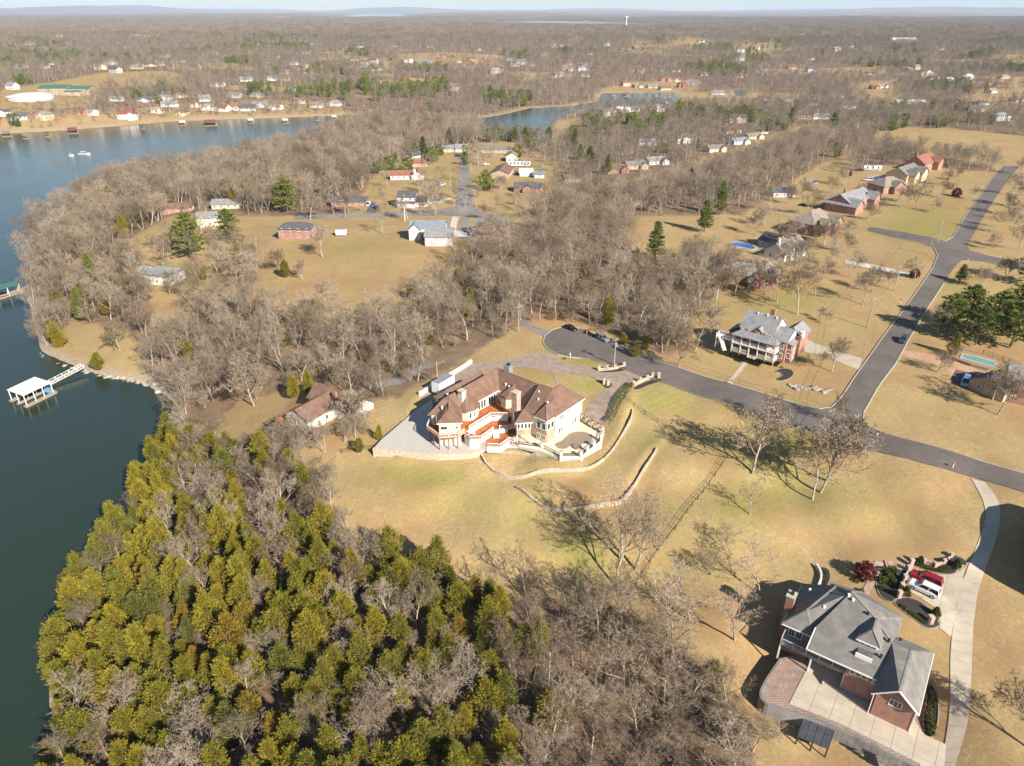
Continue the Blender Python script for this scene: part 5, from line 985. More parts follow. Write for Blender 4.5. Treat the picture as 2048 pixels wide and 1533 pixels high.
o2 = strip_wall('court_wall', spline(cwl, 4), .4, lambda x, y: COURT_Z - 3.2, lambda x, y: COURT_Z + .18, M_rows('grey_block', (.34, .32, .30), (.28, .26, .245), (.18, .17, .16), .45, .2, .03)); tag(o2, 'grey block retaining wall curving round the garage court', 'wall')
# ------------------------------------------------------------------ the white-porched brick house
ph = thing('porch_house', (57.9 * 1.075, 170.4 * 1.075, 0), math.radians(-40), 'brick house with a white two storey front porch and grey roof', 'house', scale=1.075)
r = MB()
for f in [[(0, 3.0, 6.4), (9.4, 3.0, 6.4), (9.4, 7.6, 9.6), (0, 7.6, 9.6)], [(0, 12.2, 6.4), (9.4, 12.2, 6.4), (9.4, 7.6, 9.6), (0, 7.6, 9.6)], [(-.5, -.35, 5.0), (11.7, -.35, 5.0), (10.2, 2.5, 5.75), (1.0, 2.5, 5.75)], [(11.7, -.35, 5.0), (11.7, 2.5, 5.0), (10.2, 2.5, 5.75)], [(-.5, -.35, 5.0), (1.0, 2.5, 5.75), (-.5, 2.5, 5.0)],
          [(9.2, 2.4, 5.4), (13.3, 2.4, 5.4), (13.3, 6.8, 7.7), (9.2, 6.8, 7.7)], [(9.2, 11, 5.4), (13.3, 11, 5.4), (13.3, 6.8, 7.7), (9.2, 6.8, 7.7)], [(13.0, 3.4, 5.0), (14.6, 3.4, 4.6), (14.6, 7, 4.6), (13.0, 7, 5.0)], [(9.6, 8.6, 5.2), (12.2, 8.6, 7.4), (12.2, 15, 7.4), (9.6, 15, 5.2)], [(14.8, 8.6, 5.2), (12.2, 8.6, 7.4), (12.2, 15, 7.4), (14.8, 15, 5.2)],
          [(-3.4, 4.2, 3.6), (-3.4, 10, 3.6), (.1, 10, 5.9), (.1, 4.2, 5.9)], [(4.3, 2.2, 6.3), (5.5, 2.2, 7.35), (5.5, 5.4, 7.6), (4.3, 4.4, 6.4)], [(6.7, 2.2, 6.3), (5.5, 2.2, 7.35), (5.5, 5.4, 7.6), (6.7, 4.4, 6.4)]]: r.slab(f, .15)
rf = r.build('roof', RGREY, ph)
for p in [(3, 7.0, 9.3), (5.5, 7.1, 9.4), (8.0, 7.0, 9.3)]: vent(rf, *p)
wl = MB(); wl.box(.35, 2.6, -.4, 9.1, 11.8, 6.3); wl.box(9.1, 2.8, -.4, 13.0, 10.6, 5.3); wl.box(13.0, 3.8, -.4, 14.3, 6.8, 4.6); wl.box(10, 8.9, -.4, 14.4, 14.6, 5.1); wl.box(4.5, 2.35, 4.5, 6.5, 4.5, 6.3); wl.box(-3, 4.5, -.4, .4, 9.7, 3.6)
b = len(wl.v); wl.v += [(4.5, 2.35, 6.3), (6.5, 2.35, 6.3), (5.5, 2.35, 7.2)]; wl.f.append((b, b + 1, b + 2))
wl.build('wall', BRICK, ph)
g = MB()
for x, ya, yb, ye, z0, zt in ((9.12, 3.0, 12.2, 7.6, 6.2, 9.4), (.33, 3.0, 12.2, 7.6, 6.2, 9.4), (13.02, 2.6, 10.8, 6.8, 5.2, 7.55)):
    bb = len(g.v); g.v += [(x, ya + .2, z0), (x, yb - .2, z0), (x, ye, zt), (x + .05, ya + .2, z0), (x + .05, yb - .2, z0), (x + .05, ye, zt)]; g.f += [(bb, bb + 1, bb + 2), (bb + 5, bb + 4, bb + 3), (bb, bb + 3, bb + 4, bb + 1), (bb + 1, bb + 4, bb + 5, bb + 2), (bb + 2, bb + 5, bb + 3, bb)]
g.build('gable', WHITE, ph)
m = MB(); m.box(10.05, 8.85, 5.1, 14.4, 8.95, 5.2); m.build('trim_band', TRIM, ph)
for z, th in ((.45, .3), (2.85, .25)):
    m = MB(); m.box(-.15, -.1, z - th, 11.5, 2.62, z); m.build('porch_floor', TRIM if z > 1 else WOODP, ph)
for x in (0, 2.3, 4.6, 6.9, 9.2, 11.3):
    m = MB(); m.box(x - .12, -.02, -.2, x + .12, .22, 4.85); m.build('column', TRIM, ph)
railing(ph, [(0, .1, 2.85), (11.3, .1, 2.85), (11.3, 2.5, 2.85)], .9); railing(ph, [(0, .1, .45), (4.6, .1, .45)], .85); railing(ph, [(6.9, .1, .45), (11.3, .1, .45), (11.3, 2.5, .45)], .85)
for x in (1.2, 3.4, 7.9): window(ph, x, 2.58, .7, -90, .9, 1.7); window(ph, x, 2.58, 3.2, -90, .9, 1.5)
door(ph, 5.7, 2.58, .45, -90, 1.6, 2.2, M('brown_door', (.13, .06, .03))); window(ph, 5.6, 2.58, 2.9, -90, 1.5, 1.9)
for x in (1.2, 3.0, 7.6, 8.6): window(ph, x, 2.56, 5.0, -90, .8, 1.1)
window(ph, 5.5, 2.33, 5.2, -90, .8, 1.0)
for x in (10.4, 12.0): window(ph, x, 2.78, .6, -90, .9, 1.6); window(ph, x, 2.78, 3.2, -90, .9, 1.4)
for z in (.7, 3.0): window(ph, 14.32, 5.3, z, 0, 1.0, 1.5); window(ph, 13.65, 3.78, z, -90, .9, 1.5)
m = MB(); m.box(5.2, 9.6, 7, 6.4, 10.6, 10.3); m.build('chimney', BRICK, ph); m = MB(); m.box(14.3, 8.8, 4.9, 14.9, 9.4, 6.9); m.build('chimney', TRIM, ph)
m = MB(); m.box(-4.9, .6, 2.65, -.2, 2.6, 2.85); m.build('side_deck', TRIM, ph); railing(ph, [(-.3, .65, 2.85), (-3.0, .65, 2.85)], .9); railing(ph, [(-4.85, .65, 2.85), (-4.85, 2.5, 2.85), (-.3, 2.5, 2.85)], .9)
stairs(ph, (-3.6, .5, 2.8), (-1.4, -.9, .1), 1.0, 12, TRIM); railing(ph, [(-3.9, .1, 2.8), (-1.7, -1.3, .1)], .85, gap=.4, post=3)
for p in ((-4.8, .7), (-4.8, 2.4), (-3.0, .7)):
    m = MB(); m.box(p[0] - .1, p[1] - .1, -.3, p[0] + .1, p[1] + .1, 2.7); m.build('post', TRIM, ph)
stairs(ph, (5.75, -.05, .4), (5.75, -.9, .05), 1.8, 3, CONC)
# ------------------------------------------------------------------ every other house
HOUSE_DISCS = []
def tri_prism(mb, pts3, thick):
    b = len(mb.v); mb.v += [tuple(p) for p in pts3] + [tuple(Vector(p) + Vector(thick)) for p in pts3]; mb.f += [(b, b + 1, b + 2), (b + 5, b + 4, b + 3), (b, b + 3, b + 4, b + 1), (b + 1, b + 4, b + 5, b + 2), (b + 2, b + 5, b + 3, b)]
def wing(mw, mr, x0, y0, x1, y1, ze, rise, axis='x', kind='gable', oh=.4, zb=-1.5):
    mw.box(x0, y0, zb, x1, y1, ze - .02)
    X0, Y0, X1, Y1 = x0 - oh, y0 - oh, x1 + oh, y1 + oh; zr = ze + rise
    if axis == 'x':
        c = (y0 + y1) / 2; dn = rise / ((y1 - y0) / 2) * oh; e = ze - dn
        if kind == 'gable':
            mr.slab([(X0, Y0, e), (X1, Y0, e), (X1, c, zr), (X0, c, zr)], .16); mr.slab([(X0, Y1, e), (X1, Y1, e), (X1, c, zr), (X0, c, zr)], .16)
            for x, t in ((x0, .1), (x1, -.1)): tri_prism(mw, [(x, y0, ze - .05), (x, y1, ze - .05), (x, c, zr - .2)], (t, 0, 0))
        else:
            k = min((y1 - y0) / 2 + oh, (X1 - X0) * .45)
            mr.slab([(X0, Y0, e), (X1, Y0, e), (X1 - k, c, zr), (X0 + k, c, zr)], .16); mr.slab([(X0, Y1, e), (X1, Y1, e), (X1 - k, c, zr), (X0 + k, c, zr)], .16)
            mr.slab([(X0, Y0, e), (X0, Y1, e), (X0 + k, c, zr)], .16); mr.slab([(X1, Y0, e), (X1, Y1, e), (X1 - k, c, zr)], .16)
    else:
        c = (x0 + x1) / 2; dn = rise / ((x1 - x0) / 2) * oh; e = ze - dn
        if kind == 'gable':
            mr.slab([(X0, Y0, e), (X0, Y1, e), (c, Y1, zr), (c, Y0, zr)], .16); mr.slab([(X1, Y0, e), (X1, Y1, e), (c, Y1, zr), (c, Y0, zr)], .16)
            for y, t in ((y0, .1), (y1, -.1)): tri_prism(mw, [(x0, y, ze - .05), (x1, y, ze - .05), (c, y, zr - .2)], (0, t, 0))
        else:
            k = min((x1 - x0) / 2 + oh, (Y1 - Y0) * .45)
            mr.slab([(X0, Y0, e), (X0, Y1, e), (c, Y1 - k, zr), (c, Y0 + k, zr)], .16); mr.slab([(X1, Y0, e), (X1, Y1, e), (c, Y1 - k, zr), (c, Y0 + k, zr)], .16)
            mr.slab([(X0, Y0, e), (X1, Y0, e), (c, Y0 + k, zr)], .16); mr.slab([(X0, Y1, e), (X1, Y1, e), (c, Y1 - k, zr)], .16)
def house(u, v, wings, ang, wall, roof, label, wins=(), name='house', scale=1.0, chim=(), doors=(), disc=None, cat='house', group=None, z=None, auto=0, simple=False):
    """wings: (x0, y0, x1, y1, eave, rise, axis, kind); u, v is the pixel of local (0, 0)"""
    p = G(u, v); o = thing(name, (p[0], p[1], p[2] if z is None else z), math.radians(ang), label, cat, group, scale)
    mw, mr = MB(), MB()
    for q in wings: wing(mw, mr, *q)
    mw.build('wall', wall, o); mr.build('roof', roof, o)
    for c_ in chim:
        m = MB(); m.box(c_[0] - .5, c_[1] - .4, 0, c_[0] + .5, c_[1] + .4, c_[2]); m.build('chimney', c_[3] if len(c_) > 3 else wall, o)
    if auto and wins == ():
        x0, y0, x1, y1, ze = wings[0][:5]; st = 2 if ze > 4.2 else 1
        for s_ in range(st):
            zz = .9 + s_ * 2.7
            n = max(2, int((x1 - x0) / 3.2))
            for i in range(n):
                if auto == 1: simple_win(o, x0 + (x1 - x0) * (i + .5) / n, y0, zz, -90)
                else: window(o, x0 + (x1 - x0) * (i + .5) / n, y0 - .01, zz, -90, 1.0, 1.3)
            for x, a in ((x0, 180), (x1, 0)):
                for t in (.3, .7):
                    if auto == 1: simple_win(o, x, y0 + (y1 - y0) * t, zz, a)
                    else: window(o, x + (.01 if a == 0 else -.01), y0 + (y1 - y0) * t, zz, a, 1.0, 1.3)
    for q in wins: window(o, *q)
    for q in doors: door(o, *q)
    r_ = max(max(abs(q[0]), abs(q[2]), abs(q[1]), abs(q[3])) for q in wings) * scale + 2
    HOUSE_DISCS.append((p[0], p[1], disc or r_)); return o
SW = {}
def simple_win(par, x, y, z, ang):
    if 'w' not in SW: m = MB(); m.box(-.5, -.05, 0, .5, .05, 1.3); SW['w'] = m.mesh('window', GLASS)
    return child('window', SW['w'], par, (x, y, z), math.radians(ang + 90))
G4 = 'gable'; H4 = 'hip'
# white house with brown roof near the lake
o = house(632, 842, [(-4.5, -5, 3, 6, 3.4, 2.2, 'y', G4), (-6, 3.5, 10, 10.5, 3.6, 2.6, 'x', G4)], -33, STUCCO, RBROWN, 'white stone house with brown gable roofs and a red deck near the lake', [(-1.5, -5.01, 1.0, -90, .9, 1.4), (1.4, -5.01, 1.0, -90, .9, 1.4), (3.02, 1, 1, 0, .9, 1.4), (10.02, 6, 1.2, 0, 1, 1.5)], chim=[(2.2, 5.2, 6.5, BRICK)])
m = MB(); m.prism([(-8.5, -6), (-4.6, -6), (-4.6, 2.5), (-8.5, 2.5)], .2, .4); m.build('deck', DECK, o); railing(o, [(-4.7, -5.9, .4), (-8.4, -5.9, .4), (-8.4, 2.4, .4), (-4.7, 2.4, .4)], .9, M('red_rail', (.36, .11, .06)), .3)
m = MB(); m.prism([(-8.2, 4.5), (-6.1, 4.5), (-6.1, 8), (-8.2, 8)], 1.6, 1.8); m.build('balcony', DECK, o); railing(o, [(-6.2, 4.6, 1.8), (-8.1, 4.6, 1.8), (-8.1, 7.9, 1.8)], .9, MATS['red_rail'], .3)
# row along the north street
house(1480, 558, [(-9, -5, 9, 4, 3.2, 2.3, 'x', G4), (3, -8, 11, 4, 3.2, 2.6, 'y', G4)], -20, BRICK, RGREY, 'long brick ranch house with grey roof and white back deck', scale=1.18, wins= [(-5, -5.01, 1, -90, 1.3, 1.4), (-1.5, -5.01, 1, -90, 1.5, 1.4), (5, -8.01, 1, -90, 1, 1.2), (8, -8.01, 1, -90, .9, 1.2), (11.02, -4, 1, 0, 1, 1.4)], chim=[(5, 2.5, 6.4)])
o = bpy.data.objects[-1] if False else None
house(1572, 512, [(-9, -4, 9, 5, 3.6, 3.4, 'x', G4), (-6, -5, -3.6, 0, 5.0, 1.2, 'y', G4), (-1.2, -5, 1.2, 0, 5.0, 1.2, 'y', G4), (3.6, -5, 6, 0, 5.0, 1.2, 'y', G4)], 42, WHITE, RTAUPE, 'white gabled house with dormers behind a big bare tree', auto=2, chim=[(-8, 0, 9)])
house(1545, 492, [(-5, -4, 5, 4, 3, 2.6, 'y', G4)], 38, GREYS, RDARK, 'grey pool house with dark roof beside the kidney pool', auto=2, name='pool_house')
house(1622, 462, [(-8, -5, 8, 5, 4.8, 3.4, 'x', H4), (2, -8, 7, -4, 4.4, 2.4, 'y', G4), (-4, -7.5, 0, -4, 4.2, 2.0, 'y', G4)], 40, BRICK, RTAN, 'brick house with steep tan hip roof and white front gables', scale=1.22, auto=2)
house(1700, 415, [(-12, -5, 9, 5, 4.4, 3.0, 'x', G4), (-13, -8, -6, 5, 3.6, 2.6, 'y', G4), (4, -8, 9, -4, 4.4, 2.6, 'y', G4)], 42, BRICK, RGREY, 'long brick house with grey roof and white garage doors', scale=1.22, auto=2, chim=[(-6, 1, 8.5)])
house(1772, 382, [(-7, -5, 7, 5, 3.6, 3.0, 'x', H4), (-3, -7.5, 3, -4, 3.6, 2.2, 'y', G4)], 20, BRICK, RTAN, 'brick house with tan hip roof beside the paler double house', scale=1.22, auto=2)
house(1805, 360, [(-9, -5, 9, 5, 4.2, 3.0, 'x', G4), (2, -8, 8, -4, 4.2, 2.6, 'y', G4), (-7, -8, -2, -4, 4.2, 2.6, 'y', G4)], 42, TANS, RTAUPE, 'tan house with taupe cross gables and cream front', scale=1.22, auto=2)
house(1840, 338, [(-9, -5, 9, 5, 4.2, 3.4, 'x', G4), (2, -8, 8, -4, 4.2, 2.8, 'y', G4)], 42, BRICK, RRED, 'red brick house with red brown cross gabled roof', scale=1.22, auto=2, chim=[(-4, 2, 9)])
house(1563, 392, [(-6, -4, 6, 4, 3, 1.8, 'x', G4)], 0, WHITE, RDARK, 'low white bungalow half hidden under bare trees', auto=2)
house(1992, 782, [(-4.5, -5, 4.5, 5, 2.8, 2.8, 'y', G4)], -62, TANBRICK, RDARK, 'gabled garage with steep dark roof beside the blue van', [(-2, -5.01, 1, -90, 1, 1.2)], name='garage')
house(2085, 800, [(-9, -6, 9, 6, 4.6, 3.4, 'x', G4)], -30, BRICK, RGREY, 'brick house mostly hidden behind the gabled garage', auto=2)
house(2150, 1150, [(-9, -7, 9, 7, 7.0, 3.6, 'x', G4)], 62, BRICK, RDARK, 'tall brick house casting its shadow on the concrete drive', auto=2)
# barn field and the dead-end street
o = house(850, 472, [(-6, -4, 9.5, 4.5, 4.8, 2.2, 'x', G4), (-6, -7.5, -1, -3, 5, 2.2, 'y', G4)], 0, WHITE, RBLUE, 'white house with blue grey roof and raised deck beside the barn', [(-4.6, -7.51, 3.3, -90, .6, 1.1), (-3.5, -7.51, 3.3, -90, .6, 1.1), (-2.4, -7.51, 3.3, -90, .6, 1.1), (2, -4.01, 3.2, -90, 1.2, 1.3), (5, -4.01, 3.2, -90, 1.2, 1.3)])
m = MB(); m.box(-1, -7.3, 2.6, 5, -4, 2.8); m.build('deck', WOODP, o); railing(o, [(-1, -7.2, 2.8), (4.9, -7.2, 2.8), (4.9, -4.1, 2.8)], .9)
for x in (-.8, 2, 4.8):
    m = MB(); m.box(x - .1, -7.2, -1, x + .1, -7, 2.6); m.build('post', TRIM, o)
house(880, 486, [(-5.8, -5.5, 5.8, 5.5, 4.4, 2.4, 'x', G4)], 0, GREYS, RGREY, 'grey metal barn with plain walls beside the white raised house', [], name='barn', cat='barn')
house(597, 474, [(-7.5, -4, 7.5, 4, 4.8, 2.0, 'x', H4)], -4, BRICK, RDARK, 'brick house with dark hip roof and wooden deck above the field', auto=2)
house(700, 410, [(-9, -4, 9, 4, 2.8, 1.8, 'x', G4)], 2, BRICK, RDARK, 'long brick bungalow with dark roof by the black drive', auto=2)
house(825, 411, [(-7, -4, 2, 5, 5.4, 2.2, 'x', G4), (2, -3.5, 8, 5, 3, 1.8, 'x', G4), (-7, -6, 2, -3.9, 2.8, .5, 'x', G4)], 0, WHITE, RDARK, 'white two storey house with dark roof and front porch', auto=2)
house(812, 357, [(-9, -4, 4, 4, 2.9, 2.0, 'x', G4), (4, -6, 11, 4, 3, 2.2, 'y', G4)], 3, WHITE, RRED, 'white house with red brown roof and tall white chimney', auto=2, chim=[(6, -6.2, 6.5, TRIM)])
house(836, 333, [(-6, -4, 6, 5, 3, 2.2, 'x', H4)], 12, TANBRICK, RRED, 'tan brick house with broad maroon hip roof', auto=2)
house(829, 318, [(-5, -3.5, 5, 3.5, 2.9, 1.8, 'x', G4)], 50, WHITE, RDARK, 'small white house with dark roof under a tall pine', auto=2)
house(908, 303, [(-10, -4, 1, 4, 2.9, 1.8, 'x', G4), (1, -5, 10, 5, 3.1, 2.2, 'x', G4)], 4, TANS, RGREY, 'low tan house with two grey gables at the dead end', auto=2)
house(990, 305, [(-13, -4, 12, 4, 2.9, 1.6, 'x', G4)], 0, TANBRICK, RTAUPE, 'long low tan house with pale roof above the inlet', auto=2)
house(1005, 350, [(-5.5, -11, 5.5, 11, 3, 2.2, 'y', G4)], -8, TANBRICK, RBROWN, 'long house with brown roof running back from the street', auto=2)
house(1024, 322, [(-4, -5, 4, 5, 4, 2.2, 'y', G4)], 0, CREAM, RTAN, 'cream gabled house behind the parked campers', auto=2)
house(1052, 351, [(-4, -3.5, 4, 3.5, 2.7, 1.6, 'x', G4)], 0, WHITE, RWHITE, 'small white shed behind the dark pickup', auto=0, name='shed', cat='shed')
house(1078, 355, [(-3, -3, 3, 3, 2.6, 1.5, 'x', G4)], 0, WHITE, RBLUE, 'small white shed with blue roof beside the lawn', auto=0, name='shed', cat='shed')
house(1058, 382, [(-8, -5, 7, 4, 3, 2.0, 'x', G4), (-3, -7, 3, -4, 3, 1.8, 'y', G4)], -6, BRICK, RDARK, 'brick house with dark roof beside the bare wood', auto=2)
o = house(985, 468, [(-7.5, -4.5, 7.5, 4.5, 5.4, 1.8, 'x', G4)], 0, BRICK, RTAUPE, 'two storey brick house with brown roof and three parked cars', auto=2)
m = MB(); m.box(-7, -7, 2.6, 7, -4.5, 2.8); m.build('balcony', WOODP, o); railing(o, [(-7, -6.9, 2.8), (7, -6.9, 2.8)], .9, WOODP)
house(1143, 364, [(-5, -4, 5, 4, 2.8, 1.8, 'x', G4)], 10, TANS, RBROWN, 'tan cottage with brown roof hidden in the wood edge', auto=2)
house(1270, 408, [(-6, -4, 6, 4, 2.8, 1.9, 'x', G4)], 20, BRICK, RDARK, 'dark roofed brick house deep in the wood', auto=2)
for i, (u, v, a, wl_, rf_, lb) in enumerate([(1228, 345, 20, BRICK, RBROWN, 'brick bungalow with brown roof and white front gable'), (1268, 337, 20, TANBRICK, RTAUPE, 'tan brick bungalow with taupe roof by the pale road'), (1310, 328, 20, WHITE, RGREY, 'white bungalow with grey roof by the pale road'), (1428, 303, 22, CREAM, RTAUPE, 'cream bungalow with taupe roof beside a round bush'), (1476, 288, 22, WHITE, RBLUE, 'white bungalow with blue grey roof along the pale road'), (1504, 278, 24, TANS, RTAN, 'tan gabled house next to the parked white boat'), (1460, 266, 20, TANS, RBROWN, 'tan gable ended house behind the bungalows')]):
    house(u, v, [(-7, -4, 7, 4, 2.9, 2.0, 'x', G4), (2, -6.5, 7, -3.5, 2.9, 1.6, 'y', G4)], a, wl_, rf_, lb, auto=2)
house(330, 562, [(-7, -5, 6, 5, 4.2, 1.8, 'x', H4), (-10, -3, -6, 3, 4.0, 1.4, 'x', G4)], -18, WHITE, RGREY, 'white house with grey hip roof in the shore wood', auto=2)
house(425, 450, [(-6, -4, 6, 4, 4.6, 2, 'x', G4)], 10, CREAM, RGREY, 'cream house behind two big pines', auto=2)
house(355, 423, [(-8, -4, 8, 4, 2.8, 1.8, 'x', G4)], 15, BRICK, RBROWN, 'low brick house with brown roof on the wooded peninsula', auto=2)
house(455, 415, [(-7, -4, 7, 4, 2.8, 1.8, 'x', G4)], 5, TANS, RGREY, 'low tan house with grey roof on the wooded peninsula', auto=2)
# school with green roofs and the white dome tank across the lake
o = house(128, 188, [(-22, -12, 8, 12, 7, 3, 'x', G4), (8, -10, 32, 10, 6, 2.5, 'x', G4), (10, -20, 26, -10, 4, 1, 'x', G4)], 6, TANBRICK, RGREEN, 'wide school building with green metal roofs across the lake', auto=1, name='school_building', cat='school')
p = G(62, 200); dm = thing('tank_building', p, 0, 'low round white roofed tank building beside the green roofed school', 'tank'); m = MB(); n = 24; R = 22
m.tube((0, 0, -1), (0, 0, 4), R, R, n); m.build('wall', TRIM, dm, True); m = MB(); m.tube((0, 0, 4), (0, 0, 6.2), R + .6, R * .55, n); m.tube((0, 0, 6.2), (0, 0, 7), R * .55, .6, n); m.build('roof', RWHITE, dm)
# far houses, each where it shows in the photograph
FARH = {'on the far lake shore': '165 228 b n;181 228 w g;234 202 w g;292 203 g d;329 199 w b;362 194 t n;410 201 w g;316 224 t t;364 229 t n;417 218 w g;445 220 w n;468 218 w r;496 220 g d;550 217 w t;633 214 w t;471 194 w g;515 194 t g;257 237 w m;5 229 w d;35 238 g d;91 238 t g;436 173 w g;584 180 w b;340 212 w g;392 212 t n;520 212 g g;600 205 t n;670 210 w g',
 'in the woods behind the far shore': '44 137 w g;86 137 w g;109 130 w g;221 129 w t;255 97 w g;274 72 t t;292 73 t t;315 73 w t;366 77 t n;308 102 t n;552 117 t n;650 117 b n;612 108 w g;707 122 w n;274 138 t g;492 163 w g;545 161 w g;570 161 t n;26 179 w g;232 146 g d;150 120 t n;330 115 w g;430 110 t g;460 95 w t;520 90 w g;180 100 w g;60 90 t t;120 75 w t;640 90 t n;590 130 w g;390 140 t n;690 100 w n',
 'in the hilltop subdivision': '816 126 w g;852 131 g b;881 128 b n;920 126 t t;944 123 b n;970 120 b g;886 117 b n;903 117 b n;1021 122 w g;1028 133 w b;1062 132 g g;741 100 w n;729 137 w g;838 95 t n;859 95 w g;1045 110 t r;1107 95 w g;1151 76 w g;1166 78 w g;1213 87 w n;1264 106 t n;1136 130 t n;1166 133 t g;1172 154 w g;1165 142 w b;1237 142 b n;1301 92 t n;790 95 w g;1000 100 t n;1090 112 t n;1180 110 w n',
 'beside the small inlet': '1330 163 b n;1349 163 t n;1305 176 t g;1329 180 t n;1277 175 t t;1365 175 b n;1387 168 w g;1219 231 t t;1247 224 w w;1267 223 w g;1315 223 w g;1295 290 w g;1366 286 w n;1250 172 t n',
 'among the bare trees beyond the field': '1481 105 w g;1504 99 t n;1479 122 w g;1503 118 t n;1527 115 w n;1457 115 w g;1484 152 t r;1473 156 w n;1530 150 g g;1584 138 t n;1405 151 w n;1758 71 w t;1737 151 w n;1761 176 w g;1748 178 b n;1897 162 w w;1935 159 w w;1982 186 w t;1960 210 g d;1949 222 w n;1938 221 b n;2001 172 b n;1984 170 t n;2030 203 t n;1998 241 w b;1617 210 w d;1675 194 w g;1694 219 g d;1574 213 t g;1473 245 t d;1479 235 t n;1640 238 w g;1602 238 t n;1667 267 b n;1526 200 w n;1435 189 w g;1850 150 w n;1990 140 t n;1880 100 w g;1700 95 w n;1620 120 t n;1410 120 t n'}
WM = {'w': (WHITE, 'white'), 'b': (BRICK, 'brick'), 't': (TANS, 'tan'), 'g': (GREYS, 'grey')}
RM = {'g': (RGREY, 'grey'), 'd': (RDARK, 'dark'), 'n': (RBROWN, 'brown'), 't': (RTAN, 'tan'), 'b': (RBLUE, 'blue grey'), 'r': (RRED, 'rust red'), 'm': (RREDM, 'bright red'), 'w': (RWHITE, 'white')}
rh = random.Random(5)
for k in range(95):
    u_ = rh.uniform(20, 2030); v_ = rh.choice((rh.uniform(56, 100), rh.uniform(90, 165), rh.uniform(120, 200))); pp = G(u_, v_)
    if hz(pp[0], pp[1], GS) < 30 or (u_ < 720 and v_ > 150) or (u_ < 400 and 140 < v_): continue
    zn = list(FARH)[1 if u_ < 700 else 2 if u_ < 1250 else 4]; FARH[zn] += ';%d %d %s %s' % (u_, v_, rh.choice('wtbttg'), rh.choice('gnndtgn'))
for zone, s in FARH.items():
    for it in s.split(';'):
        u, v, a, b_ = it.split(); wm, wn = WM[a]; rm, rn = RM[b_]; u = float(u); v = float(v)
        L = rh.uniform(6.5, 10); D = rh.uniform(4, 5.5); st = rh.choice((3, 3, 5.4)); k = rh.choice((G4, G4, H4)); ws = [(-L, -D, L, D, st, D * rh.uniform(.45, .7), 'x', k)]
        cross = rh.random() < .55
        if cross: c = rh.uniform(-L * .5, L * .3); ws.append((c, -D - 3, c + L * .7, -D + .5, st, rh.uniform(1.6, 2.4), 'y', G4))
        lab = f"{wn} {'two storey' if st > 4 else 'one storey'} house with {rn} {'cross gabled' if cross else k} roof {zone}".replace('one storey ', '')
        house(u, v, ws, rh.uniform(-25, 35), wm, rm, lab, auto=1 if v > 130 else 0, name='far_house', group=lab, scale=.9 if v > 150 else 1.05)
p = G(1803, 84); o = house(1803, 84, [(-40, -15, 40, 15, 9, 2, 'x', G4)], 4, WHITE, RWHITE, 'long white warehouse among the far right woods', name='warehouse', cat='warehouse')
o = house(1819, 208, [(-16, -6, 16, 6, 3, 1.6, 'x', G4)], -6, WHITE, RWHITE, 'long white roofed house beside dark evergreens', auto=1, name='long_house')
for u, v, h, nm, lab in ((1252, 56, 42, 'water_tower', 'white water tower above the far woods'),):
    p = G(u, v); o = thing(nm, p, 0, lab, 'tower'); m = MB(); m.tube((0, 0, -2), (0, 0, h), 3, 2.4, 10); m.build('stem', TRIM, o); m = MB(); m.tube((0, 0, h), (0, 0, h + 4), 3, 8, 14); m.tube((0, 0, h + 4), (0, 0, h + 9), 8, 8, 14); m.tube((0, 0, h + 9), (0, 0, h + 12), 8, 2, 14); m.build('tank', TRIM, o)
# ------------------------------------------------------------------ retaining walls, fences, hedge, entry walls
def zmax(x, y): return max(hz(x + a, y + b) for a in (-1.6, 0, 1.6) for b in (-1.6, 0, 1.6))
def zmin(x, y): return min(hz(x + a, y + b) for a in (-1.2, 0, 1.2) for b in (-1.2, 0, 1.2))
BLOCKW = M_rows('tan_block', (.52, .43, .32), (.44, .36, .27), (.32, .26, .2), .55, .22, .03)
for t, lab in zip(TWW, ('long curved block retaining wall below the pool terrace', 'lower curved block retaining wall across the dry lawn')):
    pts = spline(t, 6); o = strip_wall('retaining_wall', pts, .3, lambda x, y: zmin(x, y) - .6, lambda x, y: min(zmax(x, y) + .12, zmin(x, y) + 1.35), BLOCKW); tag(o, lab, 'wall')
gw = W([(1000, 905), (1040, 907), (1075, 910), (1100, 915)]); o = strip_wall('garden_wall', spline(gw, 4), .35, lambda x, y: hz(x, y) - .3, lambda x, y: hz(x, y) + .4, BLOCKW); tag(o, 'low garden wall on the slope under the pool terrace', 'wall')
def rail_fence(name, px, label, h=1.2, mat=None, nrail=3, step=2.6, cat='fence', world=None):
    o = thing(name, (0, 0, 0), 0, label, cat); w_ = world or W(px); mat = mat or BLACKM
    for a, b in zip(w_[:-1], w_[1:]):
        n = max(1, int(math.dist(a, b) / step)); pr = None
        mb = MB()
        for i in range(n + 1):
            x, y = a[0] + (b[0] - a[0]) * i / n, a[1] + (b[1] - a[1]) * i / n; z = hz(x, y); p = Vector((x, y, z))
            m = MB(); m.box(x - .05, y - .05, z - .3, x + .05, y + .05, z + h); m.build('post', mat, o)
            if pr is not None:
                for k in range(nrail): mb.bar(pr + Vector((0, 0, h * (k + .8) / nrail)), p + Vector((0, 0, h * (k + .8) / nrail)), .03, .05)
            pr = p
        mb.build('rail', mat, o)
    return o
rail_fence('boundary_fence', [(1247, 799), (1290, 830), (1340, 860), (1400, 890), (1455, 916), (1430, 952), (1395, 1000), (1350, 1060), (1300, 1125), (1262, 1180)], 'long black rail fence crossing the lawn down to the wood', 1.3)
rail_fence('yard_fence', [(684, 907), (715, 903), (750, 899)], 'short black fence between the patio wall and the wood', 1.3)
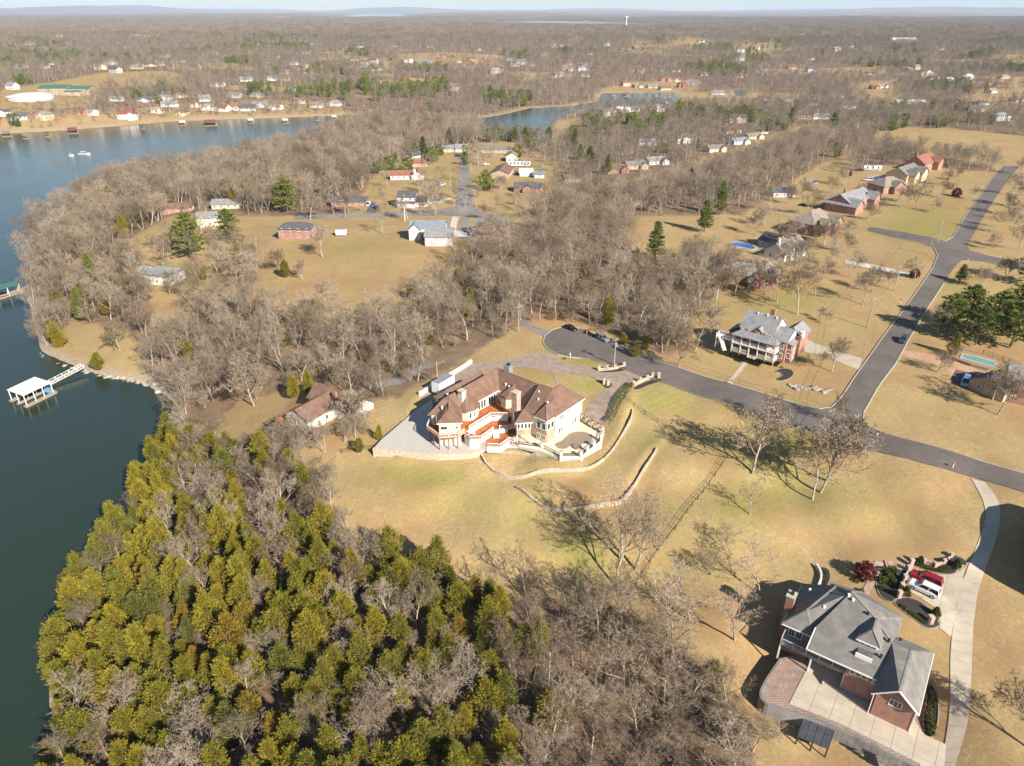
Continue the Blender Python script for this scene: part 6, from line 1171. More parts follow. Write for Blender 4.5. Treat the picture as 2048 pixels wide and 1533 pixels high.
o = strip_wall('lane_wall', [p for p in spline(W([(838, 793), (860, 779), (885, 763), (915, 745), (943, 727)]), 4)], .5, lambda x, y: hz(x, y) - .5, lambda x, y: hz(x, y) + 1.25, STUCCO); tag(o, 'pale stone wall along the side drive by the white trailer', 'wall')
def hedge(px, label, wd=1.5, h=1.3, seed=3, mat=None):
    r_ = random.Random(seed); w_ = spline(W(px), 6); T = TG()
    for (x1, y1), (x2, y2) in zip(w_[:-1], w_[1:]):
        L = math.dist((x1, y1), (x2, y2)); dx, dy = (x2 - x1) / L, (y2 - y1) / L
        for k in range(int(L * 75)):
            t = r_.random(); s = r_.uniform(-1, 1); zz = r_.random()
            if r_.random() < .5: s = math.copysign(1, s)
            else: zz = 1
            x = x1 + (x2 - x1) * t - dy * s * wd / 2; y = y1 + (y2 - y1) * t + dx * s * wd / 2; z = hz(x, y) + h * zz * r_.uniform(.92, 1.04)
            p = Vector((x, y, z)); e = Vector((-dy * s + r_.gauss(0, .5), dx * s + r_.gauss(0, .5), .6 + r_.gauss(0, .4))).normalized(); T.sliver(p - e * .18, p + e * .2, .2, r_)
    o = thing('hedge', (0, 0, 0), 0, label, 'hedge'); child('foliage', T.mesh('foliage', mat or SHRUB), o); return o
hedge([(1264, 774), (1250, 786), (1240, 800), (1231, 820), (1222, 840), (1213, 848)], 'clipped green hedge curving beside the paved drive')
ENTRYS = M_rows('entry_stone', (.56, .46, .35), (.46, .37, .28), (.34, .28, .21), .5, .22, .03)
def step_wall(px, label, hs, pil=True):
    o = thing('entry_wall', (0, 0, 0), 0, label, 'wall'); w_ = W(px)
    for i, (a, b) in enumerate(zip(w_[:-1], w_[1:])):
        m = MB(); z = min(hz(*a), hz(*b)); m.bar((*a, z + hs[i] / 2 - .2), (*b, z + hs[i] / 2 - .2), .4, hs[i] + .4); m.build('wall_step', ENTRYS, o)
    for i, p in enumerate(w_):
        m = MB(); z = hz(*p); h = (hs[min(i, len(hs) - 1)]) + .75; m.box(p[0] - .36, p[1] - .36, z - .3, p[0] + .36, p[1] + .36, z + h); m.build('pillar', ENTRYS, o)
step_wall([(1198, 742), (1214, 740), (1230, 738), (1248, 733)], 'stepped pale stone entry wall below the utility pole', (.7, .55, .45)); step_wall([(1267, 774), (1281, 765), (1295, 759), (1305, 754)], 'stepped pale stone entry wall at the end of the hedge', (1.0, .75, .5)); step_wall([(1208, 769), (1216, 771)], 'small stone planter wall in the middle of the forecourt', (.9,))
p = G(1317, 757); o = thing('gate_pillar', p, 0, 'single pale stone pillar beside the street entrance', 'pillar'); m = MB(); m.box(-.35, -.35, -.3, .35, .35, 1.5); m.build('shaft', ENTRYS, o); m = MB(); m.box(-.42, -.42, 1.5, .42, .42, 1.65); m.build('cap', KERB, o)
EDGE = M('stone_edging', (.30, .25, .20), (.20, .165, .13), 3, .9)
def bed(px, label, off=.09, sp=4, edge=True, step=1.0):
    w_ = spline(W(px), sp, True); o = thing('mulch_bed', (0, 0, 0), 0, label, 'flower bed'); drape('mulch', w_, off, MULCH, step, parent=o)
    if edge: strip_wall('edging', w_, .18, lambda x, y: hz(x, y) - .1, lambda x, y: hz(x, y) + .16, EDGE, o, True)
    return o
bed([(1550, 745), (1562, 738), (1580, 740), (1587, 748), (1580, 757), (1562, 763), (1553, 758), (1564, 752), (1560, 746)], 'kidney shaped dark mulch bed in front of the porch house'); bed([(1198, 745), (1225, 742), (1250, 736), (1245, 743), (1215, 746)], 'narrow mulch bed under the stepped entry wall', edge=False, off=.16); bed([(1270, 776), (1290, 766), (1318, 758), (1320, 764), (1295, 772), (1275, 780)], 'dark mulch bed behind the hedge end wall', edge=False, off=.16); bed([(1200, 764), (1213, 762), (1224, 771), (1214, 778)], 'diamond mulch bed in the forecourt', off=.16)
# rocks
ROCKM = M('grey_rock', (.40, .35, .29), (.24, .21, .175), 2.5, .9, .5, dist=.1, rnd=.2)
def rock_mesh(seed, r=.5):
    bm = bmesh.new(); bmesh.ops.create_icosphere(bm, subdivisions=2, radius=r); rr = random.Random(seed); off = Vector((rr.uniform(-9, 9),) * 3)
    for v_ in bm.verts: v_.co *= 1 + .45 * mnoise.noise(v_.co * 2.2 / r + off); v_.co.z *= .65
    me = bpy.data.meshes.new('stone'); bm.to_mesh(me); bm.free(); me.materials.append(ROCKM); return me
ROCKS = [rock_mesh(k) for k in range(4)]
rk = random.Random(4)
def rock(u, v, s, label, group, z=None):
    p = G(u, v) if z is None else P(u, v, z); o = bpy.data.objects.new('rock', ROCKS[rk.randrange(4)]); COL.objects.link(o); o.location = (p[0], p[1], p[2] + .05 * s); o.rotation_euler = (rk.uniform(-.3, .3), rk.uniform(-.3, .3), rk.uniform(0, 6)); o.scale = (s * rk.uniform(.8, 1.4), s * rk.uniform(.7, 1.2), s * rk.uniform(.6, 1)); tag(o, label, 'rock', group)
for k in range(17): t = k / 16; rock(1582 + 74 * t + rk.uniform(-2, 2), 774 + 9 * t + rk.uniform(-3, 4), rk.uniform(.9, 1.9), 'grey boulder in the rock row on the porch house lawn', 'boulders on the lawn')
sh = [(78, 712), (110, 728), (150, 742), (190, 750), (230, 758), (270, 766), (300, 770), (320, 782)]
for k in range(64):
    t = rk.random() * (len(sh) - 1.001); i = int(t); u = sh[i][0] + (sh[i + 1][0] - sh[i][0]) * (t - i); v = sh[i][1] + (sh[i + 1][1] - sh[i][1]) * (t - i); rock(u + rk.uniform(-3, 3), v + rk.uniform(-7, 3), rk.uniform(.7, 2.2), 'pale shore rock at the waterline by the white dock', 'shore rocks')
for k in range(8): rock(88 + rk.uniform(-8, 10), 1500 + rk.uniform(-14, 14), rk.uniform(.8, 1.7), 'pale rock below the cedar point', 'rocks under the cedars', LAKE + .3)
# ------------------------------------------------------------------ shrubs
SHM = [shrub_mesh(k, .6, .8, 110) for k in range(3)]; CONE = [shrub_mesh(10 + k, .9, 2.0, 240, cone=True) for k in range(2)]; REDS = shrub_mesh(20, 1.5, 2.6, 200, REDLEAF)
def shrub(u, v, s, label, group, me=None):
    p = G(u, v); o = thing('shrub', p, rk.uniform(0, 6), label, 'shrub', group, s); child('foliage', me or SHM[rk.randrange(3)], o); m = MB(); m.tube((0, 0, -.2), (0, 0, .5), .05, .03, 5); child('stem', m.mesh('stem', DARKBARK), o)
bed([(1826, 1116), (1850, 1122), (1880, 1126), (1905, 1112), (1933, 1126), (1918, 1143), (1895, 1150), (1860, 1143), (1832, 1132)], 'dark mulch bed under the curved brick wall by the parked cars', step=.8); bed([(1786, 1204), (1803, 1196), (1830, 1200), (1855, 1216), (1876, 1236), (1879, 1251), (1858, 1258), (1838, 1247), (1805, 1222)], 'dark mulch bed with a brick pillar beside the parking pad', step=.8); bed([(1760, 1140), (1800, 1135), (1812, 1150), (1798, 1190), (1786, 1205), (1762, 1195), (1752, 1165)], 'shaded planting court below the brick steps', step=.8); bed([(1851, 1372), (1866, 1374), (1876, 1400), (1876, 1440), (1868, 1470), (1850, 1476), (1846, 1440), (1853, 1400)], 'planted bed along the gable side of the brick house', step=.8); bed([(1640, 1136), (1656, 1140), (1660, 1158), (1650, 1178), (1638, 1180), (1643, 1160)], 'curved bed behind the low wall at the brick house corner', step=.8)
for u, v in ((1838, 1130), (1912, 1135), (1811, 1190), (1870, 1232)): shrub(u, v, 1.0, 'cone shaped clipped evergreen in the brick house beds', 'cone shrubs', CONE[rk.randrange(2)])
for k in range(8): shrub(1846 + 8.5 * k, 1136 + 7 * math.sin(k / 7 * 3.1), .75, 'small round shrub in the row under the curved brick wall', 'curved wall shrubs')
for k in range(6): shrub(1806 + 8 * k, 1217 + 6 * k, .8, 'small round shrub in the bed beside the parking pad', 'parking bed shrubs')
for k in range(13): shrub(1760 + rk.random() * 38, 1140 + rk.random() * 52, rk.uniform(.8, 1.3), 'evergreen shrub in the shaded planting court', 'court shrubs')
for k in range(9): shrub(1862 + 6 * math.sin(k) - (k - 4) ** 2 * .35, 1380 + 11 * k, rk.uniform(.9, 1.2), 'round shrub in the bed along the brick gable', 'gable bed shrubs')
for k in range(6): shrub(1650 + 2 * math.sin(k * 1.5), 1143 + 6 * k, .55, 'small shrub behind the curved low wall', 'corner bed shrubs')
shrub(1727, 1155, 1.25, 'red leaved ornamental shrub beside the brick house path', None, REDS); shrub(1712, 1165, .9, 'green shrub beside the red leaved bush', None); shrub(1722, 1185, .9, 'green shrub at the foot of the brick house path', None)
shrub(1665, 468, 2.2, 'dark rounded evergreen bush by the white front gables', None); shrub(1500, 566, 1.8, 'dark evergreen bush under the brick ranch windows', None); shrub(1912, 393, 1.6, 'rusty round bush beside the street', None, REDS); shrub(1828, 555, 1.2, 'tawny bush on the street corner', None, REDS)
for k in range(10): shrub(1460 + k * 11.5, 712 + k * 2.7, .6, 'small dark shrub in the bed along the porch', 'porch shrubs')
# brick steps, walls and pillars by the parked cars
def pillar_run(name, px, label, hp=1.6, hw=.9, mat=None, s=.32):
    o = thing(name, (0, 0, 0), 0, label, 'wall'); w_ = W(px)
    for a, b in zip(w_[:-1], w_[1:]): m = MB(); z = min(hz(*a), hz(*b)); m.bar((*a, z + hw / 2 - .3), (*b, z + hw / 2 - .3), .32, hw + .6); m.build('low_wall', mat or BRICKL, o)
    for p_ in w_: m = MB(); z = hz(*p_); m.box(p_[0] - s, p_[1] - s, z - .5, p_[0] + s, p_[1] + s, z + hp); q = m.build('pillar', mat or BRICKL, o); m = MB(); m.box(p_[0] - s - .06, p_[1] - s - .06, z + hp, p_[0] + s + .06, p_[1] + s + .06, z + hp + .1); m.build('cap', KERB, q)
BRICKL = M_rows('pale_brick', (.47, .31, .24), (.40, .25, .19), (.50, .42, .36), .24, .085, .012)
pillar_run('pillar_wall', [(1821, 1132), (1815, 1146), (1808, 1164), (1802, 1181), (1797, 1196)], 'brick pillar wall in front of the parked white and red cars'); pillar_run('pillar_wall', [(1848, 1127), (1870, 1134), (1888, 1127), (1902, 1114)], 'curved stepped brick wall in the mulch bed', .9, .9, s=.26); pillar_run('brick_pillar', [(1858, 1245), (1861, 1247)], 'single square brick pillar in the parking bed', 1.5, .4)
o = thing('brick_steps', (0, 0, 0), 0, 'broad brick steps descending beside the pillar wall', 'steps'); a, b = G(1815, 1138), G(1772, 1130)
for k in range(9):
    t = k / 8; x, y = a[0] + (b[0] - a[0]) * t, a[1] + (b[1] - a[1]) * t; dx, dy = (b[0] - a[0]), (b[1] - a[1]); L = math.hypot(dx, dy); nx, ny = -dy / L * .9, dx / L * .9; z = hz(x, y) + .25; m = MB(); m.bar((x - nx, y - ny, z), (x + nx, y + ny, z), .34, .16); m.build('step', BRICKL, o)
tag(drape('brick_path', W([(1750, 1122), (1772, 1128), (1757, 1150), (1738, 1192), (1722, 1190), (1735, 1160)]), .1, M_rows('path_pavers', (.42, .31, .24), (.36, .26, .20), (.28, .2, .16), .5, .5, .04, rot='flat'), 1.0), 'paved path from the brick steps to the brick house', 'path', kind='structure')
o = strip_wall('bed_wall', spline(W([(1632, 1134), (1640, 1148), (1641, 1162), (1635, 1178)]), 5), .35, lambda x, y: hz(x, y) - .5, lambda x, y: hz(x, y) + .8, STUCCO); tag(o, 'curved low wall at the corner of the brick house', 'wall')
# ------------------------------------------------------------------ vehicles
RUBBER = M('tyre_rubber', (.02, .02, .02), (.03, .03, .03), 5, .8); RIM = M('wheel_rim', (.5, .5, .52), None, 2, .3, metal=.8); LAMP = M('headlamp', (.8, .8, .78), None, 2, .1); TAIL = M('tail_lamp', (.35, .02, .02), None, 2, .2); CARGL = M('car_glass', (.02, .025, .03), None, 2, .05, spec=.8)
def wheelm():
    m = MB(); m.tube((0, -.11, 0), (0, .11, 0), .34, .34, 14); k = MB(); k.tube((0, -.125, 0), (0, .125, 0), .2, .2, 10); return m.mesh('wheel', RUBBER), k.mesh('rim', RIM)
WHL = wheelm()
CARS = {'suv': (4.8, 1.92, [(-2.4, .95), (-2.35, 1.02), (-1.2, 1.08), (.9, 1.05), (2.1, .98), (2.4, .75)], [(-2.25, -2.05), (-1.95, 1.0 - .55 + .1)], 1.72, (-2.3, -2.1, .35, 1.15)), 'sedan': (4.7, 1.82, [(-2.35, .85), (-2.3, .95), (-1.5, 1.0), (.8, .95), (2.0, .85), (2.35, .65)], None, 1.42, (-1.85, -1.05, .25, 1.15)), 'van': (5.0, 1.95, [(-2.5, 1.05), (-2.45, 1.1), (-1, 1.12), (1.4, 1.08), (2.2, .98), (2.5, .75)], None, 1.95, (-2.42, -2.25, .9, 1.9)), 'pickup': (5.4, 1.95, [(-2.7, 1.0), (-2.65, 1.05), (-.6, 1.05), (1.2, 1.05), (2.4, 1.0), (2.7, .75)], None, 1.78, (-.75, -.55, .9, 1.5))}
PC = {}
def car(kind, u, v, head, colname, col, label, group=None, z=None, scale=1.0):
    """head: pixel the nose points to, or an angle in degrees"""
    p = G(u, v)
    if isinstance(head, tuple): q = G(*head); ang = math.atan2(q[1] - p[1], q[0] - p[0])
    else: ang = math.radians(head)
    o = thing(kind if kind != 'suv' else 'suv_car', (p[0], p[1], p[2] + .08 if z is None else z), ang, label, 'car', group, scale); L, Wd, prof, _, zt, (x0, x1, x2, x3) = CARS[kind]; k = (kind, colname)
    if k not in PC:
        pm = paint('car_' + colname, col, .25, .6, .2); b = MB(); n = len(prof); hw = Wd / 2; secs = []
        for x, zz in prof:
            tp_ = 1 - .12 * (abs(x) / (L / 2)) ** 4
            secs.append([(x, -hw * tp_ * .96, .32), (x, -hw * tp_, .5), (x, -hw * tp_, zz - .16), (x, -hw * tp_ * .86, zz), (x, hw * tp_ * .86, zz), (x, hw * tp_, zz - .16), (x, hw * tp_, .5), (x, hw * tp_ * .96, .32)])
        for s_ in secs: b.v += s_
        for i in range(n - 1):
            for j in range(8): b.f.append((i * 8 + j, i * 8 + (j + 1) % 8, (i + 1) * 8 + (j + 1) % 8, (i + 1) * 8 + j))
        b.f += [tuple(range(8)), tuple((n - 1) * 8 + 7 - j for j in range(8))]
        zb = .98 if kind != 'sedan' else .9; hb, ht = hw * .88, hw * .70; g = MB(); g.v += [(x0, -hb, zb), (x3, -hb, zb), (x3, hb, zb), (x0, hb, zb), (x1, -ht, zt - .05), (x2, -ht, zt - .05), (x2, ht, zt - .05), (x1, ht, zt - .05)]; g.f += [(0, 1, 5, 4), (1, 2, 6, 5), (2, 3, 7, 6), (3, 0, 4, 7), (4, 5, 6, 7)]
        r_ = MB(); r_.box(x1 - .02, -ht - .02, zt - .06, x2 + .02, ht + .02, zt + .01); pl_ = MB()
        for s_ in (-1, 1):
            for xa, xb in ((x0, x1), (x3, x2), ((x0 + x3) / 2, (x1 + x2) / 2)): pl_.bar((xa, s_ * hb * 1.005, zb), (xb, s_ * ht * 1.02, zt - .03), .1, .07)
        hl = MB(); hl.box(L / 2 - .12, -.14, .0, L / 2 + .0, .14, .14); tl = MB(); tl.box(-L / 2 - .01, -.12, 0, -L / 2 + .1, .12, .22)
        PC[k] = (b.mesh('body', pm), g.mesh('glass', CARGL), r_.mesh('roof', pm), pl_.mesh('pillars', pm), hl.mesh('headlight', LAMP), tl.mesh('taillight', TAIL))
    b, g, r_, pl_, hl, tl = PC[k]; bo = child('body', b, o); child('window_glass', g, o); child('roof', r_, o); child('window_frame', pl_, o)
    for s_ in (-1, 1):
        child('headlight', hl, o, (0, s_ * Wd * .34, .62)); child('taillight', tl, o, (0, s_ * Wd * .36, .66))
        for x in (-L * .3, L * .31): wh = child('wheel', WHL[0], o, (x, s_ * Wd * .45, .34)); child('rim', WHL[1], wh)
    return o
KW = 1.0
car('suv', 1846, 1183, (1822, 1172), 'white', (.80, .79, .77), 'white estate car parked nose in beside the red one', scale=1.12); car('suv', 1851, 1164, (1830, 1155), 'red', (.32, .012, .025), 'dark red estate car parked by the brick pillars', scale=1.1)
car('sedan', 1141, 660, (1152, 664), 'black', (.012, .012, .014), 'black saloon parked on the turning circle'); car('suv', 1205, 681, (1216, 687), 'slate', (.20, .23, .28), 'grey blue car hitched to a dark trailer on the street'); car('suv', 1806, 684, (1800, 692), 'navy', (.05, .06, .09), 'dark car driving in the tree shadow on the street'); car('van', 1930, 768, (1926, 778), 'blue', (.22, .36, .55), 'pale blue van parked on the dark apron')
for k, u, v, h, cn, cc, lb in [('van', 737, 412, -90, 'white2', (.78, .77, .75), 'white van on the black drive'), ('suv', 747, 413, -90, 'bluec', (.08, .16, .34), 'blue car on the black drive'), ('sedan', 753, 418, -60, 'darkc', (.03, .03, .04), 'dark car on the black drive'), ('suv', 884, 372, 60, 'white3', (.8, .79, .77), 'white car parked on the grass by the dead end street'), ('suv', 917, 314, 0, 'dark2', (.03, .035, .035), 'dark car at the end of the dead end street'), ('sedan', 972, 331, 0, 'white4', (.8, .79, .77), 'white car before the long brown roofed house'), ('pickup', 1033, 350, 90, 'navy2', (.02, .03, .05), 'dark pickup beside the small white shed'), ('suv', 951, 461, 0, 'teal', (.10, .22, .36), 'blue car beside the two storey brick house'), ('suv', 951, 466, 0, 'white5', (.78, .77, .76), 'silver white car between the blue and the low white car'), ('sedan', 951, 471, 0, 'white6', (.82, .81, .8), 'low white car nearest the barn drive'), ('sedan', 1607, 413, -40, 'black2', (.015, .015, .018), 'black car behind the brick house with grey roof'), ('van', 1735, 362, 160, 'white7', (.82, .81, .8), 'white van behind the tan roofed brick house'), ('suv', 1433, 296, 20, 'white8', (.8, .8, .79), 'white car by the cream bungalow')]: car(k, u, v, h, cn, cc, lb)
TRAILW = paint('trailer_white', (.82, .82, .81), .4)
def box_trailer(u, v, ang, L, Wd, H, label, name='box_trailer', col=None, zf=.6, stripe=None, nose=True):
    p = G(u, v); o = thing(name, p, ang, label, 'trailer'); m = MB(); m.box(-L / 2, -Wd / 2, zf, L / 2, Wd / 2, zf + H); m.build('box', col or TRAILW, o); m = MB(); m.box(-L / 2 + .08, -Wd / 2 + .08, zf + H, L / 2 - .08, Wd / 2 - .08, zf + H + .06); m.build('roof', STEEL, o)
    for s_ in (-1, 1):
        for x in (-.5, .5): wh = child('wheel', WHL[0], o, (x, s_ * Wd * .45, .34)); child('rim', WHL[1], wh)
    m = MB(); m.bar((L / 2, 0, zf + .1), (L / 2 + 1.2, 0, zf), .15, .12); m.build('drawbar', BLACKM, o)
    if stripe: m = MB(); m.box(-L / 2 - .01, -Wd / 2 - .02, zf + .4, L / 2 + .01, -Wd / 2, zf + .9); m.build('stripe', stripe, o); [simple_win(o, x, -Wd / 2 - .03, zf + 1.1, -90) for x in (-L * .3, 0, L * .3)]
    return o
a, b = G(878, 792), G(899, 772); box_trailer(887, 781, math.atan2(b[1] - a[1], b[0] - a[0]), 6.2, 2.6, 2.9, 'white enclosed trailer parked by the pale stone wall')
box_trailer(683, 472, 0, 4.5, 2.4, 2.4, 'small white camper standing alone on the dry field', 'camper'); box_trailer(1029, 333, 0, 8, 2.6, 2.8, 'long white camper behind the brown roofed house', 'camper', stripe=STEEL); box_trailer(1050, 333, 0, 7, 2.6, 2.8, 'camper with a blue side stripe behind the house', 'camper', stripe=M('blue_stripe', (.2, .2, .4))); box_trailer(1743, 342, math.radians(-5), 11, 2.6, 2.8, 'long camper with dark windows behind the tan house', 'camper', stripe=BLACKM)
# dark utility trailer loaded with odds and ends, and the person beside it
p = G(1186, 672); q = G(1205, 681); ang = math.atan2(q[1] - p[1], q[0] - p[0]); o = thing('utility_trailer', (p[0], p[1], p[2] + .05), ang, 'low dark open trailer loaded with tools behind the grey blue car', 'trailer'); m = MB(); m.box(-2.6, -1, .5, 2.2, 1, .6); m.build('bed', BLACKM, o); railing(o, [(-2.6, -1, .6), (2.2, -1, .6), (2.2, 1, .6), (-2.6, 1, .6)], .5, BLACKM, .8, True); m = MB(); m.bar((2.2, 0, .55), (3.4, 0, .5), .12, .1); m.build('drawbar', BLACKM, o)
for s_ in (-1, 1):
    for x in (-.6, .4): wh = child('wheel', WHL[0], o, (x, s_ * 1.1, .34)); child('rim', WHL[1], wh)
for k, (x, c) in enumerate([(-1.6, (.5, .1, .08)), (-.5, (.55, .45, .12)), (.6, (.4, .4, .4)), (1.5, (.5, .35, .1))]):
    t = thing('garden_machine', (p[0] + math.cos(ang) * x, p[1] + math.sin(ang) * x, p[2] + .65), ang + .3 * k, ['red', 'yellow', 'grey', 'orange'][k] + ' garden machine carried on the open trailer', 'machine'); m = MB(); m.box(-.4, -.35, .15, .3, .35, .6); m.tube((.3, 0, .3), (.8, 0, .85), .04, .04, 5); m.build('body', M('machine_%d' % k, c), t); m = MB(); m.tube((-.2, -.4, .15), (-.2, .4, .15), .15, .15, 8); m.build('wheels', RUBBER, t)
def person(u, v, ang, label, shirt, trousers, skin=(.45, .28, .2)):
    p = G(u, v); o = thing('person', p, ang, label, 'person'); me = bpy.data.meshes.new('body')
    J = {'pel': (0, 0, .95, .14), 'ch': (.02, 0, 1.35, .17), 'nk': (.03, 0, 1.52, .06), 'hd': (.05, 0, 1.66, .10), 'tp': (.04, 0, 1.76, .08), 'hl': (0, .1, .9, .09), 'kl': (.06, .11, .5, .065), 'al': (-.04, .12, .09, .045), 'fl': (.12, .13, .05, .04), 'hr': (0, -.1, .9, .09), 'kr': (-.05, -.11, .5, .065), 'ar': (-.14, -.12, .09, .045), 'fr': (.02, -.13, .05, .04), 'sl': (.02, .2, 1.43, .06), 'el': (.1, .27, 1.17, .045), 'wl': (.28, .24, 1.05, .03), 'gl': (.36, .23, 1.03, .035), 'sr': (.02, -.2, 1.43, .06), 'er': (.08, -.27, 1.17, .045), 'wr': (.26, -.22, 1.05, .03), 'gr': (.34, -.2, 1.04, .035)}
    E_ = 'pel-ch ch-nk nk-hd hd-tp pel-hl hl-kl kl-al al-fl pel-hr hr-kr kr-ar ar-fr ch-sl sl-el el-wl wl-gl ch-sr sr-er er-wr wr-gr'.split(); ks = list(J); me.from_pydata([J[k][:3] for k in ks], [tuple(ks.index(x) for x in e.split('-')) for e in E_], []); ob = bpy.data.objects.new('body', me); COL.objects.link(ob); ob.parent = o
    sk = ob.modifiers.new('skin', 'SKIN'); 
    for i, k in enumerate(ks): me.skin_vertices[0].data[i].radius = (J[k][3],) * 2; me.skin_vertices[0].data[i].use_root = (k == 'pel')
    ob.modifiers.new('sub', 'SUBSURF').levels = 1; ob.modifiers['sub'].render_levels = 2
    mt = bpy.data.materials.new('clothed_skin'); mt.use_nodes = True; n = mt.node_tree; tc = n.nodes.new('ShaderNodeTexCoord'); sx = n.nodes.new('ShaderNodeSeparateXYZ'); n.links.new(tc.outputs['Object'], sx.inputs[0]); cr = n.nodes.new('ShaderNodeValToRGB'); cr.color_ramp.interpolation = 'CONSTANT'; mp = n.nodes.new('ShaderNodeMath'); mp.operation = 'DIVIDE'; mp.inputs[1].default_value = 2; n.links.new(sx.outputs[2], mp.inputs[0]); n.links.new(mp.outputs[0], cr.inputs[0]); els = cr.color_ramp.elements; els[0].color = (.03, .03, .03, 1); els[1].position = .05; els[1].color = (*trousers, 1); e = els.new(.46); e.color = (*shirt, 1); e = els.new(.755); e.color = (*skin, 1); e = els.new(.85); e.color = (.05, .03, .02, 1); n.links.new(cr.outputs[0], n.nodes['Principled BSDF'].inputs['Base Color']); me.materials.append(mt)
person(1173, 671, .6, 'person in a pink top standing at the back of the open trailer', (.55, .25, .25), (.35, .32, .3))
# ------------------------------------------------------------------ bins, mailboxes, play set, pools, shed
def bin_(u, v, col, label):
    p = G(u, v); o = thing('wheelie_bin', p, rk.uniform(0, 3), label, 'bin'); m = MB(); m.v += [(-.26, -.3, .08), (.26, -.3, .08), (.26, .3, .08), (-.26, .3, .08), (-.33, -.38, 1.0), (.33, -.38, 1.0), (.33, .38, 1.0), (-.33, .38, 1.0)]; m.f += [(3, 2, 1, 0), (4, 5, 6, 7), (0, 1, 5, 4), (1, 2, 6, 5), (2, 3, 7, 6), (3, 0, 4, 7)]; mt = paint('bin_%d' % v, col, .5); m.build('tub', mt, o); m = MB(); m.box(-.36, -.42, 1.0, .36, .42, 1.1); m.build('lid', mt, o); m = MB(); m.tube((-.3, .34, .14), (.3, .34, .14), .14, .14, 8); m.build('wheels', RUBBER, o)
bin_(868, 785, (.10, .28, .50), 'blue wheeled bin in front of the white enclosed trailer'); bin_(1234, 698, (.06, .30, .50), 'blue wheeled bin at the kerb by the utility pole'); bin_(1605, 676, (.04, .25, .12), 'green wheeled bin behind the porch house')
def mailbox(u, v, label, col=(.8, .78, .74)):
    p = G(u, v); o = thing('mailbox', p, rk.uniform(0, 3), label, 'mailbox'); m = MB(); m.box(-.06, -.06, -.2, .06, .06, 1.1); m.build('post', TRIM, o); m = MB(); m.box(-.14, -.28, 1.1, .14, .28, 1.4); m.build('box', paint('mailbox_%d' % u, col, .4), o)
mailbox(1140, 716, 'white marker post with a box at the turning circle verge'); mailbox(1462, 770, 'brown mailbox at the foot of the straight path', (.2, .08, .05)); mailbox(1754, 873, 'dark mailbox by the junction kerb', (.05, .05, .05)); mailbox(1905, 937, 'brick mailbox by the concrete drive entrance', (.35, .15, .1)); mailbox(1936, 521, 'dark mailbox on the side street corner', (.05, .05, .06)); mailbox(1800, 607, 'small brown mailbox beside the street verge', (.2, .1, .07))
p = G(1318, 585); o = thing('play_set', p, .6, 'wooden swing frame with a green slide at the wood edge', 'play set'); TM = M('play_timber', (.30, .17, .09))
for x in (-2, 2):
    for s_ in (-1, 1): m = MB(); m.bar((x, s_ * 1.1, -.1), (x, 0, 2.5), .12, .12); m.build('leg', TM, o)
m = MB(); m.bar((-2.3, 0, 2.5), (4.2, 0, 2.5), .14, .14); m.build('beam', TM, o); m = MB(); m.box(2.4, -.8, 1.4, 4.2, .8, 1.5); m.build('platform', TM, o); m = MB(); m.bar((4.2, -.3, 1.4), (7, -.3, .15), .6, .1); m.build('slide', M('green_plastic', (.02, .28, .12), None, 2, .4), o)
for x in (-1, .4): m = MB(); m.bar((x, -.2, .5), (x, .2, .5), .4, .04); m.bar((x, -.18, .5), (x, -.02, 2.45), .02, .02); m.bar((x, .18, .5), (x, .02, 2.45), .02, .02); m.build('swing', BLACKM, o)
for x in (2.5, 4.1):
    for s_ in (-.75, .75): m = MB(); m.bar((x, s_, -.1), (x, s_, 2.3), .1, .1); m.build('post', TM, o)
def pool_(px, col, label, rough=.1, rim=True, sp=4, off=.12):
    w_ = spline(W(px), sp, True); o = thing('swimming_pool', (0, 0, 0), 0, label, 'pool'); drape('water', w_, off, M('pool_%d' % px[0][0], col, tuple(c * .8 for c in col), 1, rough), 1.2, parent=o); strip_wall('coping', w_, .8, lambda x, y: hz(x, y) - .1, lambda x, y: hz(x, y) + off + .06, KERB, o, True)
pool_([(1460, 488), (1474, 485), (1490, 488), (1505, 491), (1512, 497), (1503, 500), (1485, 496), (1468, 494)], (.02, .12, .42), 'blue kidney pool behind the brick ranch'); pool_([(1925, 709), (1960, 716), (1994, 726), (1988, 735), (1955, 726), (1921, 717)], (.13, .30, .29), 'long pool under a teal cover beside the red yard', .8, sp=1); pool_([(1745, 355), (1757, 352), (1768, 355), (1757, 359)], (.03, .10, .30), 'small blue pool behind the tan house', .3); pool_([(1620, 364), (1629, 361), (1637, 364), (1629, 368)], (.08, .10, .28), 'small round blue pool on the dry grass', .3)
o = strip_wall('pool_wall', W([(1890, 716), (1910, 722), (1940, 733), (1975, 742)]), .4, lambda x, y: hz(x, y) - .3, lambda x, y: hz(x, y) + .9, WOODP); tag(o, 'low dark timber wall in front of the teal covered pool', 'wall'); rail_fence('pool_fence', [(1925, 700), (1965, 709), (2005, 722), (2040, 735)], 'dark board fence behind the teal covered pool', 1.5, WOODP, 6, 2.4)
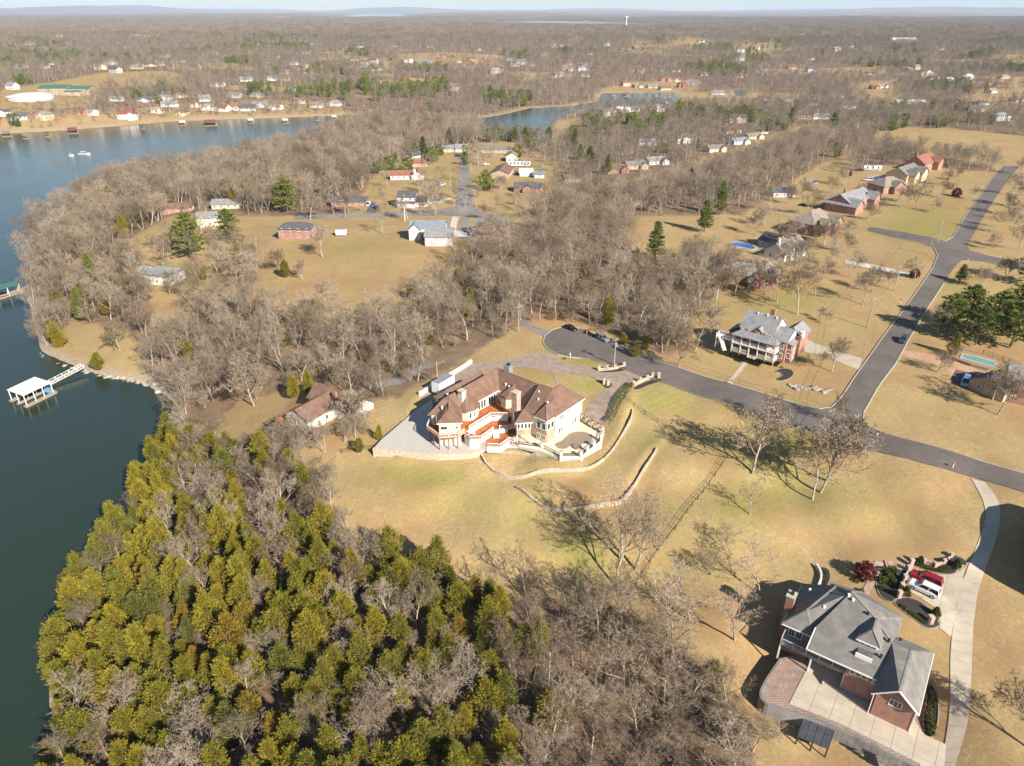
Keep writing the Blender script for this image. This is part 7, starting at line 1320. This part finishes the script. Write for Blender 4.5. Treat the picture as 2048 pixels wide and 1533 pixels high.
# black roofed shelter under the court wall
zc = COURT_Z - .4; c0, c1, c2, c3 = [P(u, v, zc) for u, v in ((1607, 1434), (1671, 1457), (1656, 1499), (1594, 1473))]
o = thing('black_shelter', (0, 0, 0), 0, 'black metal roofed shelter of flat panels below the court wall', 'shelter'); RP = M('black_panel', (.055, .057, .062), (.085, .088, .095), .6, .35, spec=.5)
def bil(s_, t): a_ = [c0[k] + (c1[k] - c0[k]) * s_ for k in (0, 1)]; b_ = [c3[k] + (c2[k] - c3[k]) * s_ for k in (0, 1)]; return (a_[0] + (b_[0] - a_[0]) * t, a_[1] + (b_[1] - a_[1]) * t)
for i in range(4):
    for j in range(2):
        q = [bil((i + .03) / 4, (j + .03) / 2), bil((i + .97) / 4, (j + .03) / 2), bil((i + .97) / 4, (j + .97) / 2), bil((i + .03) / 4, (j + .97) / 2)]; m = MB(); m.prism(q, zc - .12, zc); m.build('panel', RP, o)
m = MB()
for i in range(5): m.bar((*bil(i / 4, 0), zc - .16), (*bil(i / 4, 1), zc - .16), .12, .12)
m.build('roof_frame', BLACKM, o)
for s_ in (.02, .5, .98):
    for t in (.04, .96): x, y = bil(s_, t); m = MB(); m.box(x - .08, y - .08, zc - 3.2, x + .08, y + .08, zc - .15); m.build('post', BLACKM, o)
q = [bil(-.02, 1.12), bil(1.02, 1.12), bil(1.02, -.02), bil(-.02, -.02)]; m = MB(); m.prism(q, zc - 3.4, zc - 2.4); m.build('base_wall', STUCCO, o)
a, b = G(1742, 1505), G(1752, 1533); o = thing('timber_steps', (0, 0, 0), 0, 'short dark timber steps below the court wall', 'steps')
for k in range(5):
    p = P(1741 + 2 * k - 3, 1506 + 6 * k, COURT_Z - .5 - .45 * k); m = MB(); m.bar((p[0] - .8, p[1] + .5, p[2]), (p[0] + .8, p[1] - .5, p[2]), .3, .18); m.build('step', BLACKM, o)
# ------------------------------------------------------------------ docks and boats
def dock(name, px, zr, roofm, label, group=None, gang=None, simple=False, scale=1.0):
    """px: four roof corners in the picture at the roof height zr"""
    c = [P(u, v, LAKE + zr) for u, v in px]; o = thing(name, (c[0][0], c[0][1], LAKE), 0, label, 'dock', group); R_ = lambda p: (p[0] - c[0][0], p[1] - c[0][1])
    q = [R_(p) for p in c]; m = MB(); m.prism(q, zr - .12, zr); m.build('roof', roofm, o)
    def b2(s_, t): a_ = [q[0][k] + (q[1][k] - q[0][k]) * s_ for k in (0, 1)]; b_ = [q[3][k] + (q[2][k] - q[3][k]) * s_ for k in (0, 1)]; return (a_[0] + (b_[0] - a_[0]) * t, a_[1] + (b_[1] - a_[1]) * t)
    for t0, t1 in ((-.02, .14), (.46, .56), (.88, 1.06)) if not simple else ((0, .3), (.7, 1)):
        m = MB(); m.prism([b2(-.05, t0), b2(1.02, t0), b2(1.02, t1), b2(-.05, t1)], .1, .5); m.build('walkway', WOODP, o)
    m = MB(); m.prism([b2(.9, 0), b2(1.08, 0), b2(1.08, 1), b2(.9, 1)], .08, .48); m.build('walkway', WOODP, o)
    for s_ in (.03, .35, .66, .97):
        for t in (.04, .5, .96): x, y = b2(s_, t); m = MB(); m.box(x - .09, y - .09, -1, x + .09, y + .09, zr - .1); m.build('post', TRIM if not simple else WOODP, o)
    return o, b2
o, b2 = dock('covered_dock', [(13, 780), (69, 754), (103, 765), (46, 792)], 3.9, RWHITE, 'white roofed boat dock standing in the dark water'); a = b2(1.05, .3); org = o.location; e = P(166, 737, LAKE + 1.5); m = MB(); m.bar((a[0], a[1], .6), (e[0] - org.x, e[1] - org.y, 1.8), 1.5, .2); m.build('gangway', WOODP, o)
d_ = Vector((e[0] - org.x - a[0], e[1] - org.y - a[1], 0)).normalized(); n_ = Vector((-d_.y, d_.x, 0)) * .7
for s_ in (-1, 1): railing(o, [(a[0] + n_.x * s_, a[1] + n_.y * s_, .7), (e[0] - org.x + n_.x * s_, e[1] - org.y + n_.y * s_, 1.9)], 1.0, TRIM, 1.2)
x, y = b2(.95, .75); m = MB(); m.box(x - .9, y - .6, .5, x + .9, y + .6, 1.6); m.build('storage_box', paint('dock_blue', (.10, .32, .55), .5), o)
o, b2 = dock('covered_dock', [(-40, 577), (30, 563), (39, 568), (-36, 590)], 3.9, RGREEN, 'green roofed boat dock at the wooded shore'); a = b2(1.05, .4); e = P(62, 572, LAKE + 1); m = MB(); m.bar((a[0], a[1], .6), (e[0] - o.location.x, e[1] - o.location.y, 1.0), 1.5, .2); m.build('gangway', WOODP, o)
for u, v, wpx, rm, nm in [(11, 265, 26, RGREY, 'grey'), (49, 270, 18, RGREY, 'grey'), (93, 266, 16, RDARK, 'dark'), (144, 259, 30, RREDM, 'red'), (283, 251, 15, RDARK, 'dark'), (364, 244, 20, RWHITE, 'white'), (420, 244, 36, RREDM, 'red'), (501, 240, 18, RWHITE, 'white'), (570, 240, 18, RWHITE, 'white'), (633, 235, 14, RDARK, 'dark'), (668, 233, 16, RWHITE, 'white'), (1228, 192, 14, RGREY, 'grey'), (1252, 188, 18, RREDM, 'red'), (1312, 188, 13, RGREY, 'grey'), (1339, 190, 10, RGREY, 'grey'), (1334, 206, 14, RWHITE, 'white'), (1071, 276, 36, RWHITE, 'white')]:
    wpx *= .72; h = wpx * .15; place = 'on the far lake shore' if u < 800 else ('in the narrow inlet' if u < 1150 else 'on the small inlet')
    dock('shore_dock', [(u - wpx / 2, v - h), (u + wpx / 2 - 2, v - h - 1), (u + wpx / 2, v + h * .5), (u - wpx / 2 + 2, v + h * .6)], 3.4, rm, f'small {nm} roofed boat dock {place}', f'{nm} docks {place}', simple=True)
def boat(u, v, ang, L, label, cover=None, z=LAKE):
    p = P(u, v, z) if z == LAKE else G(u, v); o = thing('motor_boat', (p[0], p[1], z if z == LAKE else p[2] + .3), ang, label, 'boat'); m = MB(); st = [(-.5, .9, .35), (-.2, 1, .4), (.2, .95, .5), (.4, .55, .62), (.5, .06, .75)]; hw = L * .17
    for x, w_, zz in st: m.v += [(x * L, -hw * w_, zz + .35), (x * L, -hw * w_ * .6, -.2), (x * L, hw * w_ * .6, -.2), (x * L, hw * w_, zz + .35)]
    for i in range(4):
        for j in range(4): m.f.append((i * 4 + j, i * 4 + (j + 1) % 4, (i + 1) * 4 + (j + 1) % 4, (i + 1) * 4 + j))
    m.f += [(0, 1, 2, 3)]; m.build('hull', TRAILW, o); m = MB(); m.v += [(.05 * L, -hw * .8, .8), (.05 * L, hw * .8, .8), (-.02 * L, hw * .7, 1.5), (-.02 * L, -hw * .7, 1.5)]; m.f += [(0, 1, 2, 3)]; m.build('windscreen', CARGL, o)
    m = MB(); m.box(-L * .3, -hw * .8, 1.9, L * .1, hw * .8, 2.0); m.build('canopy', cover or TRIM, o)
    for x in (-L * .28, L * .08):
        for s_ in (-1, 1): m = MB(); m.bar((x, s_ * hw * .75, .6), (x, s_ * hw * .75, 1.9), .06, .06); m.build('post', STEEL, o)
boat(169, 309, .1, 9, 'white motor boat cruising on the wide lake'); boat(143, 312, .1, 3.4, 'small dinghy towed behind the white motor boat'); boat(1528, 268, .3, 8, 'white boat parked on a trailer by the tan house', z=0)
# ------------------------------------------------------------------ poles and wires
POLEW = M('weathered_pole', (.42, .35, .27), (.32, .26, .20), 2, .9)
def pole(u, v, h, label, arm=1, can=False, lamp=False, ang=0.6, mat=None):
    p = G(u, v); o = thing('utility_pole', p, ang, label, 'pole'); m = MB(); m.tube((0, 0, -.5), (0, 0, h), .19, .12, 8); m.build('shaft', mat or POLEW, o)
    for k in range(arm): m = MB(); m.box(-1.2, -.07, h - .5 - k, 1.2, .07, h - .36 - k); m.build('crossarm', POLEW, o); [(lambda mm: mm.build('insulator', STEEL, o))(MB().tube((x, 0, h - .36 - k), (x, 0, h - .12 - k), .06, .05, 6)) for x in (-1.05, 0.4, 1.05)]
    if can: m = MB(); m.tube((.35, 0, h - 2.6), (.35, 0, h - 1.5), .3, .3, 9); m.build('transformer', STEEL, o)
    if lamp: m = MB(); m.bar((0, 0, h - .8), (1.8, 0, h - .4), .08, .08); m.build('lamp_arm', STEEL, o); m = MB(); m.box(1.6, -.15, h - .5, 2.3, .15, h - .36); m.build('lamp_head', STEEL, o)
    return Vector((p[0], p[1], p[2] + h - .2))
T1 = pole(1228, 731, 8.2, 'utility pole with transformer above the stepped entry wall', 1, True); T2 = pole(1697, 908, 10.2, 'utility pole with transformers standing at the street junction', 2, True); T3 = pole(1735, 656, 10, 'utility pole beside the drive of the porch house'); T4 = pole(1788, 582, 9.5, 'utility pole on the verge near the tawny bush'); T5 = pole(1874, 486, 9.5, 'utility pole at the side street corner', 1); T6 = pole(1921, 421, 9.5, 'utility pole beside the green lawn'); T7 = pole(1966, 369, 9.5, 'utility pole near the end of the long street')
pole(1856, 510, 8, 'steel street lamp at the side street corner', 0, lamp=True, mat=STEEL); pole(1587, 513, 9, 'pale pole in front of the white gabled house', 0); pole(915, 436, 9.5, 'dark utility pole at the dead end street corner', 1, mat=DARKBARK); pole(687, 436, 9, 'dark utility pole beside the barn field', 1, mat=DARKBARK); pole(810, 443, 7, 'thin white pole above the white raised house', 0, mat=TRIM); pole(901, 376, 9, 'utility pole beside the dead end street', 0); pole(875, 764, 6, 'thin pole behind the pale stone wall', 0, lamp=True); pole(1037, 664, 8.5, 'utility pole where the lane leaves the turning circle', 1); pole(2005, 345, 9, 'utility pole beside the dry field', 1)
pl = thing('power_line', (0, 0, 0), 0, 'sagging overhead wires strung between the street poles', 'power line')
for a, b in ((T2, T3), (T3, T4), (T4, T5), (T5, T6), (T6, T7), (T2, T1)):
    for off in (-.9, .9):
        m = MB(); pr = None; d_ = (b - a).normalized(); n_ = Vector((-d_.y, d_.x, 0)) * off
        for i in range(11): t = i / 10; q = a.lerp(b, t) + n_ - Vector((0, 0, 4 * t * (1 - t) * (b - a).length * .016)); pr is not None and m.tube(pr, q, .022, .022, 4, False); pr = q
        m.build('wire', BLACKM, pl)
# ------------------------------------------------------------------ woods beyond the lake to the horizon
def far_scatter(y0, y1, spacing, seed, dens=.8):
    r = np.random.RandomState(seed); rows = []
    y = y0
    ys = np.arange(y0, y1, spacing)
    for yy in ys:
        xs = np.arange(-.80 * yy - 120, .80 * yy + 120, spacing); rows.append(np.stack([xs, np.full(xs.shape, yy)], 1))
    q = np.concatenate(rows); q += r.uniform(-.5, .5, q.shape) * spacing * .95
    X, Y = q[:, 0], q[:, 1]; Z = hzv(X, Y); S = hzv(X, Y, GS); U, V = proj(X, Y, Z)
    k = wood_mask(U, V, X, Y, S); hand = np.zeros(len(X), bool)
    for nme in ('culdesac', 'peninsula', 'hedgerow', 'midwood', 'lane', 'shore'): hand |= inpoly(U, V, WOODS[nme])
    k = np.where(hand, 0, k); thin = fbm(X / 130, Y / 130, 91)
    sparse = np.zeros(len(X)); 
    for p in CLEAR: sparse = np.where(inpoly(U, V, p), np.where(Y > 700, .2, .045), sparse)
    for fld in (CLEAR[0], CLEAR[2], CLEAR[3], CLEAR[8], CLEAR[4]): sparse = np.where(inpoly(U, V, fld), .004, sparse)
    sparse = np.where(inpoly(U, V, CLEAR[1]), .22, sparse)
    sparse = np.where(inpoly(U, V, CLEAR[5]) & (V < 236), .34, sparse)
    pr = np.where(k > 0, dens * np.clip(1.45 - 1.1 * thin, .3, 1), sparse); pr = np.where((Y > 900) & (k == 0) & (sparse == 0), .05, pr)
    pr = np.where((S < 3) | (V > 560), 0, pr)
    for hx, hy, hr in HOUSE_DISCS:
        hr = hr if hy < 560 else min(hr, 8.5)
        dx, dy = X - hx, Y - hy; pr = np.where((np.abs(dx) < hr) & (dy > -hr * (1.7 if hy < 560 else 1.25)) & (dy < hr * .6), pr * .04, pr)
    ok = r.rand(len(X)) < pr
    for q_ in [W([(1205, 378), (1400, 330), (1610, 258), (1640, 256), (1410, 342), (1210, 386)])] + [rw_]: ok &= ~inpoly(X, Y, q_)
    return np.stack([X, Y, Z], 1)[ok], r
A, r1 = far_scatter(285, 900, 7.6, 1)
ev = fbm(A[:, 0] / 60, A[:, 1] / 60, 77) > .625
n = len(A); instancer('mid_woods', A, r1.uniform(.75, 1.25, n), r1.uniform(0, 6.28, n), np.where(ev & (r1.rand(n) < .5), 5 + r1.randint(0, 2, n), r1.randint(0, 5, n)), FARB + FARC, 'bare woods and scattered evergreens behind the lake neighbourhoods')
B, r2 = far_scatter(900, 2600, 11.5, 2, .85)
ev = fbm(B[:, 0] / 120, B[:, 1] / 120, 78) > .615
n = len(B); instancer('far_woods', B, r2.uniform(.9, 1.5, n), r2.uniform(0, 6.28, n), np.where(ev & (r2.rand(n) < .6), 5 + r2.randint(0, 2, n), r2.randint(0, 5, n)), FARB + FARC, 'wide grey woods rolling away beyond the far shore')
Cc, r3 = far_scatter(2600, 9000, 30, 3, .95)
n = len(Cc); instancer('distant_woods', Cc, r3.uniform(.95, 1.35, n), r3.uniform(0, 6.28, n), r3.randint(0, 4, n), CLUMP, 'distant woods fading blue towards the horizon')
print('far woods', len(A), len(B), len(Cc))
# ------------------------------------------------------------------ the air
hm = bpy.data.materials.new('haze'); hm.use_nodes = True; hn = hm.node_tree; hn.nodes.clear()
ho = hn.nodes.new('ShaderNodeOutputMaterial'); hv = hn.nodes.new('ShaderNodeVolumePrincipled'); hn.links.new(hv.outputs[0], ho.inputs['Volume'])
hv.inputs['Color'].default_value = (.58, .77, 1.0, 1); hv.inputs['Density'].default_value = 3.4e-5; hv.inputs['Anisotropy'].default_value = 0.0
mb = MB(); mb.box(-50000, -400, LAKE - 8, 50000, 43000, 420)
haze = mb.build('haze', hm); tag(haze, 'thin blue winter haze over the whole valley', 'haze', kind='stuff')
